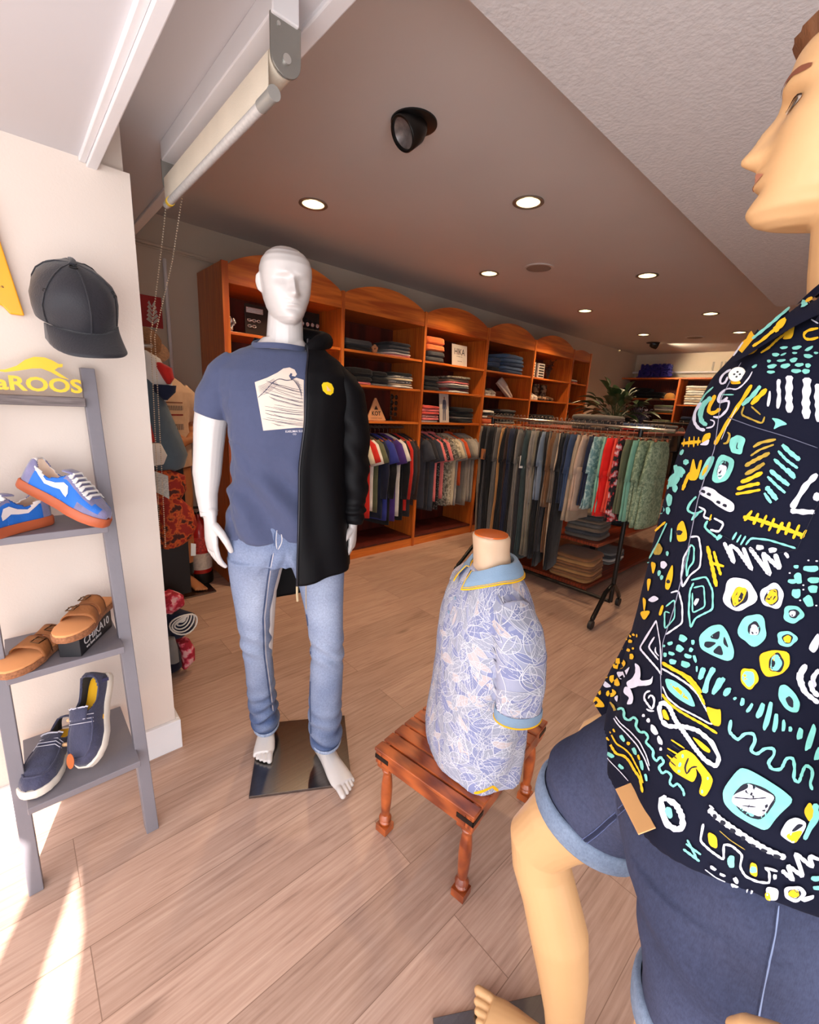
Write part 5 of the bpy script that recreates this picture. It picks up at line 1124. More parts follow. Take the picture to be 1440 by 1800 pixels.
# ================================================================== mannequins: shared anatomy
def head_rings(M, scale=1.0, smooth_face=False, n=72, rows=84):
    """front is +y, chin at z=0, crown at z=.235"""
    T = [(0.0, .018, .066, -.012), (.006, .030, .080, .0), (.018, .043, .086, .020), (.035, .052, .087, .042), (.055, .060, .088, .062), (.08, .067, .088, .080), (.105, .072, .088, .092), (.125, .0745, .087, .099),
         (.15, .0765, .094, .104), (.17, .076, .093, .104), (.19, .071, .083, .097), (.208, .060, .066, .082), (.222, .044, .045, .060), (.231, .026, .025, .036), (.235, .006, .006, .010)]
    def g(x, s): return math.exp(-(x / s) ** 2)
    R_ = []
    for i in range(rows + 1):
        q = i / rows; z = .235 * (.5 - .5 * math.cos(PI * q)) * .55 + .235 * q * .45
        w_, fr, bk = interp(T, z); r = []
        for k in range(n):
            a = 2 * PI * k / n; ca, sa = math.cos(a), math.sin(a)
            y0 = sa; ee = .86
            x = math.copysign(abs(ca) ** ee, ca) * w_; y = (math.copysign(abs(sa) ** .92, sa)) * (fr if sa > 0 else bk)
            if sa > 0:
                xf = x
                nz = 0
                if .066 < z < .137: nz = .0235 if .080 <= z <= .090 else .0235 * (1 - min(1, (.080 - z) / .0135) ** 2) if z < .080 else .0235 * (1 - (z - .090) / .047) ** .9 + .0025 * min(1, (z - .090) / .02)
                nz = max(0, nz); y += nz * g(x, .0095 + .006 * max(0, 1 - abs(z - .082) / .02)) * sa
                y += .006 * g(x, .016) * g(z - .081, .008) * sa
                y += sa * (.0085 * g(x, .021) * g(z - .062, .0055) + .0085 * g(x, .019) * g(z - .0505, .006) - .0045 * g(x, .023) * g(z - .0562, .0022))
                y -= .004 * g(x, .02) * g(z - .040, .006) * sa
                y += .0075 * g(x, .022) * g(z - .018, .014) * sa
                y += .0055 * g(abs(x) - .026, .022) * g(z - .139, .008) * sa
                y -= .0115 * g(abs(x) - .031, .017) * g(z - .121, .0115) * sa
                y += .0065 * g(abs(x) - .031, .011) * g(z - .1195, .0075) * sa
                x *= 1 + .05 * g(z - .098, .02) * sa - .04 * g(z - .05, .02) * sa
            r.append(M @ (Vector((x, y, z)) * scale))
        R_.append(r)
    return R_
def add_ears(mb, M, scale=1.0):
    for s in (-1, 1):
        pts = [(s * .068, -.010, .098), (s * .074, -.016, .106), (s * .0775, -.020, .124), (s * .0775, -.018, .140), (s * .073, -.010, .148), (s * .070, -.002, .140)]
        mb.tube([M @ (Vector(p) * scale) for p in pts], [(.0055, .008), (.007, .010), (.007, .011), (.006, .010), (.005, .007), (.004, .005)], 10, round_ends=True)
def hand_parts(mb, wrist, d, palm_n, thumb_side, size=1.0, curl=.35, spread=.10, curls=None):
    """d: direction wrist->knuckles, palm_n: out of the palm, thumb_side: towards the thumb"""
    d = Vector(d).normalized(); pn = Vector(palm_n); pn = (pn - d * pn.dot(d)).normalized(); ts = Vector(thumb_side); ts = (ts - d * ts.dot(d) - pn * ts.dot(pn)).normalized(); w = Vector(wrist); S = size
    mb.tube([w - d * .02 * S, w + d * .012 * S, w + d * .04 * S, w + d * .075 * S, w + d * .098 * S], [(.027 * S, .020 * S), (.027 * S, .017 * S), (.035 * S, .0155 * S), (.040 * S, .0145 * S), (.036 * S, .011 * S)], 18, up=tuple(pn), round_ends=True)
    for i, (off, ln, r0) in enumerate(((.029, .072, .0086), (.010, .080, .0088), (-.010, .075, .0084), (-.028, .060, .0076))):
        c = (curls[i] if curls else curl) * (1 + .12 * i); p = w + d * .092 * S + ts * off * S; dd = (d + ts * (off / .029) * spread).normalized(); pts = [p - dd * .03 * S, p]; seg = [.44, .31, .25]; ang = 0
        for q, fr in enumerate(seg):
            ang += c * (.7 if q == 0 else 1.0); v = dd * math.cos(ang) + pn * math.sin(ang); pts.append(pts[-1] + v * ln * fr * S)
        mb.tube(pts, [r0 * S * 1.02, r0 * S * 1.08, r0 * S, r0 * S * .92, r0 * S * .78], 10, up=tuple(pn), round_ends=True)
    p = w + d * .025 * S + ts * .022 * S + pn * .004 * S
    pts = [p, p + (d * .55 + ts * .75 + pn * .25).normalized() * .034 * S]; pts.append(pts[-1] + (d * .85 + ts * .42 + pn * .3).normalized() * .034 * S); pts.append(pts[-1] + (d * .95 + ts * .1 + pn * .35).normalized() * .027 * S)
    mb.tube(pts, [.015 * S, .0125 * S, .0105 * S, .0085 * S], 10, up=tuple(pn), round_ends=True)
def foot_parts(mb, ankle, fwd, ground, S=1.0, side=1, out=0):
    """side: +1 when the big toe is on the +left of fwd"""
    a = Vector(ankle); f = Vector((fwd[0], fwd[1], 0)).normalized(); l = Vector((-f.y, f.x, 0)) * side; g_ = Vector((a.x, a.y, ground))
    def P(x, y, z): return g_ + f * x * S + l * y * S + Vector((0, 0, z * S))
    secs = [(-.062, 0, .030, .024, .028), (-.045, 0, .036, .030, .036), (-.015, 0, .042, .032, .044), (.02, .002, .041, .033, .042), (.06, .004, .034, .036, .034), (.10, .004, .026, .042, .026), (.135, .003, .0195, .045, .0195), (.16, .001, .016, .042, .015)]
    R_ = []
    for x, yo, zc, ry, rz in secs:
        R_.append([P(x, yo + ry * math.cos(t_), max(.001, zc + rz * math.sin(t_))) for t_ in [2 * PI * k / 20 for k in range(20)]])
    mb.loft(R_)
    for y, x0, x1, r_ in ((.030, .135, .205, .0125), (.010, .140, .200, .0092), (-.006, .138, .192, .0085), (-.021, .132, .182, .0080), (-.034, .122, .168, .0075)):
        mb.tube([P(x0, y * .95, .014), P((x0 + x1) / 2, y, .0165), P(x1 - .008, y * 1.02, .011)], [r_ * S * .95, r_ * S, r_ * S * .95], 10, round_ends=True)
    mb.tube([P(-.02, 0, .05), P(-.014, 0, .085), P(-.008, 0, .13)], [(.033 * S, .042 * S), (.031 * S, .037 * S), (.034 * S, .038 * S)], 18, up=tuple(f))
def ell_ring(c, rx, ry, n=40, e=.85, rot=0, ax=Vector((1, 0, 0)), ay=Vector((0, 1, 0))):
    r = []
    for k in range(n):
        a = 2 * PI * k / n; x = math.copysign(abs(math.cos(a)) ** e, math.cos(a)) * rx; y = math.copysign(abs(math.sin(a)) ** e, math.sin(a)) * ry
        r.append(c + ax * x + ay * y)
    return r
# ================================================================== white mannequin
WO = Vector((.75, 1.36, 0)); WR = Vector((.87567158, -.48290712, 0)); WN = Vector((-.48290712, -.87567158, 0))
WM = Matrix.Translation(WO) @ Matrix((WR, WN * -1, Vector((0, 0, 1)))).transposed().to_4x4()      # local x = his left, y = backwards
def W(x, y, z): return WM @ Vector((x, -y, z))                                                 # y here: towards his front
m_man = mat('white_mannequin_gloss', (208, 200, 196), .32, var=.015, coat=.3)
t_w = thing('mannequin', 'white male mannequin in blue-grey t-shirt, jeans and half a black jacket on a steel plate', 'mannequin', tuple(WO))
mb = MB()
# head: turned a little to his left, neck joins below
hd = WN.copy(); hd.rotate(Matrix.Rotation(math.radians(16), 3, 'Z')); hx = Vector((0, 0, 1)).cross(hd) * -1
hxv = hd.cross(Vector((0, 0, 1)))
MH = Matrix.Translation(W(-.056, .012, 1.668)) @ Matrix((hxv, hd, Vector((0, 0, 1)))).transposed().to_4x4() @ Matrix.Scale(.95, 4, (0, 0, 1))
mb.loft(head_rings(MH, 1.0, True)); add_ears(mb, MH)
mb.tube([W(-.062, -.02, 1.52), W(-.062, -.018, 1.60), W(-.06, -.012, 1.66), W(-.058, -.012, 1.74)], [(.085, .075), (.060, .062), (.056, .060), (.05, .055)], 28, up=tuple(WN))
# torso under the clothes
mb.loft([ell_ring(W(x, y, z), rx, ry, ax=WR, ay=WN) for x, y, z, rx, ry in ((-.065, -.01, .93, .14, .10), (-.065, -.01, 1.05, .13, .095), (-.065, -.01, 1.25, .145, .105), (-.062, -.015, 1.42, .16, .11), (-.062, -.02, 1.52, .15, .09), (-.066, -.02, 1.575, .12, .070), (-.068, -.02, 1.605, .088, .062), (-.066, -.02, 1.63, .064, .056))])
# his right arm (photo left)
armR = [W(-.245, -.01, 1.50), W(-.285, -.01, 1.42), W(-.300, -.012, 1.34), W(-.308, -.008, 1.26), W(-.314, .0, 1.19), W(-.316, .012, 1.12), W(-.309, .03, 1.05)]
mb.tube(armR, [.052, .054, .050, .046, .0445, .034, .0265], 22, up=tuple(WN))
hand_parts(mb, W(-.306, .032, 1.045), W(.012, .02, -1) - W(0, 0, 0), WR * .7 - WN * .45, WN * .55 + WR * .55, 1.06, .24, .07)
# his left arm ends in a hand below the cuff
mb.tube([W(.08, -.02, 1.50), W(.13, -.015, 1.42), W(.15, -.01, 1.3), W(.165, -.01, 1.18), W(.172, -.002, 1.08), W(.172, .01, 1.02)], [.045, .042, .04, .035, .03, .026], 16, up=tuple(WN))
hand_parts(mb, W(.172, .012, 1.015), W(-.02, .03, -1) - W(0, 0, 0), -WR * .75 - WN * .3, WN * .75 - WR * .5, .88, .42, .05)
# feet and ankles
mb.tube([W(-.172, -.12, .35), W(-.170, -.16, .17), W(-.166, -.175, .10)], [.045, .04, .036], 16)
fR_dir = (WN * 1.0 - WR * .02); foot_parts(mb, W(-.163, -.178, 0), fR_dir, .013, .94, side=1)
mb.tube([W(.085, .03, .35), W(.086, .035, .20), W(.084, .033, .12)], [.045, .04, .036], 16)
fL_dir = (WN * .92 + WR * .42); foot_parts(mb, W(.084, .030, 0), fL_dir, .013, 1.0, side=-1)
mb.tube([W(-.12, 0, .96), W(-.15, -.03, .75), W(-.165, -.09, .45), W(-.172, -.12, .33)], [.07, .05, .04, .04], 16)
mb.tube([W(0, 0, .96), W(.05, .015, .75), W(.08, .03, .45), W(.085, .03, .33)], [.07, .055, .045, .04], 16)
body = remesh(mb, 'body', m_man, .0026, smooth=2, parent=t_w)
# seam ring at the right wrist
MB().tube([W(-.309 + .029 * math.cos(a), .028 + .027 * math.sin(a), 1.068) for a in [2 * PI * k / 28 for k in range(29)]], .0006, 5).obj('wrist_seam', mat('seam_grey', (170, 162, 156), .5), t_w, smooth=True)
# steel plate
m_plate = mat('brushed_steel_plate', (132, 128, 126), .24, 1.0, var=.1, vscale=3, stretch=(1, 40, 1))
pl = [(.497, 1.318), (.668, 1.700), (1.030, 1.450), (.835, 1.130)]
o = MB().prism([(x, y) for x, y in ((.500, 1.322), (.828, 1.135), (1.018, 1.468), (.690, 1.655))], .001, .012).obj('steel_base_plate', m_plate, None, bevel=.001)
tag(o, 'square brushed steel base plate under the feet of the white mannequin', 'base plate')
# ---------------- blue-grey t-shirt
def cloth_noise(p, amp, sc, seed, stretch=(1, 1, .35)):
    q = Vector((p.x * sc * stretch[0], p.y * sc * stretch[1], p.z * sc * stretch[2] + seed))
    return (noise.noise(q) + .5 * noise.noise(q * 2.3)) * amp
m_tee = mat('blue_grey_jersey', (74, 80, 108), .8, var=.03, vscale=60, sheen=.15, bump=.12, bscale=300, spec=.2)
mb = MB()
T_ = [(-.066, -.008, .975, .200, .128), (-.066, -.008, 1.01, .198, .127), (-.064, -.006, 1.08, .186, .122), (-.062, -.006, 1.16, .176, .118), (-.062, -.004, 1.24, .170, .122), (-.062, .0, 1.32, .177, .130), (-.062, .0, 1.40, .190, .132), (-.063, -.004, 1.46, .205, .126), (-.064, -.010, 1.52, .208, .108), (-.066, -.016, 1.562, .172, .088), (-.070, -.018, 1.588, .126, .078), (-.074, -.018, 1.600, .092, .068)]
TR_ = [ell_ring(W(x, y, z), rx, ry, 56, .82, ax=WR, ay=WN) for i, (x, y, z, rx, ry) in enumerate(T_)]
for i_, tl in ((-3, .05), (-2, .14), (-1, .20)):
    c_ = sum(TR_[i_], Vector()) / 56
    for p_ in TR_[i_]: p_.z -= tl * max(-.02, (p_ - c_).dot(WN)) - .006
mb.loft(TR_)
mb.tube([W(-.20, -.014, 1.535), W(-.245, -.012, 1.495), W(-.278, -.01, 1.43), W(-.292, -.01, 1.375)], [(.060, .060), (.062, .066), (.060, .068), (.056, .066)], 30, up=tuple(WN))
mb.tube([W(.07, -.014, 1.53), W(.11, -.012, 1.49), W(.135, -.01, 1.43)], [(.058, .058), (.058, .062), (.05, .058)], 24, up=tuple(WN))
def tee_disp(p, n_):
    l = WM.inverted() @ p; x, y, z = l.x, -l.y, l.z
    d = cloth_noise(l, .0055, 9, 3) + .011 * math.sin((x * 1.0 + z * .8) * 42 + noise.noise(l * 4) * 5) * clamp((1.30 - z) / .12, 0, 1) * clamp((x + .26) / .08, 0, 1)
    if x < -.22 and z < 1.52: d += .6 * .004 * math.sin((z - x * .6) * 70 + noise.noise(l * 8) * 4) * clamp((1.52 - z) / .1, 0, 1)
    if z < 1.32 and x > -.24: d += .005 * math.sin((x * .9 + z * .5) * 38 + noise.noise(l * 5) * 5) * clamp((1.34 - z) / .2, 0, 1)
    if z < 1.30 and x < -.17: d += .003 * math.sin((z * 1.0 + x * 1.1) * 75 + noise.noise(l * 6) * 3) * clamp((-.15 - x) / .06, 0, 1)
    return p + n_ * d
tee = remesh(mb, 't_shirt', m_tee, .0045, smooth=7, disp=tee_disp, parent=t_w)
BT = bvh_of(tee)
def cast(bv, px, py, off=.0009):
    if callable(bv): return bv(px, py, off)
    d = ray(px, py); h, nn, i, ds = bv.ray_cast(CAMPOS, d)
    if h is None: return None
    if nn.dot(d) > 0: nn = -nn
    return h + nn * off
def neck_rib(bv_src, cx_, cy_, rx, ry, z0, tilt, r, n=44):
    pts = []
    for k in range(n + 1):
        a = 2 * PI * k / n; x = cx_ + rx * math.cos(a); y = cy_ + ry * math.sin(a); pts.append(W(x, y, z0 - tilt * math.sin(a) - .006 * math.cos(2 * a)))
    return pts
MB().tube(neck_rib(None, -.076, -.004, .083, .078, 1.611, .017, 0), [(.0045, .009)] * 45, 10, up=(0, 0, 1)).obj('neck_rib', m_tee, tee, smooth=True)
# ---------------- projected prints
def ribbon_px(mb, bv, pts, w, mi=0, off=.0009, step=3.0, closed=False, jit=.18, smooth=2):
    """a painted line on a surface: photo points, width in photo pixels"""
    P = [Vector((p[0], p[1])) for p in pts]
    if closed: P.append(P[0].copy())
    S = [P[0]]
    for a, b_ in zip(P, P[1:]):
        L_ = (b_ - a).length; k = max(1, int(L_ / step))
        for i in range(1, k + 1): S.append(a.lerp(b_, i / k))
    if len(S) > 3:
        Q = S[:]
        for _ in range(smooth):
            Q = [Q[0]] + [(Q[i - 1] + Q[i] * 2 + Q[i + 1]) / 4 for i in range(1, len(Q) - 1)] + [Q[-1]]
        S = Q
    rows = []
    for i, p in enumerate(S):
        tdir = (S[min(i + 1, len(S) - 1)] - S[max(i - 1, 0)]); 
        if tdir.length < 1e-6: continue
        tdir.normalize(); nn = Vector((-tdir.y, tdir.x)); ww = w * (1 + jit * math.sin(i * 1.3 + p.x)) / 2
        if not closed and (i == 0 or i == len(S) - 1): ww *= .55
        a = cast(bv, *(p - nn * ww), off=off); c = cast(bv, *p, off=off); b_ = cast(bv, *(p + nn * ww), off=off)
        if a is None or b_ is None or c is None: rows.append(None); continue
        rows.append((a, c, b_))
    for r0, r1 in zip(rows, rows[1:]):
        if r0 is None or r1 is None or (r0[1] - r1[1]).length > .03 or (r0[0] - r0[2]).length > .05: continue
        mb.add([r0[0], r0[1], r0[2], r1[0], r1[1], r1[2]], [(0, 1, 4, 3), (1, 2, 5, 4)], mi)
def fill_px(mb, bv, poly, mi=0, off=.0008, grid=4.0, hole=None):
    """a painted filled shape: triangulated with inner grid points so that it follows the surface"""
    bmf = bmesh.new(); P = []
    n = len(poly)
    pts = []
    for i in range(n):
        a = Vector(poly[i]); b_ = Vector(poly[(i + 1) % n]); k = max(1, int((b_ - a).length / grid))
        for j in range(k): pts.append(a.lerp(b_, j / k))
    vs = [bmf.verts.new((p.x, p.y, 0)) for p in pts]; es = [bmf.edges.new((vs[i], vs[(i + 1) % len(vs)])) for i in range(len(vs))]
    if hole:
        hp = []
        for i in range(len(hole)):
            a = Vector(hole[i]); b_ = Vector(hole[(i + 1) % len(hole)]); k = max(1, int((b_ - a).length / grid))
            for j in range(k): hp.append(a.lerp(b_, j / k))
        hv = [bmf.verts.new((p.x, p.y, 0)) for p in hp]; es += [bmf.edges.new((hv[i], hv[(i + 1) % len(hv)])) for i in range(len(hv))]
    bmesh.ops.triangle_fill(bmf, use_beauty=True, edges=es)
    if hole:
        kill = [f for f in bmf.faces if inpoly((f.calc_center_median().x, f.calc_center_median().y), [tuple(p) for p in hp])]
        bmesh.ops.delete(bmf, geom=kill, context='FACES')
    for _ in range(5):
        long_ = [e for e in bmf.edges if e.calc_length() > grid * 2.2]
        if not long_: break
        bmesh.ops.subdivide_edges(bmf, edges=long_, cuts=1); bmesh.ops.triangulate(bmf, faces=bmf.faces)
    mp_ = {}
    for v in bmf.verts: mp_[v] = cast(bv, v.co.x, v.co.y, off)
    idx = {}; out = []; fsx = []
    for f in bmf.faces:
        c = [mp_[v] for v in f.verts]
        if any(x is None for x in c) or max((c[i] - c[i - 1]).length for i in range(3)) > .05: continue
        k = []
        for v in f.verts:
            if v not in idx: idx[v] = len(out); out.append(mp_[v])
            k.append(idx[v])
        fsx.append(tuple(k))
    mb.add(out, fsx, mi); bmf.free()
m_print = mat('cream_print', (226, 206, 190), .8, var=.03); m_line = mat('print_navy_lines', (62, 58, 82), .8)
mb = MB()
wave = [(448, 672), (470, 664), (488, 655), (498, 648), (509, 646), (518, 650), (522, 658), (519, 662), (513, 661), (514, 657), (511, 656), (508, 661), (512, 668), (521, 664), (534, 668), (534, 752), (520, 752), (463, 757)]
fill_px(mb, BT, wave, 0)
pr_o = mb.obj('wave_print', m_print, tee, smooth=True, fix=False)
mb = MB()
rnd = random.Random(3)
def ln(pts, w=.8): ribbon_px(mb, BT, pts, w * .8, 0, off=.0016, step=4)
ln([(454, 699), (468, 686), (480, 672), (491, 665), (500, 668), (505, 672), (509, 666), (515, 668)], 1.5)
for i in range(8): ln([(454 + i * .5, 680 + i * 2.2), (466 + i, 676 + i * 2.0), (482 + i, 666 + i * 1.4)], .6)
for i in range(30):
    y0 = 676 + i * 2.5; x0 = 470 - i * .1 + rnd.uniform(-8, 18); x1 = 533
    k = rnd.uniform(.16, .34); n_ = 7
    pts = [(lerp(x0, x1, q / n_), y0 + (lerp(x0, x1, q / n_) - x0) * k * (1.0 - .35 * q / n_) - 6 * (i < 14) * (1 - q / n_) + rnd.uniform(-.8, .8)) for q in range(n_ + 1)]
    pts = [p for p in pts if p[1] < 750]
    if len(pts) > 2: ln(pts, rnd.uniform(.45, .9))
for i in range(7): ln([(512 + i * 2, 664 + i), (518 + i * 2, 672 + i * 3), (530, 678 + i * 4)], .7)
mb.obj('wave_lines', m_line, tee, smooth=True, fix=False)
def text_px(mb, bv, body, p0, ex, ey, mi=0, off=.0016):
    v, f = text_tris(body, 1.0, .01); out = []; ok = []
    for x, y in v:
        c = cast(bv, p0[0] + ex[0] * x + ey[0] * y, p0[1] + ex[1] * x + ey[1] * y, off); out.append(c if c is not None else Vector((0, 0, -5)))
    mb.add(out, [t for t in f if all(out[k].z > -4 for k in t)], mi)
mb = MB(); text_px(mb, BT, 'KARUMAI SURF', (502, 760.5), (34, -1), (0, -4)); text_px(mb, BT, 'CO', (515, 764.5), (6, 0), (0, -3)); mb.obj('print_lettering', mat('print_white', (214, 208, 214), .8), tee, fix=False)
# ---------------- jeans
def denim_mat(name, c_dark, c_light, fade):
    if name in MATS: return MATS[name]
    m = bpy.data.materials.new(name); m.use_nodes = True; N, L = nt(m); b = N['Principled BSDF']; b.inputs['Roughness'].default_value = .88; b.inputs['Specular IOR Level'].default_value = .15
    at = N.new('ShaderNodeAttribute'); at.attribute_name = 'fade'
    cr = N.new('ShaderNodeValToRGB'); cr.color_ramp.elements[0].color = (*s2l(c_dark), 1); cr.color_ramp.elements[1].color = (*s2l(c_light), 1); L.new(at.outputs['Fac'], cr.inputs[0])
    tc = N.new('ShaderNodeTexCoord'); mp = N.new('ShaderNodeMapping'); mp.inputs['Scale'].default_value = (900, 900, 160); L.new(tc.outputs['Object'], mp.inputs[0])
    n1 = N.new('ShaderNodeTexNoise'); n1.inputs['Scale'].default_value = 1; n1.inputs['Detail'].default_value = 3; L.new(mp.outputs[0], n1.inputs['Vector'])
    n2 = N.new('ShaderNodeTexNoise'); n2.inputs['Scale'].default_value = 170; n2.inputs['Detail'].default_value = 2; L.new(tc.outputs['Object'], n2.inputs['Vector'])
    ma = N.new('ShaderNodeMath'); ma.operation = 'MULTIPLY_ADD'; L.new(n1.outputs['Fac'], ma.inputs[0]); ma.inputs[1].default_value = .55; ma.inputs[2].default_value = .36
    mb_ = N.new('ShaderNodeMath'); mb_.operation = 'MULTIPLY_ADD'; L.new(n2.outputs['Fac'], mb_.inputs[0]); mb_.inputs[1].default_value = .6; L.new(ma.outputs[0], mb_.inputs[2])
    mx = N.new('ShaderNodeMix'); mx.data_type = 'RGBA'; mx.blend_type = 'MULTIPLY'; mx.inputs[0].default_value = .85; L.new(cr.outputs[0], mx.inputs[6]); L.new(mb_.outputs[0], mx.inputs[7]); L.new(mx.outputs[2], b.inputs['Base Color'])
    bp = N.new('ShaderNodeBump'); bp.inputs['Strength'].default_value = .25; bp.inputs['Distance'].default_value = .002; L.new(n1.outputs['Fac'], bp.inputs['Height']); L.new(bp.outputs[0], b.inputs['Normal'])
    MATS[name] = m; return m
def set_fade(o, fn):
    me = o.data; a = me.attributes.new('fade', 'FLOAT', 'POINT'); a.data.foreach_set('value', [clamp(fn(v.co), 0, 1) for v in me.vertices])
m_jean = denim_mat('washed_blue_denim', (74, 90, 128), (172, 182, 204), None)
mb = MB()
mb.loft([ell_ring(W(x, y, z), rx, ry, 48, .85, ax=WR, ay=WN) for x, y, z, rx, ry in ((-.066, -.005, 1.03, .178, .110), (-.066, -.008, .99, .190, .122), (-.066, -.010, .95, .196, .130), (-.066, -.008, .91, .196, .126), (-.066, -.004, .885, .185, .115))])
legR = [(-.160, -.002, .90, .104, .112), (-.172, .0, .85, .088, .102), (-.178, .004, .78, .075, .090), (-.180, .008, .70, .062, .077), (-.178, .012, .62, .056, .070), (-.174, .006, .54, .052, .066), (-.168, .0, .45, .051, .066), (-.163, -.003, .35, .050, .066), (-.156, -.002, .26, .049, .068), (-.148, .0, .185, .047, .070)]
legL = [(.035, .0, .90, .104, .112), (.052, .008, .85, .094, .104), (.062, .018, .78, .080, .092), (.070, .030, .70, .070, .080), (.076, .040, .62, .064, .074), (.082, .042, .54, .060, .070), (.083, .040, .45, .061, .070), (.080, .038, .35, .062, .073), (.078, .040, .26, .063, .076), (.080, .040, .18, .061, .078), (.083, .040, .125, .058, .080)]
def back_leg(e):
    x, y, z, rx, ry = e; yo = -.155 * clamp((.9 - z) / .72, 0, 1); k = -yo / 1.553 * .95
    return (x * (1 + k), y + yo, 1.45 - (1.45 - z) * (1 + k), rx * (1 + k), ry * (1 + k * .5))
legR = [back_leg(e) for e in legR]
for lg in (legR, legL): mb.loft([ell_ring(W(x, y, z), rx, ry, 40, .9, ax=WR, ay=WN) for x, y, z, rx, ry in lg])
mb.loft([ell_ring(W(-.062, y, z), rx, ry, 30, 1, ax=WR, ay=WN) for y, z, rx, ry in ((0, .93, .12, .10), (0, .885, .06, .085), (0, .87, .03, .06))])
def jean_disp(p, n_):
    l = WM.inverted() @ p; x, y, z = l.x, -l.y, l.z
    d = cloth_noise(l, .0035, 10, 7)
    amp = .0065 * clamp((.36 - z) / .2, 0, 1); d += amp * math.sin(z * 105 + x * 22 * (1 if x > -.06 else -1) + 3 * noise.noise(l * 9))
    amp = .005 * math.exp(-((z - .53) / .06) ** 2); d += amp * math.sin(z * 85 + x * 50 + 3 * noise.noise(l * 8))
    amp = .004 * math.exp(-((z - .90) / .05) ** 2) * math.exp(-((x + .062) / .10) ** 2); d += amp * math.sin(abs(x + .062) * 130 + z * 60)
    if y > 0: d -= .004 * math.exp(-((abs(x + .066) - .11) / .010) ** 2) * clamp((z - .9) / .03, 0, 1)
    return p + n_ * d
jeans = remesh(mb, 'jeans', m_jean, .0042, smooth=5, disp=jean_disp, parent=t_w)
def jfade(p):
    l = WM.inverted() @ p; x, y, z = l.x, -l.y, l.z
    cx_ = lerp(-.165, -.175, 0) if x < -.066 else .065
    f = .42 + .45 * math.exp(-((z - .72) / .17) ** 2) * math.exp(-((x - cx_) / .055) ** 2) * (1 if y > .02 else .3)
    f += .12 * math.exp(-((z - .5) / .1) ** 2) - .30 * clamp((.30 - z) / .14, 0, 1) - .15 * clamp((z - .93) / .04, 0, 1)
    f += .16 * noise.noise(l * 14) + .10 * math.sin(z * 105 + x * 22) * clamp((.36 - z) / .2, 0, 1)
    return f
set_fade(jeans, jfade); BJ = bvh_of(jeans)
m_stitch = mat('pale_stitching', (206, 200, 200), .8); m_stitchd = mat('dark_seam', (64, 78, 112), .8)
mb = MB()
for pts in ([(481, 972), (473, 1018), (465, 1085), (467, 1150), (475, 1209), (480, 1250)], [(522, 1028), (536, 1085), (543, 1150), (541, 1224), (543, 1300)], [(487, 932), (485, 950), (487, 965)], [(494, 935), (497, 952), (489, 966)]):
    mb = MB(); ribbon_px(mb, BJ, pts, 1.4, 0, off=.0012, step=5); mb.obj('stitching', m_stitch, jeans, smooth=True, fix=False)
mb = MB()
for pts in ([(478, 974), (470, 1018), (462, 1085), (464, 1150), (472, 1209), (477, 1250)], [(527, 1034), (540, 1085), (547, 1150), (545, 1224), (547, 1300)], [(483, 936), (482, 960)]):
    mb = MB(); ribbon_px(mb, BJ, pts, 2.2, 0, off=.001, step=5); mb.obj('inseam', m_stitchd, jeans, smooth=True, fix=False)
def hem_ring(lg, i, dz, r_, nm):
    x, y, z, rx, ry = lg[i]; MB().tube([W(x + (rx + .001) * math.cos(a), y + (ry + .001) * math.sin(a), z + dz) for a in [2 * PI * k / 40 for k in range(41)]], [(.0022, .007)] * 41, 8, up=(0, 0, 1)).obj(nm, mat('hem_denim', (150, 162, 186), .9, var=.3, vscale=120), jeans, smooth=True)
hem_ring(legR, 9, .004, .003, 'hem'); hem_ring(legL, 10, .004, .003, 'hem')
# ---------------- black jacket worn on his left side
m_jack = mat('black_softshell', (7, 6, 9), .6, var=.05, bump=.05, bscale=300, spec=.18)
def jack_surface(z, a):
    """a: 0 = his front zip line, increases round his left side to the back"""
    tab = [(.70, .235, .16), (.85, .225, .155), (.98, .215, .148), (1.10, .205, .140), (1.25, .196, .138), (1.36, .202, .144), (1.45, .210, .142), (1.52, .208, .124), (1.565, .180, .104), (1.60, .130, .090), (1.628, .098, .080)]
    rx, ry = interp(tab, z); cx_ = -.060
    # zip line x for this height
    zx = interp([(.70, -.030), (.84, -.034), (1.22, -.028), (1.39, -.012), (1.52, -.008), (1.60, .002), (1.628, .006)], z)[0]
    a0 = math.acos(clamp((zx - cx_) / rx, -1, 1)) 
    ang = a0 - a
    x = cx_ + math.copysign(abs(math.cos(ang)) ** .85, math.cos(ang)) * rx; y = -.004 + math.copysign(abs(math.sin(ang)) ** .85, math.sin(ang)) * ry
    return x, y
rows = []; nA = 70; nZ = 90
for i in range(nZ + 1):
    q = i / nZ; r = []
    for k in range(nA + 1):
        a = k / nA * 3.7
        hem = interp([(0, .838), (.6, .858), (1.3, .862), (1.9, .84), (2.5, .70), (3.2, .655), (3.7, .67)], a)[0]
        z = lerp(hem, 1.628, q); x, y = jack_surface(z, a); l = Vector((x, y, z))
        d = cloth_noise(l, .006, 7, 21) + .005 * math.sin(a * 9 + z * 7 + 2 * noise.noise(l * 4)) * clamp((1.3 - z) / .3, 0, 1)
        if k < 3: d += .002
        dirv = Vector((x + .06, y, 0)).normalized(); r.append(W(x + dirv.x * d, y + dirv.y * d, z))
    rows.append(r)
t_j = MB().loft(rows, closed=False, caps=False).obj('jacket', m_jack, t_w, smooth=True); so = t_j.modifiers.new('s', 'SOLIDIFY'); so.thickness = .003; so.offset = 0
tag(t_j, 'black hooded jacket worn over one side only')
BJK = bvh_of(t_j)
mb = MB()
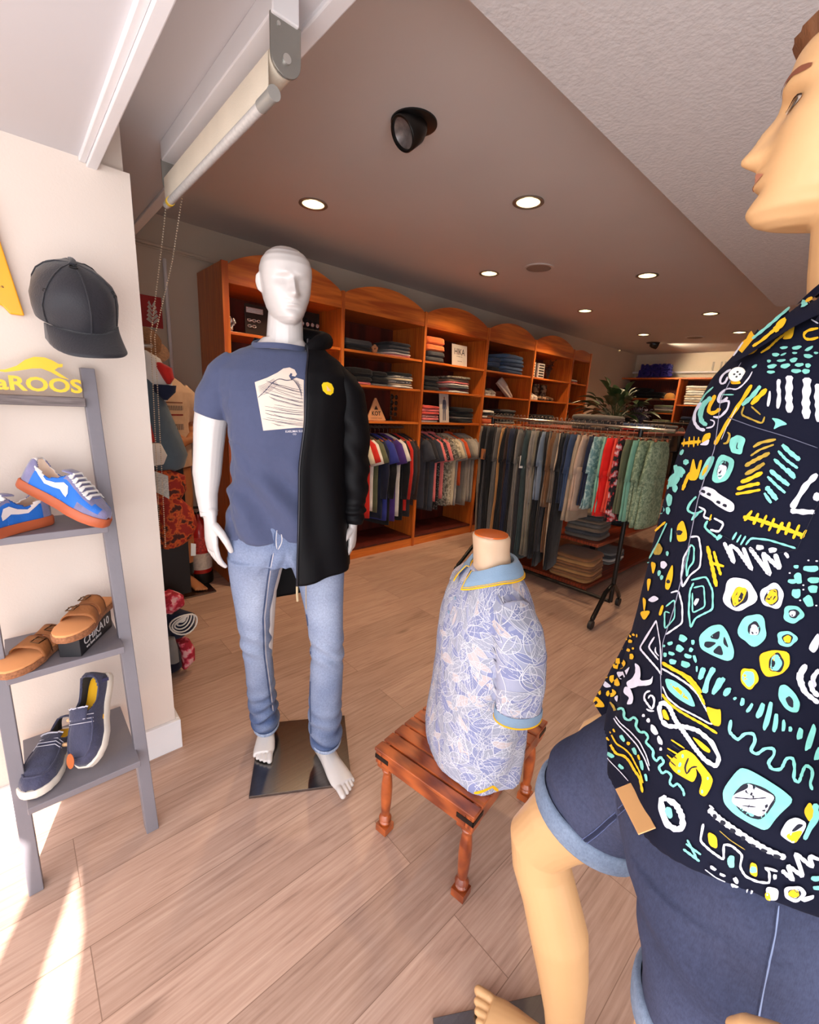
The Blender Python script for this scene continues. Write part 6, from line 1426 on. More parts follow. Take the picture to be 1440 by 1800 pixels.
slv = [(.040, -.016, 1.535, .045, .06), (.080, -.014, 1.528, .060, .074), (.122, -.012, 1.494, .066, .082), (.150, -.008, 1.42, .064, .082), (.160, -.004, 1.34, .060, .078), (.168, -.002, 1.26, .056, .070), (.173, .0, 1.18, .052, .062), (.175, .004, 1.11, .047, .055), (.174, .010, 1.065, .042, .048), (.172, .012, 1.035, .036, .040), (.172, .013, 1.018, .036, .040)]
mb.tube([W(x, y, z) for x, y, z, a_, b_ in slv], [(a_, b_) for x, y, z, a_, b_ in slv], 34, up=tuple(WN))
def slv_disp(p, n_):
    l = WM.inverted() @ p; z = l.z
    return p + n_ * (cloth_noise(l, .005, 9, 31) + .004 * math.sin(z * 60 + l.x * 40 + 3 * noise.noise(l * 7)) + .005 * math.sin(z * 190 + 2 * noise.noise(l * 12)) * clamp((1.12 - z) / .06, 0, 1) * clamp((z - 1.03) / .02, 0, 1))
sl_o = remesh(mb, 'sleeve', m_jack, .005, smooth=5, disp=slv_disp, parent=t_j)
# hood / collar rolls
MB().tube([W(.014, .070, 1.596), W(.046, .046, 1.622), W(.070, .0, 1.634), (W(.060, -.05, 1.640)), W(.0, -.095, 1.648), W(-.07, -.11, 1.645)], [(.010, .020), (.018, .024), (.022, .026), (.026, .03), (.03, .034), (.028, .03)], 16, up=(0, 0, 1), round_ends=True).obj('hood', m_jack, t_j, smooth=True)
m_zip = mat('zip_tape', (34, 32, 38), .3, .4)
zp = []
for i in range(0, nZ + 1, 3): zp.append(rows[i][0])
MB().tube(zp, [(.0028, .0045)] * len(zp), 8).obj('zip', m_zip, t_j, smooth=True)
MB().tube([rows[0][0], rows[0][0] + Vector((0, 0, -.03)), rows[0][0] + Vector((.002, 0, -.055))], [(.004, .0025)] * 3, 8).obj('zip_pull', mat('zip_pull_tan', (196, 176, 140), .5), t_j, smooth=True)
MB().tube([rows[0][2], rows[0][2] + Vector((0, 0, -.05)), rows[0][2] + Vector((.001, 0, -.085))], .0016, 6).obj('cord', mat('cord_tan', (170, 146, 110), .7), t_j, smooth=True)
mb = MB(); fill_px(mb, BJK, [(565, 677), (568, 673), (575, 672), (582, 675), (586, 683), (585, 691), (580, 695), (573, 693), (567, 687)], 0, off=.003, grid=4); mb.obj('sticker', mat('yellow_sticker', (246, 206, 20), .4), t_j, smooth=True, fix=False)
mb = MB(); fill_px(mb, BJK, [(573, 678), (574, 688), (581, 688)], 0, off=.0038, grid=4); mb.obj('sticker_mark', mat('sticker_peach', (244, 196, 150), .5), t_j, fix=False)
# ================================================================== headless mannequin in the back left corner
t_b = thing('mannequin', 'headless beige mannequin in a cream printed t-shirt standing in the back corner', 'mannequin', (.80, 3.40, 0))
m_skb = mat('tan_mannequin_skin', (178, 116, 74), .5)
def K(x, y, z): return Vector((.80 + x, 3.40 - y, z))
mb = MB(); X_, Y_ = Vector((1, 0, 0)), Vector((0, -1, 0))
mb.loft([ell_ring(K(0, 0, z), rx, ry, 28, .9, ax=X_, ay=Y_) for z, rx, ry in ((.85, .13, .09), (1.0, .14, .1), (1.25, .13, .1), (1.42, .16, .1), (1.50, .10, .07), (1.56, .055, .05))])
mb.tube([K(.14, 0, 1.45), K(.175, .0, 1.34), K(.185, -.01, 1.21), K(.175, .05, 1.15), K(.12, .13, 1.12)], [.045, .042, .038, .034, .026], 16)
hand_parts(mb, K(.115, .135, 1.118), Vector((-.9, -.35, -.25)), Vector((0, 1, .1)), Vector((0, 0, 1)), .95, .3, .05)
mb.tube([K(-.14, 0, 1.45), K(-.17, .0, 1.3), K(-.17, .0, 1.1), K(-.16, .04, .95)], [.045, .042, .036, .026], 14)
for s_ in (-1, 1):
    mb.tube([K(s_ * .07, 0, .92), K(s_ * .085, .0, .7), K(s_ * .09, .0, .5), K(s_ * .09, 0, .35), K(s_ * .09, 0, .12)], [.085, .075, .055, .056, .036], 18)
    foot_parts(mb, K(s_ * .09, .0, 0), (s_ * .25, -1, 0), .013, .95, side=s_)
remesh(mb, 'body', m_skb, .0045, smooth=2, parent=t_b)
mb = MB()
mb.loft([ell_ring(K(0, 0, z), rx, ry, 36, .85, ax=X_, ay=Y_) for z, rx, ry in ((.93, .165, .12), (1.05, .16, .118), (1.2, .155, .118), (1.36, .175, .122), (1.44, .185, .115), (1.50, .13, .085), (1.53, .085, .06))])
for s_ in (-1, 1): mb.tube([K(s_ * .12, 0, 1.455), K(s_ * .17, .0, 1.40), K(s_ * .195, 0, 1.32), K(s_ * .205, 0, 1.24)], [(.055, .055), (.058, .06), (.055, .062), (.052, .06)], 22, up=(0, -1, 0))
teeb = remesh(mb, 't_shirt', F('cream_tee', (196, 164, 138)), .006, smooth=6, parent=t_b, disp=lambda p, n_: p + n_ * cloth_noise(p, .008, 8, 5))
Bt2 = bvh_of(teeb)
def teecast(x, z, off):
    h, nn, i, ds = Bt2.ray_cast(Vector((.80 + x, 2.6, z)), Vector((0, 1, 0)))
    return None if h is None else h + Vector((0, -off, 0))
mb = MB()
for z, h_, c in ((1.37, .008, 0), (1.335, .030, 1), (1.29, .010, 2), (1.21, .04, 1), (1.13, .012, 2), (1.095, .022, 1), (1.065, .008, 2)):
    fill_px(mb, teecast, [(-.10, z - h_ / 2), (.10, z - h_ / 2), (.10, z + h_ / 2), (-.10, z + h_ / 2)], c, off=.002, grid=.02)
mb.obj('chest_print', [F('print_brown', (120, 76, 60)), striped('print_bars', (60, 56, 58), (186, 158, 138), 30, 0), F('print_red', (130, 44, 42))], teeb, smooth=True, fix=False)
MB().tube([K(.09, 0, .11), K(.09, 0, .20)], [(.042, .044)] * 2, 20).obj('sock', blk, t_b, smooth=True)
tag(MB().box((.62, 3.18, .001), (1.02, 3.52, .012)).obj('steel_base_plate', m_plate, None, bevel=.001), 'small steel base plate under the headless mannequin in the corner', 'base plate')
# ================================================================== stool with the polo torso
m_stool = wood('stool_teak', (118, 48, 20), (186, 92, 40), .32, (2.2, 14, 10), .5)
m_stoolx = wood('stool_teak_cross', (118, 48, 20), (186, 92, 40), .32, (14, 2.2, 10), .5)
m_iron = mat('dark_iron_strap', (44, 34, 30), .5, .6, var=.3, vscale=40)
SA, SE1, SE2 = Vector((.838, .568, 0)), Vector((.988, .154, 0)).normalized(), Vector((-.154, .988, 0)).normalized()
SMt = Matrix.Translation(SA) @ Matrix((SE1, SE2, Vector((0, 0, 1)))).transposed().to_4x4()
SWL, SWD, SZ = .515, .375, .345
t_s = thing('stool', 'low orange-brown slatted wooden stool with turned legs and iron corner straps', 'stool', tuple(SA))
MB().box((0, 0, SZ - .058), (SWL, .026, SZ - .004), M=SMt).obj('apron', m_stool, t_s, bevel=.002)
MB().box((0, SWD - .026, SZ - .058), (SWL, SWD, SZ - .004), M=SMt).obj('apron', m_stool, t_s, bevel=.002)
MB().box((0, .026, SZ - .058), (.026, SWD - .026, SZ - .004), M=SMt).obj('apron', m_stoolx, t_s, bevel=.002)
MB().box((SWL - .026, .026, SZ - .058), (SWL, SWD - .026, SZ - .004), M=SMt).obj('apron', m_stoolx, t_s, bevel=.002)
xs = [-.004, .042, .096, .150, .204, .258, .312, .366, .420, SWL - .040, SWL + .004]
for i in range(len(xs) - 1):
    a_, b_ = xs[i], xs[i + 1] - (.007 if i < len(xs) - 2 else 0)
    MB().box((a_, -.004, SZ - .012), (b_, SWD + .004, SZ), M=SMt).obj('slat', m_stoolx, t_s, bevel=.0025)
for cx_, cy_ in ((.030, .030), (SWL - .030, .030), (.030, SWD - .030), (SWL - .030, SWD - .030)):
    c = SMt @ Vector((cx_, cy_, 0)); mb = MB()
    mb.box((cx_ - .022, cy_ - .022, .002), (cx_ + .022, cy_ + .022, .030), M=SMt)
    mb.box((cx_ - .025, cy_ - .025, SZ - .075), (cx_ + .025, cy_ + .025, SZ - .012), M=SMt)
    mb.lathe([(.010, .028), (.019, .034), (.021, .042), (.017, .048), (.022, .056), (.018, .064), (.014, .070), (.017, .10), (.0195, .15), (.0195, .19), (.016, .225), (.013, .240), (.018, .248), (.020, .256), (.016, .262), (.022, .272)], (c.x, c.y, 0), 22)
    lg_ = mb.obj('leg', m_stoolx, t_s, smooth=True, angle=35)
for s_, (cx_, cy_) in enumerate(((0, 0), (SWL, 0), (0, SWD))):
    sx = 1 if cx_ == 0 else -1; sy = 1 if cy_ == 0 else -1
    x0, x1 = sorted((cx_ - sx * .0015, cx_ + sx * .055)); y0, y1 = sorted((cy_ - sy * .0015, cy_ + sy * .002))
    u0, u1 = sorted((cx_ - sx * .0015, cx_ + sx * .002)); v0, v1 = sorted((cy_ - sy * .0015, cy_ + sy * .055))
    MB().box((x0, y0, SZ - .040), (x1, y1, SZ - .024), M=SMt).box((u0, v0, SZ - .040), (u1, v1, SZ - .024), M=SMt).obj('corner_strap', m_iron, t_s)
# ---------------- polo torso
PO = Vector((1.03, .78, 0)); PN = Vector((-.79720503, -.60370866, 0)); PR = Vector((.60370866, -.79720503, 0))
TH = math.radians(24); PF = (-PR * math.cos(TH) + PN * math.sin(TH)); PS = (PR * math.sin(TH) + PN * math.cos(TH))
def Pp(x, y, z): return PO + PR * x + PN * y + Vector((0, 0, z))          # picture-aligned
PC = PO + PR * .030
def Pb(a, b_, z): return PC + PF * a + PS * b_ + Vector((0, 0, z))          # body-aligned: front, his left
t_p = thing('bust_form', 'male torso form in a pale leaf-print polo shirt standing on the wooden stool', 'bust form', tuple(PC + Vector((0, 0, .346))))
m_skinw = mat('bust_form_flesh', (222, 188, 156), .4, var=.03)
mb = MB().loft([ell_ring(PC + Vector((0, 0, z)) + PF * a, rb, ra, 36, .9, ax=PS, ay=PF) for z, a, ra, rb in ((.352, 0, .12, .165), (.5, 0, .11, .15), (.75, .0, .115, .165), (.88, -.01, .10, .155), (.94, -.015, .075, .11), (.965, -.015, .062, .075), (.99, -.006, .056, .058), (1.04, .002, .054, .054), (1.078, .006, .056, .056), (1.084, .007, .052, .052))])
remesh(mb, 'torso', m_skinw, .004, smooth=2, parent=t_p)
c_ = PC + PF * .007 + Vector((0, 0, 1.0835)); MB().lathe([(.051, 0), (.050, .004), (.03, .006), (.001, .0065)], tuple(c_), 36).obj('neck_cap', mat('orange_neck_cap', (222, 104, 34), .25, coat=.5), t_p, smooth=True)
m_polo = mat('lavender_white_jersey', (172, 175, 200), .8, var=.04, vscale=10, sheen=.1)
mb = MB()
PT = [(.347, .0, .146, .212), (.42, .0, .142, .206), (.52, .0, .137, .198), (.62, .0, .136, .195), (.72, .0, .135, .198), (.80, -.002, .128, .200), (.86, -.008, .118, .196), (.90, -.012, .104, .178), (.935, -.016, .090, .140), (.962, -.016, .078, .100), (.978, -.014, .068, .078)]
mb.loft([ell_ring(PC + Vector((0, 0, z)) + PF * a, rb, ra, 56, .86, ax=PS, ay=PF) for z, a, ra, rb in PT])
for s_ in (1, -1):
    pts = [Pb(-.014, s_ * .13, .895), Pb(-.016, s_ * .185, .862), Pb(-.02, s_ * .215, .80), Pb(-.022, s_ * .228, .72), Pb(-.02, s_ * .232, .655)]
    mb.tube(pts, [(.058, .062), (.060, .070), (.056, .072), (.052, .070), (.048, .066)], 28, up=tuple(PF))
def polo_disp(p, n_):
    l = p - PC; d = cloth_noise(l, .005, 8, 41) + .004 * math.sin(p.z * 16 + l.dot(PF) * 60 + 3 * noise.noise(l * 5)) * clamp((.8 - p.z) / .2, 0, 1)
    return p + n_ * d
polo = remesh(mb, 'polo_shirt', m_polo, .0042, smooth=7, disp=polo_disp, parent=t_p); BP = bvh_of(polo)
def polo_cast(u, v, off):
    """u: metres round the body from the front (his left positive), v: height"""
    a = u / .165; d = (PF * math.cos(a) + PS * math.sin(a)); o = PC + Vector((0, 0, v)) + d * .6 
    h, nn, i, ds = BP.ray_cast(o, -d)
    if h is None or ds > .58: return None
    if nn.dot(d) < 0: nn = -nn
    return h + nn * off
m_wl = mat('white_leaf_lines', (226, 226, 234), .8); m_l1 = mat('leaf_tint_lavender', (138, 144, 184), .8, var=.05, vscale=40); m_l2 = mat('leaf_tint_grey', (164, 167, 186), .8, var=.05, vscale=40); m_l3 = mat('leaf_tint_peach', (204, 190, 192), .8, var=.05, vscale=40)
rnd = random.Random(12); fl = MB(); lnb = MB(); placed = []
k_ = 0; tries = 0
while k_ < 560 and tries < 12000:
    tries += 1
    u = rnd.uniform(-.30, .42); v = rnd.uniform(.36, .965); L_ = rnd.uniform(.05, .095)
    if any((u - a) ** 2 + (v - b_) ** 2 < (.0215) ** 2 for a, b_ in placed): continue
    placed.append((u, v)); k_ += 1
    ang = rnd.uniform(0, 2 * PI); dx, dy = math.cos(ang), math.sin(ang); w_ = L_ * rnd.uniform(.16, .24); bend = rnd.uniform(-.25, .25)
    def lp(s, t_): 
        yy = t_ + bend * L_ * math.sin(PI * s) * .5; return (u + dx * (s - .5) * L_ - dy * yy, v + dy * (s - .5) * L_ + dx * yy)
    hi = rnd.random(); o_ = .0008 + rnd.random() * .0008
    outl = [lp(s / 8, w_ * math.sin(PI * (s / 8) ** .8)) for s in range(9)] + [lp(s / 8, -w_ * math.sin(PI * (s / 8) ** .8)) for s in range(7, 0, -1)]
    fill_px(fl, polo_cast, outl, 0 if hi < .45 else 1 if hi < .88 else 2, off=o_, grid=.012)
    ribbon_px(lnb, polo_cast, outl, .0013, 0, off=o_ + .0004, step=.006, closed=True, jit=.1, smooth=0)
    ribbon_px(lnb, polo_cast, [lp(s / 6, 0) for s in range(7)], .0010, 0, off=o_ + .0004, step=.008, jit=.1, smooth=0)
    nv = rnd.choice((0, 5, 7, 8))
    for q in range(nv):
        s = .15 + .7 * q / nv; ww = w_ * .92 * math.sin(PI * min(.98, s + .16) ** .8)
        for sg in (-1, 1): ribbon_px(lnb, polo_cast, [lp(s, 0), lp(min(.98, s + .16), sg * ww)], .0007, 0, off=o_ + .0004, step=.012, jit=0, smooth=0)
for q in range(len(fl.mi)): pass
fl.obj('leaf_print', [m_l1, m_l2, m_l3], polo, smooth=True, fix=False)['kind'] = 'stuff'
lnb.obj('leaf_lines', [m_wl], polo, smooth=True, fix=False)['kind'] = 'stuff'
# collar, placket, cuffs, side vent
m_coll = mat('light_blue_collar_knit', (138, 164, 190), .85, bump=.2, bscale=300); m_yt = mat('yellow_tipping', (250, 190, 10), .7); m_navyi = mat('navy_inner_band', (40, 46, 84), .8)
def collar_strip(z_of, r_in, r_out, a0, a1, drop, name, m, par, n=30, inner=False):
    rows = []
    for k in range(n + 1):
        a = lerp(a0, a1, k / n); zt = 1.012 - .040 * max(0, math.cos(a)) ** 1.5 ; d = PF * math.cos(a) + PS * math.sin(a)
        tip = clamp((abs(a) - .28) / .5, 0, 1); fall = lerp(.050, .044, tip)
        top = PC + PF * -.004 + d * .066 + Vector((0, 0, zt)); 
        mid = PC + PF * -.004 + d * .076 + Vector((0, 0, zt + .003)); 
        bot = PC + PF * -.006 + d * lerp(.112, .100, tip) + Vector((0, 0, zt - fall))
        rows.append([PC + PF * -.004 + d * .064 + Vector((0, 0, zt - .030)), top, mid, mid.lerp(bot, .5) + d * .004, bot])
    return rows
for s_ in (1, -1):
    rows = collar_strip(None, 0, 0, s_ * .30, s_ * PI, 0, '', None, None)
    o = MB().loft(rows, closed=False, caps=False).obj('collar', m_coll, polo, smooth=True); so = o.modifiers.new('s', 'SOLIDIFY'); so.thickness = .0028
    MB().tube([r[-1] for r in rows], [(.0022, .0028)] * len(rows), 8, up=(0, 0, 1)).tube([r[-1].lerp(r[-2], .22) + (r[-1] - PC).normalized() * .0005 for r in rows], [(.0012, .0012)] * len(rows), 6).obj('collar_tipping', m_yt, o, smooth=True)
    MB().tube([rows[0][1], rows[0][2], rows[0][3], rows[0][4]], .0016, 6).obj('collar_edge', m_yt, o, smooth=True)
mb = MB(); rows = []
for k in range(12):
    a = lerp(-1.5, -.35, k / 11); d = PF * math.cos(a) + PS * math.sin(a); rows.append([PC + PF * -.004 + d * .0625 + Vector((0, 0, .965)), PC + PF * -.004 + d * .0635 + Vector((0, 0, 1.006 - .028 * max(0, math.cos(a))))])
o = mb.loft(rows, closed=False, caps=False).obj('inner_collar', m_yt, polo, smooth=True); so = o.modifiers.new('s', 'SOLIDIFY'); so.thickness = .002
mb = MB(); fill_px(mb, polo_cast, [(-.014, .80), (.014, .80), (.016, .96), (-.016, .96)], 0, off=.0022, grid=.012); pk = mb.obj('placket', m_polo, polo, smooth=True, fix=False)
for zz in (.925, .880, .835):
    c = polo_cast(.0, zz, .003)
    if c is not None: MB().lathe([(.001, .0015), (.0055, .0015), (.0055, 0), (.001, 0)], n=16, M=basis(tuple(c), PS, (0, 0, 1))).obj('button', m_coll, pk, smooth=True)
mb = MB(); fill_px(mb, polo_cast, [(-.010, .945), (.008, .938), (.004, .968), (-.012, .972)], 0, off=.003, grid=.01); mb.obj('navy_band', m_navyi, polo, smooth=True, fix=False)
for s_ in (1, -1):
    c = Pb(-.02, s_ * .2325, .645); ring = [c + PF * .0665 * math.cos(a) + PS * .0485 * math.sin(a) for a in [2 * PI * k / 36 for k in range(37)]]
    o = MB().tube(ring, [(.0025, .015)] * 37, 10, up=(0, 0, 1)).obj('sleeve_cuff', m_coll, polo, smooth=True)
    MB().tube([p - Vector((0, 0, .016)) for p in ring], [(.0032, .0028)] * 37, 8, up=(0, 0, 1)).obj('cuff_tipping', m_yt, o, smooth=True)
mb = MB()
ribbon_px(mb, polo_cast, [(.205, .352), (.232, .372), (.245, .380), (.262, .355)], .0075, 0, off=.002, step=.006, jit=0, smooth=0)
mb.obj('side_vent', m_yt, polo, smooth=True, fix=False)
# ================================================================== foreground mannequin
GO = Vector((.66, .04, 0)); GR = Vector((.06049506, -.9981685, 0)); GN = Vector((-.9981685, -.06049506, 0))
def zs(z): return z + .055 * clamp((z - 1.22) / .24, 0, 1)
def G(x, y, z): return GO + GR * x + GN * y + Vector((0, 0, z))
TG = math.radians(24); GF = (-GR * math.cos(TG) + GN * math.sin(TG)); GS = (GR * math.sin(TG) + GN * math.cos(TG))
GC = GO + GR * -.008
def B(a, b_, z): return GC + GF * a + GS * b_ + Vector((0, 0, z))
m_skin = mat('beige_mannequin_skin', (216, 170, 120), .42, var=.02, coat=.1, bump=.03, bscale=60)
t_g = thing('mannequin', 'beige male mannequin in navy patterned shirt and denim shorts, cut by the right edge', 'mannequin', tuple(GO))
mb = MB()
hdir = (-GR * math.cos(math.radians(3)) + GN * math.sin(math.radians(3))).normalized(); hlat = hdir.cross(Vector((0, 0, 1)))
MHG = Matrix.Translation(G(-.046, 0, 1.650)) @ Matrix((hlat, hdir, Vector((0, 0, 1)))).transposed().to_4x4() @ Matrix.Rotation(math.radians(7), 4, 'X') @ Matrix.Scale(.95, 4) @ Matrix.Scale(.90, 4, (0, 0, 1))
mb.loft(head_rings(MHG, 1.0, False, 96, 110)); add_ears(mb, MHG)
mb.tube([G(.020, 0, 1.52), G(.008, 0, 1.58), G(-.004, 0, 1.62), G(-.012, 0, 1.66), G(-.010, 0, 1.74)], [(.095, .072), (.072, .066), (.063, .062), (.059, .060), (.052, .055)], 30, up=tuple(GF))
mb.loft([ell_ring(GC + Vector((0, 0, z)) + GF * a, rb, ra, 40, .88, ax=GS, ay=GF) for z, a, ra, rb in ((.90, 0, .10, .13), (1.0, 0, .105, .15), (1.2, 0, .110, .16), (1.39, -.004, .112, .165), (1.485, -.012, .098, .160), (1.54, -.022, .084, .145), (1.58, -.026, .068, .105), (1.61, -.02, .058, .07))])
# far (right) arm
ra_ = [G(-.06, -.165, 1.535), G(-.09, -.19, 1.392), G(-.125, -.20, 1.200), G(-.170, -.20, 1.02), G(-.212, -.190, .88)]
mb.tube(ra_, [.052, .05, .044, .040, .028], 20)
hand_parts(mb, G(-.214, -.189, .875), (GR * .18 + Vector((0, 0, -1))), GN, -GR, 1.0, .3, .05)
# near (left) arm with its hand
la_ = [G(.06, .175, 1.535), G(.105, .215, 1.417), G(.155, .235, 1.220), G(.165, .245, 1.08), G(.122, .25, .985)]
mb.tube(la_, [.052, .05, .045, .040, .028], 20)
hand_parts(mb, G(.120, .25, .975), (GR * -.22 + Vector((0, 0, -1)) + GN * .02), -GN, -GR, .92, .35, .05)
# bent right leg
legr = [(-.005, -.078, .93, .075, .08), (-.10, -.080, .845, .078, .08), (-.185, -.080, .745, .074, .076), (-.245, -.080, .655, .068, .068), (-.278, -.080, .585, .063, .062), (-.268, -.080, .53, .060, .058), (-.240, -.081, .47, .058, .058), (-.212, -.082, .40, .060, .060), (-.190, -.083, .31, .052, .052), (-.172, -.085, .21, .041, .042), (-.165, -.086, .14, .034, .037), (-.164, -.086, .10, .034, .039)]
mb.tube([G(x, y, z) for x, y, z, a, b_ in legr], [(b_, a) for x, y, z, a, b_ in legr], 30, up=tuple(-GR))
mb.lathe([(.001, -.02), (.024, -.016), (.034, 0), (.026, .016), (.001, .02)], n=18, M=basis(tuple(G(-.312, -.080, .590)), GN, (0, 0, 1)))
foot_parts(mb, G(-.164, -.086, 0), (-GR * .98 + GN * .20), .013, 1.02, side=-1)
# straight left leg
legl = [(.02, .075, .93, .07, .07), (.022, .09, .75, .068, .074), (.018, .098, .60, .058, .060), (.02, .10, .52, .052, .055), (.035, .10, .40, .055, .058), (.05, .10, .25, .042, .045), (.06, .10, .12, .033, .038)]
mb.tube([G(x, y, z) for x, y, z, a, b_ in legl], [(b_, a) for x, y, z, a, b_ in legl], 26, up=tuple(-GR))
foot_parts(mb, G(.06, .10, 0), (-GR * .9 + GN * .43), .013, 1.0, side=1)
gb = remesh(mb, 'body', m_skin, .0026, smooth=2, parent=t_g); BG = bvh_of(gb)
def hp(x, y, z): return MHG @ Vector((x, y, z))
# eyes, brows, lips, hair
m_eyew = mat('eye_white', (214, 200, 186), .2); m_eyed = mat('eye_dark_brown', (44, 26, 16), .15); m_brow = mat('painted_brow', (132, 74, 50), .7); m_lip = mat('painted_lips', (200, 132, 104), .5); m_hair = mat('moulded_hair_brown', (120, 78, 50), .5, var=.3, vscale=30, bump=.5, bscale=60, stretch=(1, 1, .3))
hdt = (MHG.to_3x3() @ Vector((0, 1, 0))).normalized()
def cast_head(x, z, off):
    o = hp(x, .3, z); h, nn, i, ds = BG.ray_cast(o, -hdt)
    if h is None or ds > .32: return None
    if nn.dot(hdt) < 0: nn = -nn
    return h + nn * off
for s_ in (-1, 1):
    mb = MB(); fill_px(mb, cast_head, [(s_ * .031 + .0145 * math.cos(a), .1195 + .0062 * math.sin(a) * (1.15 if math.sin(a) > 0 else .8)) for a in [2 * PI * k / 20 for k in range(20)]], 0, off=.0012, grid=.004); eo = mb.obj('eye', m_eyew, gb, smooth=True, fix=False)
    mb = MB(); fill_px(mb, cast_head, [(s_ * .031 + .0086 * math.cos(a), .1195 + .0066 * math.sin(a)) for a in [2 * PI * k / 16 for k in range(16)]], 0, off=.0018, grid=.003); mb.obj('iris', m_eyed, eo, smooth=True, fix=False)
    mb = MB(); ribbon_px(mb, cast_head, [(s_ * .016, .1205), (s_ * .023, .1262), (s_ * .031, .1278), (s_ * .040, .1255), (s_ * .047, .1200)], .0022, 0, off=.002, step=.003, jit=0); mb.obj('eyelid_line', m_eyed, gb, smooth=True, fix=False)
    mb = MB(); ribbon_px(mb, cast_head, [(s_ * .013, .1400), (s_ * .025, .1455), (s_ * .040, .1475), (s_ * .055, .1425)], .0058, 0, off=.0012, step=.003, jit=.1); mb.obj('eyebrow', m_brow, gb, smooth=True, fix=False)
mb = MB(); fill_px(mb, cast_head, [(-.022, .0565), (-.012, .062), (-.004, .064), (0, .063), (.004, .064), (.012, .062), (.022, .0565), (.012, .0505), (0, .0480), (-.012, .0505)], 0, off=.0007, grid=.004); mb.obj('lips', m_lip, gb, smooth=True, fix=False)
hr = MB(); R_ = []
for i, (z, w_, f_, bk) in enumerate(((.108, .078, -.01, .104), (.13, .082, -.005, .110), (.155, .085, .02, .114), (.175, .085, .088, .115), (.195, .081, .101, .110), (.215, .070, .086, .096), (.232, .052, .060, .074), (.243, .026, .030, .040), (.246, .004, .004, .005))):
    r = []
    for k in range(60):
        a = 2 * PI * k / 60; sa = math.sin(a); yy = sa * (f_ if sa > 0 else bk) if f_ > 0 or sa <= 0 else f_ * sa
        q = 1 + .035 * noise.noise(Vector((math.cos(a) * 3, sa * 3, z * 20))) + .012 * math.sin(a * 26 + z * 30)
        r.append(hp(math.cos(a) * w_ * q, yy * q, z))
    R_.append(r)
hr.loft(R_).obj('hair', m_hair, gb, smooth=True)
# steel plate
o = MB().prism([(.595, .455), (.892, .274), (.711, -.023), (.414, .158)], .001, .012).obj('steel_base_plate', m_plate, None, bevel=.001)
tag(o, 'dark steel base plate under the bare foot of the beige mannequin', 'base plate')
# ---------------- denim shorts
m_sho = denim_mat('dark_blue_denim', (32, 38, 62), (86, 90, 116), None); m_cuff = denim_mat('pale_denim_cuff', (104, 120, 146), (144, 158, 180), None)
mb = MB()
mb.loft([ell_ring(GC + Vector((0, 0, z)) + GF * a, rb, ra, 44, .88, ax=GS, ay=GF) for z, a, ra, rb in ((1.05, 0, .112, .160), (.99, 0, .122, .172), (.93, .0, .130, .178), (.88, .0, .128, .176), (.84, .0, .11, .14))])
sr = [(-.010, -.078, .935, .112, .112), (-.060, -.078, .905, .110, .110), (-.115, -.079, .865, .106, .104), (-.160, -.080, .82, .102, .094), (-.186, -.080, .775, .099, .089), (-.194, -.080, .735, .097, .086)]
mb.tube([G(x, y, z) for x, y, z, a, b_ in sr], [(b_, a) for x, y, z, a, b_ in sr], 36, up=tuple(-GR))
sl = [(.012, .080, .92, .108, .10), (.024, .086, .86, .100, .096), (.028, .090, .80, .088, .088), (.030, .094, .75, .081, .082), (.030, .096, .70, .077, .078)]
mb.tube([G(x, y, z) for x, y, z, a, b_ in sl], [(b_, a) for x, y, z, a, b_ in sl], 36, up=tuple(-GR))
def sho_disp(p, n_):
    l = p - GO; return p + n_ * (cloth_noise(l, .004, 9, 51) + .003 * math.sin(p.z * 60 + l.dot(GR) * 40 + 3 * noise.noise(l * 8)))
shorts = remesh(mb, 'denim_shorts', m_sho, .0036, smooth=6, disp=sho_disp, parent=t_g)
set_fade(shorts, lambda p: .42 + .25 * noise.noise(p * 9) + .25 * math.exp(-((p - G(-.12, -.02, .82)).length / .09) ** 2) + .18 * math.exp(-((p - G(0, .18, .76)).length / .08) ** 2))
BS = bvh_of(shorts)
def cuff(pts, rads, nm):
    mb = MB(); n = 44; P0, P1 = Vector(pts[0]), Vector(pts[1]); t_ = (P1 - P0).normalized(); u = (-GR - t_ * (-GR).dot(t_)).normalized(); v = t_.cross(u); rings = []
    for q, o_ in ((0, .000), (0, .005), (.12, .0085), (.5, .0095), (.88, .0085), (1, .005), (1, -.004)):
        c = P0.lerp(P1, q); a = lerp(rads[0][0], rads[1][0], q) + o_; b_ = lerp(rads[0][1], rads[1][1], q) + o_
        rings.append([c + v * a * math.cos(2 * PI * k / n) + u * b_ * math.sin(2 * PI * k / n) for k in range(n)])
    mb.loft(rings, caps=False); o = mb.obj(nm, m_cuff, shorts, smooth=True, angle=None)
    a = o.data.attributes.new('fade', 'FLOAT', 'POINT'); a.data.foreach_set('value', [.5 + .4 * noise.noise(v_.co * 30) for v_ in o.data.vertices]); return o
cuff((G(-.188, -.080, .755), G(-.197, -.080, .708)), ((.086, .098), (.083, .096)), 'cuff')
cuff((G(.030, .095, .735), G(.031, .097, .692)), ((.079, .079), (.077, .077)), 'cuff')
mb = MB(); ribbon_px(mb, BS, [(1138, 1398), (1105, 1415), (1075, 1440), (1048, 1463), (1025, 1480)], 5.5, 0, off=.0016, step=5, jit=.05); mb.obj('inseam', mat('seam_navy', (24, 32, 62), .85), shorts, smooth=True, fix=False)
for dx in (-4.5, 4.5):
    mb = MB(); ribbon_px(mb, BS, [(1138 + dx * .3, 1398 + dx), (1105 + dx * .4, 1415 + dx), (1075 + dx * .5, 1440 + dx), (1048 + dx * .5, 1463 + dx), (1025 + dx * .6, 1480 + dx)], 1.2, 0, off=.0022, step=3); mb.obj('seam_stitching', mat('stitch_blue', (92, 104, 150), .85), shorts, smooth=True, fix=False)
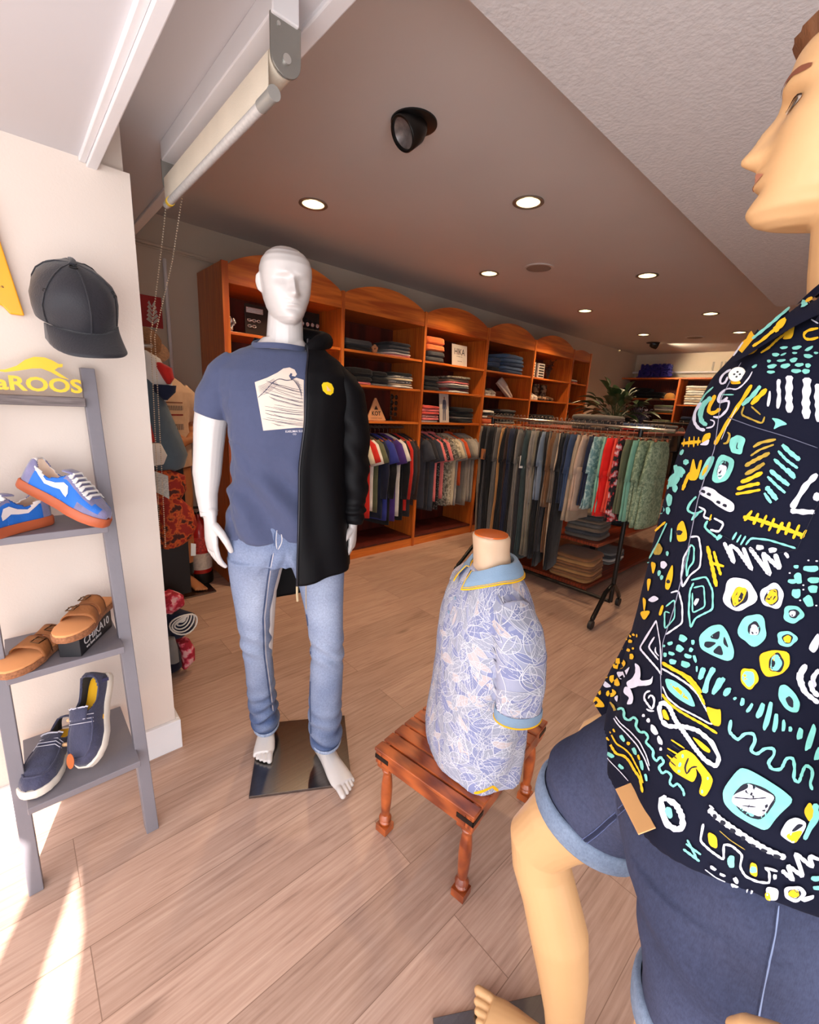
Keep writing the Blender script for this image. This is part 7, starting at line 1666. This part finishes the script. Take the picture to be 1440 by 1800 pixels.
mb = MB(); ribbon_px(mb, BS, [(1368, 1590), (1362, 1640), (1350, 1700), (1338, 1760), (1330, 1800)], 3.0, 0, off=.0016, step=5); mb.obj('outer_seam', mat('seam_pale', (130, 142, 176), .85), shorts, smooth=True, fix=False)
# ---------------- patterned shirt
m_navyshirt = mat('navy_viscose', (13, 16, 36), .85, var=.04, bump=.05, bscale=250, spec=.2)
mb = MB()
ST = [(.998, .004, .154, .204), (1.04, .004, .153, .202), (1.10, .002, .150, .197), (1.18, .0, .146, .193), (1.26, .0, .143, .192), (1.34, .0, .141, .192), (1.40, -.003, .135, .190), (1.45, -.008, .125, .184), (1.49, -.016, .108, .170), (1.52, -.026, .088, .140), (1.545, -.032, .076, .108), (1.562, -.036, .066, .084)]
SR_ = []
for z, a, ra, rb in [(zs(q[0]),) + q[1:] for q in ST]:
    r = ell_ring(GC + Vector((0, 0, z)) + GF * a, rb, ra, 64, .88, ax=GS, ay=GF)
    if z < 1.05:
        for p_ in r:
            d_ = p_ - GC; s_ = abs(d_.dot(GS)) / rb; p_.z += (.044 * s_ ** 2 - .030 * max(0, d_.dot(GF) / ra)) * (1.05 - z) / .065
    if z > 1.555:
        for p_ in r: p_.z -= (.15 if z < 1.585 else .30 if z < 1.605 else .50) * max(0, (p_ - GC).dot(GF) - a)
    SR_.append(r)
mb.loft(SR_)
for pts, rr in (([G(-.02, -.145, 1.540), G(-.07, -.19, 1.478), G(-.095, -.205, 1.355), G(-.120, -.21, 1.200), G(-.155, -.210, 1.05), G(-.185, -.200, .94), G(-.200, -.195, .865)], [(.058, .056), (.062, .062), (.060, .060), (.060, .058), (.058, .056), (.055, .054), (.052, .052)]),
                ([G(.02, .15, 1.550), G(.07, .20, 1.478), G(.105, .235, 1.355), G(.125, .245, 1.220), G(.110, .250, 1.14)], [(.060, .06), (.064, .07), (.062, .066), (.060, .062), (.058, .058)])):
    mb.tube(pts, rr, 32, up=tuple(GF))
def shirt_disp(p, n_):
    l = p - GO; return p + n_ * (cloth_noise(l, .006, 6, 61, (1, 1, .5)) + .0035 * math.sin(l.dot(GS) * 55 + p.z * 12 + 3 * noise.noise(l * 5)) * clamp((1.2 - p.z) / .2, 0, 1))
shirt = remesh(mb, 'patterned_shirt', m_navyshirt, .0038, smooth=6, disp=shirt_disp, parent=t_g); BSH = bvh_of(shirt)
# ================================================================== hand-drawn print of the shirt
m_pw = mat('print_white_paint', (222, 220, 236), .8, var=.06, vscale=60); m_pt = mat('print_teal_paint', (128, 208, 196), .8, var=.14, vscale=60); m_py = mat('print_yellow_paint', (244, 186, 18), .8, var=.08, vscale=60); m_pn = mat('print_navy_gap', (13, 16, 36), .8); m_pd = mat('print_olive_paint', (176, 146, 50), .8, var=.2, vscale=80)
FR = {'A': (1180, 520, 5.538), 'B': (1120, 820, 4.5), 'C': (1030, 1100, 6.0), 'D': (1180, 1180, 4.285)}
CI = {'w': 0, 't': 1, 'y': 2, 'n': 3, 'o': 4}
DSL = '''
A y f 690,590 870,300 940,290 900,430 830,560 720,590
A n l 12 840,420 890,400
A y l 22 880,560 960,510 1030,440 1110,380 1190,320
A y f 1090,420 1170,310 1215,275 1190,420 1110,430
A t f 1310,200 1350,110 1420,85 1440,90 1440,130 1370,170
A y f 1350,170 1390,105 1430,120 1430,150
A y l 26 1440,410 1380,430 1310,430 1290,380 1340,340 1440,320
A w l 14 1370,235 1440,275
A t d 1105,510 38,14,-.1;1230,510 48,18,-.2;1350,520 45,16,-.5;1025,578 36,18,0;1100,575 32,10,-.4;1210,562 26,11,0;1340,592 44,20,.1;960,640 20,15,0;1080,635 44,13,-.1;1200,630 38,22,-.3;1420,560 24,12,0;990,690 46,20,-.2;1120,686 48,22,-.2;1255,676 44,18,-.1;1340,682 28,22,0;980,745 40,15,0;1225,735 50,20,0;1320,738 38,24,0;820,690 30,14,-.5
A w l 38 1060,815 1050,880 1062,960 1055,1040 1045,1100
A w l 66 1160,780 1158,880 1152,980 1160,1060 1158,1140
A w l 76 1330,800 1330,900 1318,1000 1320,1100 1325,1200
A w l 26 970,930 965,1000 950,1080
A w l 60 1440,860 1430,980 1440,1100 1440,1230
A w l 20 590,720 520,760 480,820 490,870 540,850 560,790
A w l 14 800,740 770,800 700,880 640,920 580,900 520,920
A y f 590,820 680,830 690,860 590,865
A w l 26 530,920 490,950 460,1040 540,1020 560,990
A w l 22 470,1040 580,1020 560,1110 480,1190 420,1180
A w l 16 390,1210 440,1220 420,1280 350,1290
A t l 12 500,965 620,965
A y l 34 440,970 400,1040 370,1110 380,1150 440,1140 490,1100
A t l 46 400,990 320,1060 290,1160 310,1240 360,1260
A w l 30 300,1040 240,1130 230,1230 280,1300 340,1310
A t l 16 420,890 340,960 290,1040
A t l 10 240,1110 200,1170 170,1250
A y l 34 795,870 720,990 620,1140 520,1300 435,1450
A w l 6 650,1090 560,1260 500,1400
A t l 40 880,880 800,980 700,1070
A y l 44 940,910 860,990 790,1060
A o l 16 790,1080 880,1160
A o l 18 720,1080 690,1160 780,1200 900,1250 920,1180
A t f 980,1190 1060,1200 1150,1255 1070,1270 1000,1310 1030,1240
A y f 330,1350 400,1330 390,1400 300,1440
A w f 300,1440 390,1390 370,1460 290,1455
A y l 32 110,1440 200,1430 300,1420
A y l 14 140,1390 130,1470
A y l 14 190,1375 180,1475
A y l 14 235,1370 230,1475
A y l 14 280,1375 270,1460
A o l 22 560,1330 590,1340 560,1440 520,1440
A t q 655,1450 70,90,.2
A n l 12 660,1430 640,1500 665,1490
A o l 28 810,1475 880,1430 1030,1400
A o l 20 785,1560 870,1500 1010,1450
A o l 36 730,1660 830,1600 970,1530
A o l 36 730,1740 830,1690 920,1630
A y l 38 700,1820 800,1770 900,1720
A t l 44 1090,1450 1170,1530 1260,1600
A t l 28 1050,1510 1130,1600 1240,1680
A t l 34 1010,1590 1110,1680 1210,1780
A t l 30 130,1500 100,1550
A t l 60 140,1600 170,1640
A t l 50 50,1650 60,1700 110,1730 100,1770
A y f 190,1720 230,1560 260,1720 290,1600 320,1600 270,1800 180,1800
A t f 370,1570 440,1560 420,1640 330,1800 270,1780
A y f 320,1700 370,1640 380,1680 310,1770
A t f 480,1530 630,1590 620,1680 560,1800 450,1830 400,1790
A n f 500,1600 580,1620 560,1700 480,1780 450,1720
A w f 480,1640 560,1660 540,1740 480,1800 460,1740
B y l 26 830,125 920,90 1000,50
B y l 28 800,180 900,150 980,135
B y l 22 790,220 880,205 985,185
B t l 34 1060,30 1130,90 1210,150
B t l 24 1040,80 1110,150 1180,210
B t l 40 1190,20 1230,60 1255,95
B t l 40 1030,160 1070,210 1115,265
B t l 26 1015,210 1040,250 1070,290
B w l 44 1430,60 1340,150 1230,330
B w l 40 1220,350 1320,360 1410,360
B w l 50 1440,210 1415,270
B t d 300,110 40,60,.6;345,40 45,40,.4;270,100 30,20,0;240,165 25,20,0;310,175 22,30,0;195,300 30,70,.1;265,265 24,50,0;195,345 32,30,0;255,350 18,30,0
B y l 26 370,190 400,110 430,50
B w f 500,200 540,155 620,180 660,220 780,290 780,350 740,365 640,310 600,270 510,225
B n q 535,200 18,12,.4;580,222 18,12,.4;655,285 18,12,.4;705,310 18,12,.4
B t l 18 480,240 430,290 405,350 470,380 530,350
B t f 470,360 510,370 450,430 435,425
B w l 16 500,320 560,350 530,400 600,420
B t l 18 570,430 540,480 600,530 650,570
B w l 18 620,410 700,450 660,520 590,500
B y l 14 600,380 585,430
B t l 34 680,540 640,580
B y l 30 850,400 960,420 1080,460 1200,500 1330,550
B y l 24 920,350 860,430
B y l 24 970,370 930,460
B y l 24 1035,385 990,480
B y l 24 1095,410 1050,510
B y l 24 1160,440 1115,530
B y l 22 1215,440 1180,540
B y l 26 1290,460 1240,570
B y l 22 1345,500 1300,570
B t l 16 800,520 765,580
B t l 16 835,540 800,600
B t l 18 870,550 830,620
B t l 16 870,620 910,565 1050,580 1260,645
B w q 980,640 30,20,0;1080,660 32,20,-.1;1190,700 14,26,-.6
B w l 30 700,600 780,770 740,620 800,650 920,820 850,640
B w l 34 900,640 1060,860 1000,680 1140,810 1100,690
B n l 5 640,520 860,640 1090,690 1270,655
B n l 5 1270,655 1380,420 1440,290
B w l 14 430,560 500,550 520,680 510,800 430,860 370,960 360,880 380,720 440,620
B t l 13 430,620 465,630 460,760 420,800 405,880 400,790 430,640
B t l 15 440,900 560,870 610,980 610,1130 470,1200 435,1280 420,1150 430,980 460,920
B t l 12 460,960 540,940 550,1110 450,1160 450,1000
B w q 480,1070 14,30,.5
B w l 14 280,1000 340,980 370,1100 370,1240 240,1330
B t l 12 240,1110 310,1050 310,1200 230,1290 230,1140 270,1160
B w l 15 165,1220 30,1440 180,1610 205,1650
B w l 13 150,1350 100,1430 180,1530
B w l 11 160,1430 150,1470 185,1500
B w l 8 165,1220 195,1400 205,1650
B y l 30 570,630 600,760 640,950
B y l 22 620,670 650,780 675,860
B y l 24 590,760 700,790
B w d 820,1010 130,130,.3
B n d 820,1030 62,85,.6
B y d 815,1020 48,80,.5
B w d 1078,1022 92,98,0
B n d 1075,1030 54,66,.4
B y d 1075,1030 42,62,.4
B t d 1240,1165 80,70,0
B n d 1245,1160 42,36,0
B w d 1235,1160 26,24,0
B t d 925,1290 110,125,0
B n d 935,1280 50,55,0
B w q 935,1300 34,32,0
B w d 935,1270 26,24,0
B t d 1190,1358 78,62,.1
B n d 1195,1358 42,38,0
B y d 1195,1360 30,30,0
B y f 970,1480 1080,1445 1210,1460 1215,1570 1150,1640 1030,1665 985,1600
B n d 1108,1550 60,76,.1
B t d 1105,1550 44,64,.1
B y d 895,1670 70,82,-.2
B t d 890,1672 48,62,-.2
B t f 500,1340 590,1260 680,1245 730,1310 780,1450 770,1520 720,1540 600,1490 510,1440
B n f 590,1340 670,1290 660,1370 600,1360
B n f 700,1330 740,1440 690,1400
B n f 550,1380 650,1390 580,1440 540,1420
B n f 600,1470 670,1400 700,1500
B t q 375,1360 32,26,.5;275,1400 22,14,-.3;455,1390 14,20,0;350,1440 30,26,.6;440,1450 16,18,.5;235,1490 14,18,0;285,1480 26,14,.3;415,1500 30,16,.3;295,1545 28,20,.2;395,1565 36,24,.3;470,1520 12,30,-.3;485,1600 8,24,0;225,1420 12,10,0
B t q 1265,790 20,14,0;1280,880 28,44,-.2;1235,905 34,18,0;1380,805 60,24,0;1400,895 44,24,0;1265,1000 34,36,0;1395,965 36,30,0;1360,1060 34,46,-.4
B w q 1360,740 8,6,0;1215,840 8,6,0;1320,935 8,6,0;1320,970 8,6,0;1295,1055 8,6,0;1420,1095 8,6,0;1425,745 10,6,0
B y l 26 210,1550 270,1590 350,1630 430,1670 480,1730 520,1790
B w l 14 215,1600 340,1670 440,1740 510,1810
B t l 40 540,1590 510,1680
B t l 44 620,1590 570,1680 545,1790
B t l 44 700,1670 630,1760 610,1800
B t l 34 750,1750 700,1800
B w l 46 1340,1560 1290,1640 1310,1740 1340,1790
B w l 40 1440,1600 1390,1660 1400,1740
B w f 1350,1430 1440,1290 1440,1420 1400,1475
B y f 330,600 330,470 380,420 410,520 410,590
B n d 345,525 30,20,0
B y l 16 70,650 110,560 180,490 240,440
B t l 12 250,450 180,600 110,730
B t l 14 290,490 280,600
B o d 180,660 34,46,.3
B w d 225,780 26,30,0
B t d 255,690 12,20,0;190,845 14,24,.2;210,880 14,20,.2
B y f 120,750 170,770 140,870
B y f 300,760 300,880 270,980 235,970 245,880
B n d 262,912 16,16,0
B y f 90,890 130,890 100,1010
B y f 55,1030 90,1060 70,1170
B y f 30,1150 130,1140 70,1230
B w f 95,1060 150,1020 195,1050 140,1080
B t l 10 0,970 50,780 110,760
B y l 20 220,1100 195,1180
B w f 0,1560 40,1620 35,1700 120,1690 145,1650 125,1730 40,1740 0,1740
C y q 450,45 22,16,.3;395,75 12,16,0;440,75 14,10,0;475,110 24,12,.6;520,100 16,12,.5;425,148 22,12,0;387,170 18,20,0;485,168 22,18,.3;380,240 20,20,0;465,262 20,16,.5;515,245 12,12,0;555,110 8,18,0;500,330 22,30,0
C y f 260,420 300,350 400,345 445,400 400,460 320,460
C n d 330,410 16,10,0
C y f 200,550 180,500 240,420 260,500 240,560
C y f 260,530 330,520 385,630 340,645 260,590
C w f 330,490 420,490 490,425 440,540 380,580
C w f 160,570 220,590 290,645 210,660
C y f 230,690 300,670 345,710 300,760 220,740
C y f 120,640 150,600 175,720 150,740
C y f 85,800 120,740 200,820 210,860 110,860
C o l 26 270,810 320,870 330,930
C w f 310,760 360,730 350,820
C w f 530,390 590,430 600,520 585,600 620,600 560,650 470,670 440,600 510,560 550,480
C w f 620,620 700,610 730,520 720,620 640,640
C w f 430,640 490,660 525,760 510,830 450,835 460,800 480,760 410,710
C w l 22 700,690 650,700 630,770 680,840 720,890 740,830 745,760 700,720 680,770
C w l 18 660,880 700,910 740,900
C t l 26 350,890 400,860 430,920 410,970 480,1010 520,960 570,1000 540,1060 600,1140 640,1110 690,1190 640,1220 700,1280 740,1320 720,1380 770,1440 800,1370 850,1440 780,1490 830,1570 860,1520 930,1580 890,1650 940,1700 980,1650 1050,1740 1050,1790
C w l 13 300,960 350,1040 460,1150 560,1260 640,1400 690,1530
C w l 12 330,960 380,1030 490,1120 590,1230 660,1370 690,1480
C w l 46 820,1000 790,880 820,800 900,850 960,990 1060,1130 1170,1290 1270,1410 1390,1480 1420,1380 1340,1220 1200,1100 1060,1060 880,1060 820,1000
C y f 820,890 860,880 910,1000 840,980
C y f 1130,1160 1210,1200 1330,1300 1320,1340 1240,1300
C w l 18 820,450 960,530 1100,620 1200,720 1280,870 1370,1020 1340,1040 1200,960 1000,860 880,760 830,640
C t f 850,550 960,580 1110,690 1180,850 1130,850 990,770 880,670
C y f 890,600 990,640 1120,790 1040,750
C y l 30 830,400 940,450 1060,530 1150,620 1220,720 1270,830
C y l 26 820,720 900,820 1010,900 1130,970 1260,1040 1400,1130
C y f 1270,840 1400,880 1440,870 1440,1060 1340,1040
C w d 740,1100 30,60,-.5;800,1210 24,50,-.4;680,1000 20,24,0
C w q 630,950 16,16,0;810,1300 14,18,0
C y l 26 235,1180 290,1280 340,1360 420,1370 480,1430 540,1540 590,1600 620,1760
C y l 16 270,1120 340,1250 430,1300 500,1370 550,1470 590,1540 625,1660
C t q 405,1190 20,40,-.6;535,1325 20,40,-.4;610,1470 18,52,-.2;655,1600 14,40,-.2;280,1370 40,22,.5;390,1490 36,18,.7
C y q 315,1110 10,20,-.5;470,1245 20,18,.5;580,1390 12,30,-.3
C w l 8 190,1330 260,1420 380,1540 470,1640
C y f 880,1440 1050,1290 1150,1340 1230,1440 1360,1600 1330,1700 1270,1800 1200,1760 1250,1600 1170,1480 1190,1560 1150,1650 1070,1610 950,1540
C n l 12 930,1250 1010,1310
C n l 12 885,1320 980,1400
C n l 12 880,1400 970,1480
C y l 16 920,1200 1060,1290
C y l 16 880,1290 1000,1360
C y l 16 875,1360 960,1440
C n l 18 1100,1390 1060,1490 1080,1570 1130,1480 1190,1480
C t q 1040,1370 12,20,0;1010,1460 14,24,.3;1000,1530 14,14,0;1300,1600 10,16,0;1240,1740 10,20,0
D w l 44 -20,960 50,1000 90,1080 100,1170 50,1190 -20,1150 -55,1060 -65,960 -20,950
D t d -5,1060 26,45,-.3
D t l 40 250,20 225,60
D t l 42 390,50 350,120 330,160
D t l 40 450,125 410,180
D t q 490,200 14,10,-.6;545,225 16,30,.2;600,270 14,40,.6;680,290 22,60,.4;735,330 20,110,.25;790,380 18,70,.15;850,400 14,44,.05;900,425 14,20,0;970,460 22,44,.2;1050,490 24,100,.3;1100,610 20,50,.3
D t f 820,100 870,90 940,160 975,230 960,300 910,300 860,270 810,190
D n d 898,220 24,44,-.4
D w l 34 960,0 970,80 1020,160 1110,230
D w l 36 1050,60 1060,130 1110,180
D t l 24 460,360 445,450 510,515 560,460 630,460 640,520 600,590 650,620 710,570 780,570 780,620 730,680 760,730 830,730 870,640 920,640 930,720 920,800 960,830 990,740 1010,690 1060,720 1060,780 1040,830 1060,880
D t f 395,880 520,715 590,730 700,790 840,880 930,960 800,1080 720,1195 600,1140 470,1060 400,980
D n f 460,930 560,820 700,860 810,940 690,1110 590,1090 500,1020
D w f 470,920 590,870 580,830 680,880 790,930 740,1000 730,1030 680,1090 560,1040 460,980
D n l 8 480,940 600,950 720,940
D n l 8 540,1000 640,1010
D w l 42 290,1030 380,1110 480,1180 600,1260 720,1330 860,1390
D w l 14 295,1000 330,1030
D n q 335,1085 16,20,0;395,1130 22,18,.3;468,1190 24,18,.3;545,1245 18,18,0;620,1300 20,12,.3;700,1335 26,12,.3;795,1380 28,16,.2
D w l 18 250,1140 225,1270 300,1340 400,1410 400,1290 460,1300 540,1370 520,1460 560,1530 650,1570 740,1580 740,1490 700,1460 800,1490
D y f 280,1195 350,1230 355,1330 290,1300
D t q 455,1420 26,46,0
D y f 600,1420 650,1440 650,1540 590,1510
D t q 620,1480 26,24,0
D w f 815,1210 870,1110 940,1080 1030,1130 930,1290 860,1250
D y f 850,1220 960,1180 990,1190 930,1290
D n f 900,1190 950,1130 1000,1140 930,1190
D y f 990,1040 1040,960 1080,1040 1040,1130
D t l 44 1080,980 1090,1080 1040,1160 1000,1250
D w l 30 830,1480 920,1560 870,1440 990,1530 930,1350 1060,1460 1030,1370 1110,1400
D w f 710,1600 810,1620 800,1710 720,1700
D y f 705,1650 740,1650 750,1710 710,1700
D w d 925,1655 80,60,0
D n d 925,1655 48,36,0
D y d 920,1655 40,30,0
D t l 18 100,1330 220,1420
D t l 16 120,1290 230,1370
D t l 16 130,1260 200,1400
D w q 780,1530 14,20,0;1020,1690 50,18,-.3;320,1470 26,12,.6;390,1520 24,10,.4;490,1560 16,26,-.5;480,1600 30,10,.4;590,1640 26,14,.2
D t q 1080,1540 34,20,0;1090,1610 30,16,0
D o l 6 370,1190 450,1260 560,1330
D w l 8 260,1480 340,1540 410,1570
'''
pm = MB(); lay = 0
for line in DSL.strip().split('\n'):
    tk = line.split(' ', 3); ox, oy, sc = FR[tk[0]]; ci = CI[tk[1]]; k = tk[2]; lay += 1; off = .0009 + (lay % 6) * .00022 + (.0012 if tk[1] == 'n' else 0) + (.0016 if False else 0)
    def tr(p): x, y = p.split(','); return (ox + float(x) / sc, oy + float(y) / sc)
    # stack details over their ground shapes
    off = .0009 + lay * .0000075
    if k == 'l':
        wd, rest = tk[3].split(' ', 1); ribbon_px(pm, BSH, [tr(p) for p in rest.split()], float(wd) / sc, ci, off=off, step=3.5)
    elif k == 'f':
        pp = [tr(p) for p in tk[3].split()]
        for _ in range(2): pp = [q for a_, b_ in zip(pp, pp[1:] + pp[:1]) for q in ((a_[0] * .8 + b_[0] * .2, a_[1] * .8 + b_[1] * .2), (a_[0] * .2 + b_[0] * .8, a_[1] * .2 + b_[1] * .8))]
        fill_px(pm, BSH, pp, ci, off=off, grid=5.0)
    else:
        for it in tk[3].split(';'):
            c, e = it.split(' '); cx_, cy_ = tr(c); rx, ry, ro = [float(q) for q in e.split(',')]; rx /= sc; ry /= sc; pts = []
            nn_ = 34 if max(rx, ry) > 14 else 20 if max(rx, ry) > 6 else 10
            for j in range(nn_):
                a = 2 * PI * j / nn_; rr_ = 1 + .07 * math.sin(a * 3 + lay) + .05 * math.sin(a * 5 + cx_); ee = 1 if k == 'd' else .7
                x = math.copysign(abs(math.cos(a)) ** ee, math.cos(a)) * rx * rr_; y = math.copysign(abs(math.sin(a)) ** ee, math.sin(a)) * ry * rr_
                pts.append((cx_ + x * math.cos(ro) - y * math.sin(ro), cy_ + x * math.sin(ro) + y * math.cos(ro)))
            fill_px(pm, BSH, pts, ci, off=off, grid=5.0)
# the far side and back of the shirt carry the same kind of marks
def shirt_cast(u, v, off):
    a = u / .17; d = (GF * math.cos(a) + GS * math.sin(a)); o = GC + Vector((0, 0, v)) + d * .6
    h, nn, i, ds = BSH.ray_cast(o, -d)
    if h is None or ds > .58: return None
    if nn.dot(d) < 0: nn = -nn
    return h + nn * off
rnd = random.Random(77)
for i in range(120):
    u = rnd.uniform(.34, .86); v = rnd.uniform(1.0, 1.50); ci = rnd.choice((0, 1, 2)); q = rnd.random(); s_ = rnd.uniform(.012, .026)
    if q < .4: ribbon_px(pm, shirt_cast, [(u + s_ * 1.3 * j / 4 * math.cos(i), v + s_ * 1.3 * j / 4 * math.sin(i) + .006 * math.sin(j * 2)) for j in range(5)], .007, ci, off=.001, step=.006)
    elif q < .7: ribbon_px(pm, shirt_cast, [(u + s_ * math.cos(2 * PI * j / 12), v + s_ * .8 * math.sin(2 * PI * j / 12)) for j in range(12)], .005, ci, off=.001, step=.006, closed=True)
    else: fill_px(pm, shirt_cast, [(u + s_ * .6 * math.cos(2 * PI * j / 9), v + s_ * .5 * math.sin(2 * PI * j / 9)) for j in range(9)], ci, off=.001, grid=.012)
def merge_print(o, mb, mats):
    """printed pattern becomes part of the garment's own mesh"""
    me = o.data; k = len(me.vertices); nm = len(me.materials)
    V = [tuple(v.co) for v in me.vertices] + [tuple(v) for v in mb.v]; Fc = [tuple(p.vertices) for p in me.polygons] + [tuple(i + k for i in f) for f in mb.f]
    MI = [p.material_index for p in me.polygons] + [m_ + nm for m_ in mb.mi]; old = list(me.materials)
    m2 = bpy.data.meshes.new(me.name); m2.from_pydata(V, [], Fc)
    for m_ in old + list(mats): m2.materials.append(m_)
    m2.polygons.foreach_set('material_index', MI); m2.polygons.foreach_set('use_smooth', [True] * len(m2.polygons)); m2.update(); o.data = m2
merge_print(shirt, pm, [m_pw, m_pt, m_py, m_pn, m_pd])
# collar lapels, standing off the chest
def both_cast(px, py, off):
    a = cast(BSH, px, py, off); b_ = cast(BG, px, py, off)
    if a is None: return b_
    if b_ is None: return a
    return a if (a - CAMPOS).length < (b_ - CAMPOS).length else b_
def lapel(poly, off, nm, deco):
    mb = MB(); fill_px(mb, both_cast, poly, 0, off=off, grid=7); k = len(mb.v)
    for ci, wd, pts in deco: ribbon_px(mb, both_cast, pts, wd, ci, off=off + .0012, step=4)
    o = mb.obj(nm, [m_navyshirt, m_pw, m_pt, m_py], shirt, smooth=True, fix=False)
    return o
lp_ = lapel([(1470, 488), (1440, 514), (1416, 538), (1392, 559), (1362, 588), (1338, 608), (1318, 632), (1302, 648), (1330, 634), (1357, 617), (1380, 603), (1402, 590), (1440, 570), (1470, 560)], .010, 'collar', [(3, 5, [(1340, 620), (1356, 610), (1370, 598), (1392, 580)]), (3, 11, [(1378, 594), (1390, 580), (1398, 572)]), (2, 5, [(1340, 606), (1368, 584), (1394, 562), (1420, 538)]), (2, 12, [(1418, 555), (1430, 545), (1440, 538)]), (3, 6, [(1424, 550), (1436, 542)])])
lapel([(1412, 500), (1392, 524), (1372, 540), (1348, 562), (1328, 588), (1306, 618), (1296, 640), (1312, 634), (1332, 616), (1346, 590), (1352, 572), (1372, 552), (1394, 530), (1416, 506)], .006, 'far_collar', [(3, 14, [(1344, 578), (1336, 594), (1322, 612), (1312, 624)]), (1, 5, [(1356, 562), (1372, 546), (1386, 534)]), (1, 3, [(1300, 632), (1318, 606)])])
mb = MB(); ribbon_px(mb, BSH, [(1308, 640), (1290, 670), (1272, 705), (1268, 745), (1262, 790), (1248, 830), (1232, 880), (1220, 940), (1205, 1010), (1190, 1070), (1170, 1130), (1166, 1190), (1168, 1230)], 1.3, 0, off=.0032, step=5); mb.obj('placket_edge', mat('placket_pale_line', (150, 150, 170), .8), shirt, smooth=True, fix=False)
mb = MB(); ribbon_px(mb, BSH, [(1284, 735), (1330, 752), (1390, 770), (1440, 788)], 1.5, 0, off=.003, step=5); mb.obj('pocket_seam', mat('pocket_thread', (96, 98, 120), .8), shirt, smooth=True, fix=False)
c = cast(BSH, 1303, 660, .004) or cast(BSH, 1320, 690, .004) or CAMPOS + ray(1303, 660) * .6; nb = (CAMPOS - c).normalized(); M = basis(tuple(c), nb.orthogonal(), nb.cross(nb.orthogonal()))
if (M.to_3x3() @ Vector((0, 0, 1))).dot(nb) < 0: M = M @ Matrix.Rotation(PI, 4, 'X')
bt = MB().lathe([(.001, .0012), (.0035, .0014), (.0058, .0026), (.0068, .0022), (.0072, .0), (.0066, -.001), (.001, -.001)], n=28, M=M).obj('button', mat('pearl_button', (226, 214, 200), .25, coat=.6), shirt, smooth=True)
for dx, dy in ((.0016, .0016), (-.0016, .0016), (.0016, -.0016), (-.0016, -.0016)): MB().lathe([(.001, .0018), (.0009, .0018), (.0009, .0010)], n=8, M=M @ Matrix.Translation((dx, dy, 0))).obj('button_hole', m_tubeblk, bt)
# kraft label hanging below the hem
def near_hit(px, py):
    hs = [h for h in (cast(b_, px, py, .004) for b_ in (BS, BSH, BG)) if h is not None]; h = min(hs, key=lambda q: (q - CAMPOS).length) if hs else CAMPOS + ray(px, py) * .8
    return h + (CAMPOS - h).normalized() * .010
kt, kb = near_hit(1112, 1402), near_hit(1144, 1462); kv = (kt - kb); ln_ = kv.length
if ln_ > .12: kb = kt - kv.normalized() * .08; ln_ = .08
kx = kv.cross((CAMPOS - kb)).normalized(); mk = basis(tuple(kb), kx, kv)
tgl = MB().prism([(-.010, 0), (.010, 0), (.010, ln_ + .015), (-.010, ln_ + .015)], 0, .0015, mk).obj('kraft_label', mat('tan_label', (214, 160, 104), .6), None, bevel=.0005)
tag(tgl, 'tan card label hanging below the hem of the patterned shirt', 'tag')
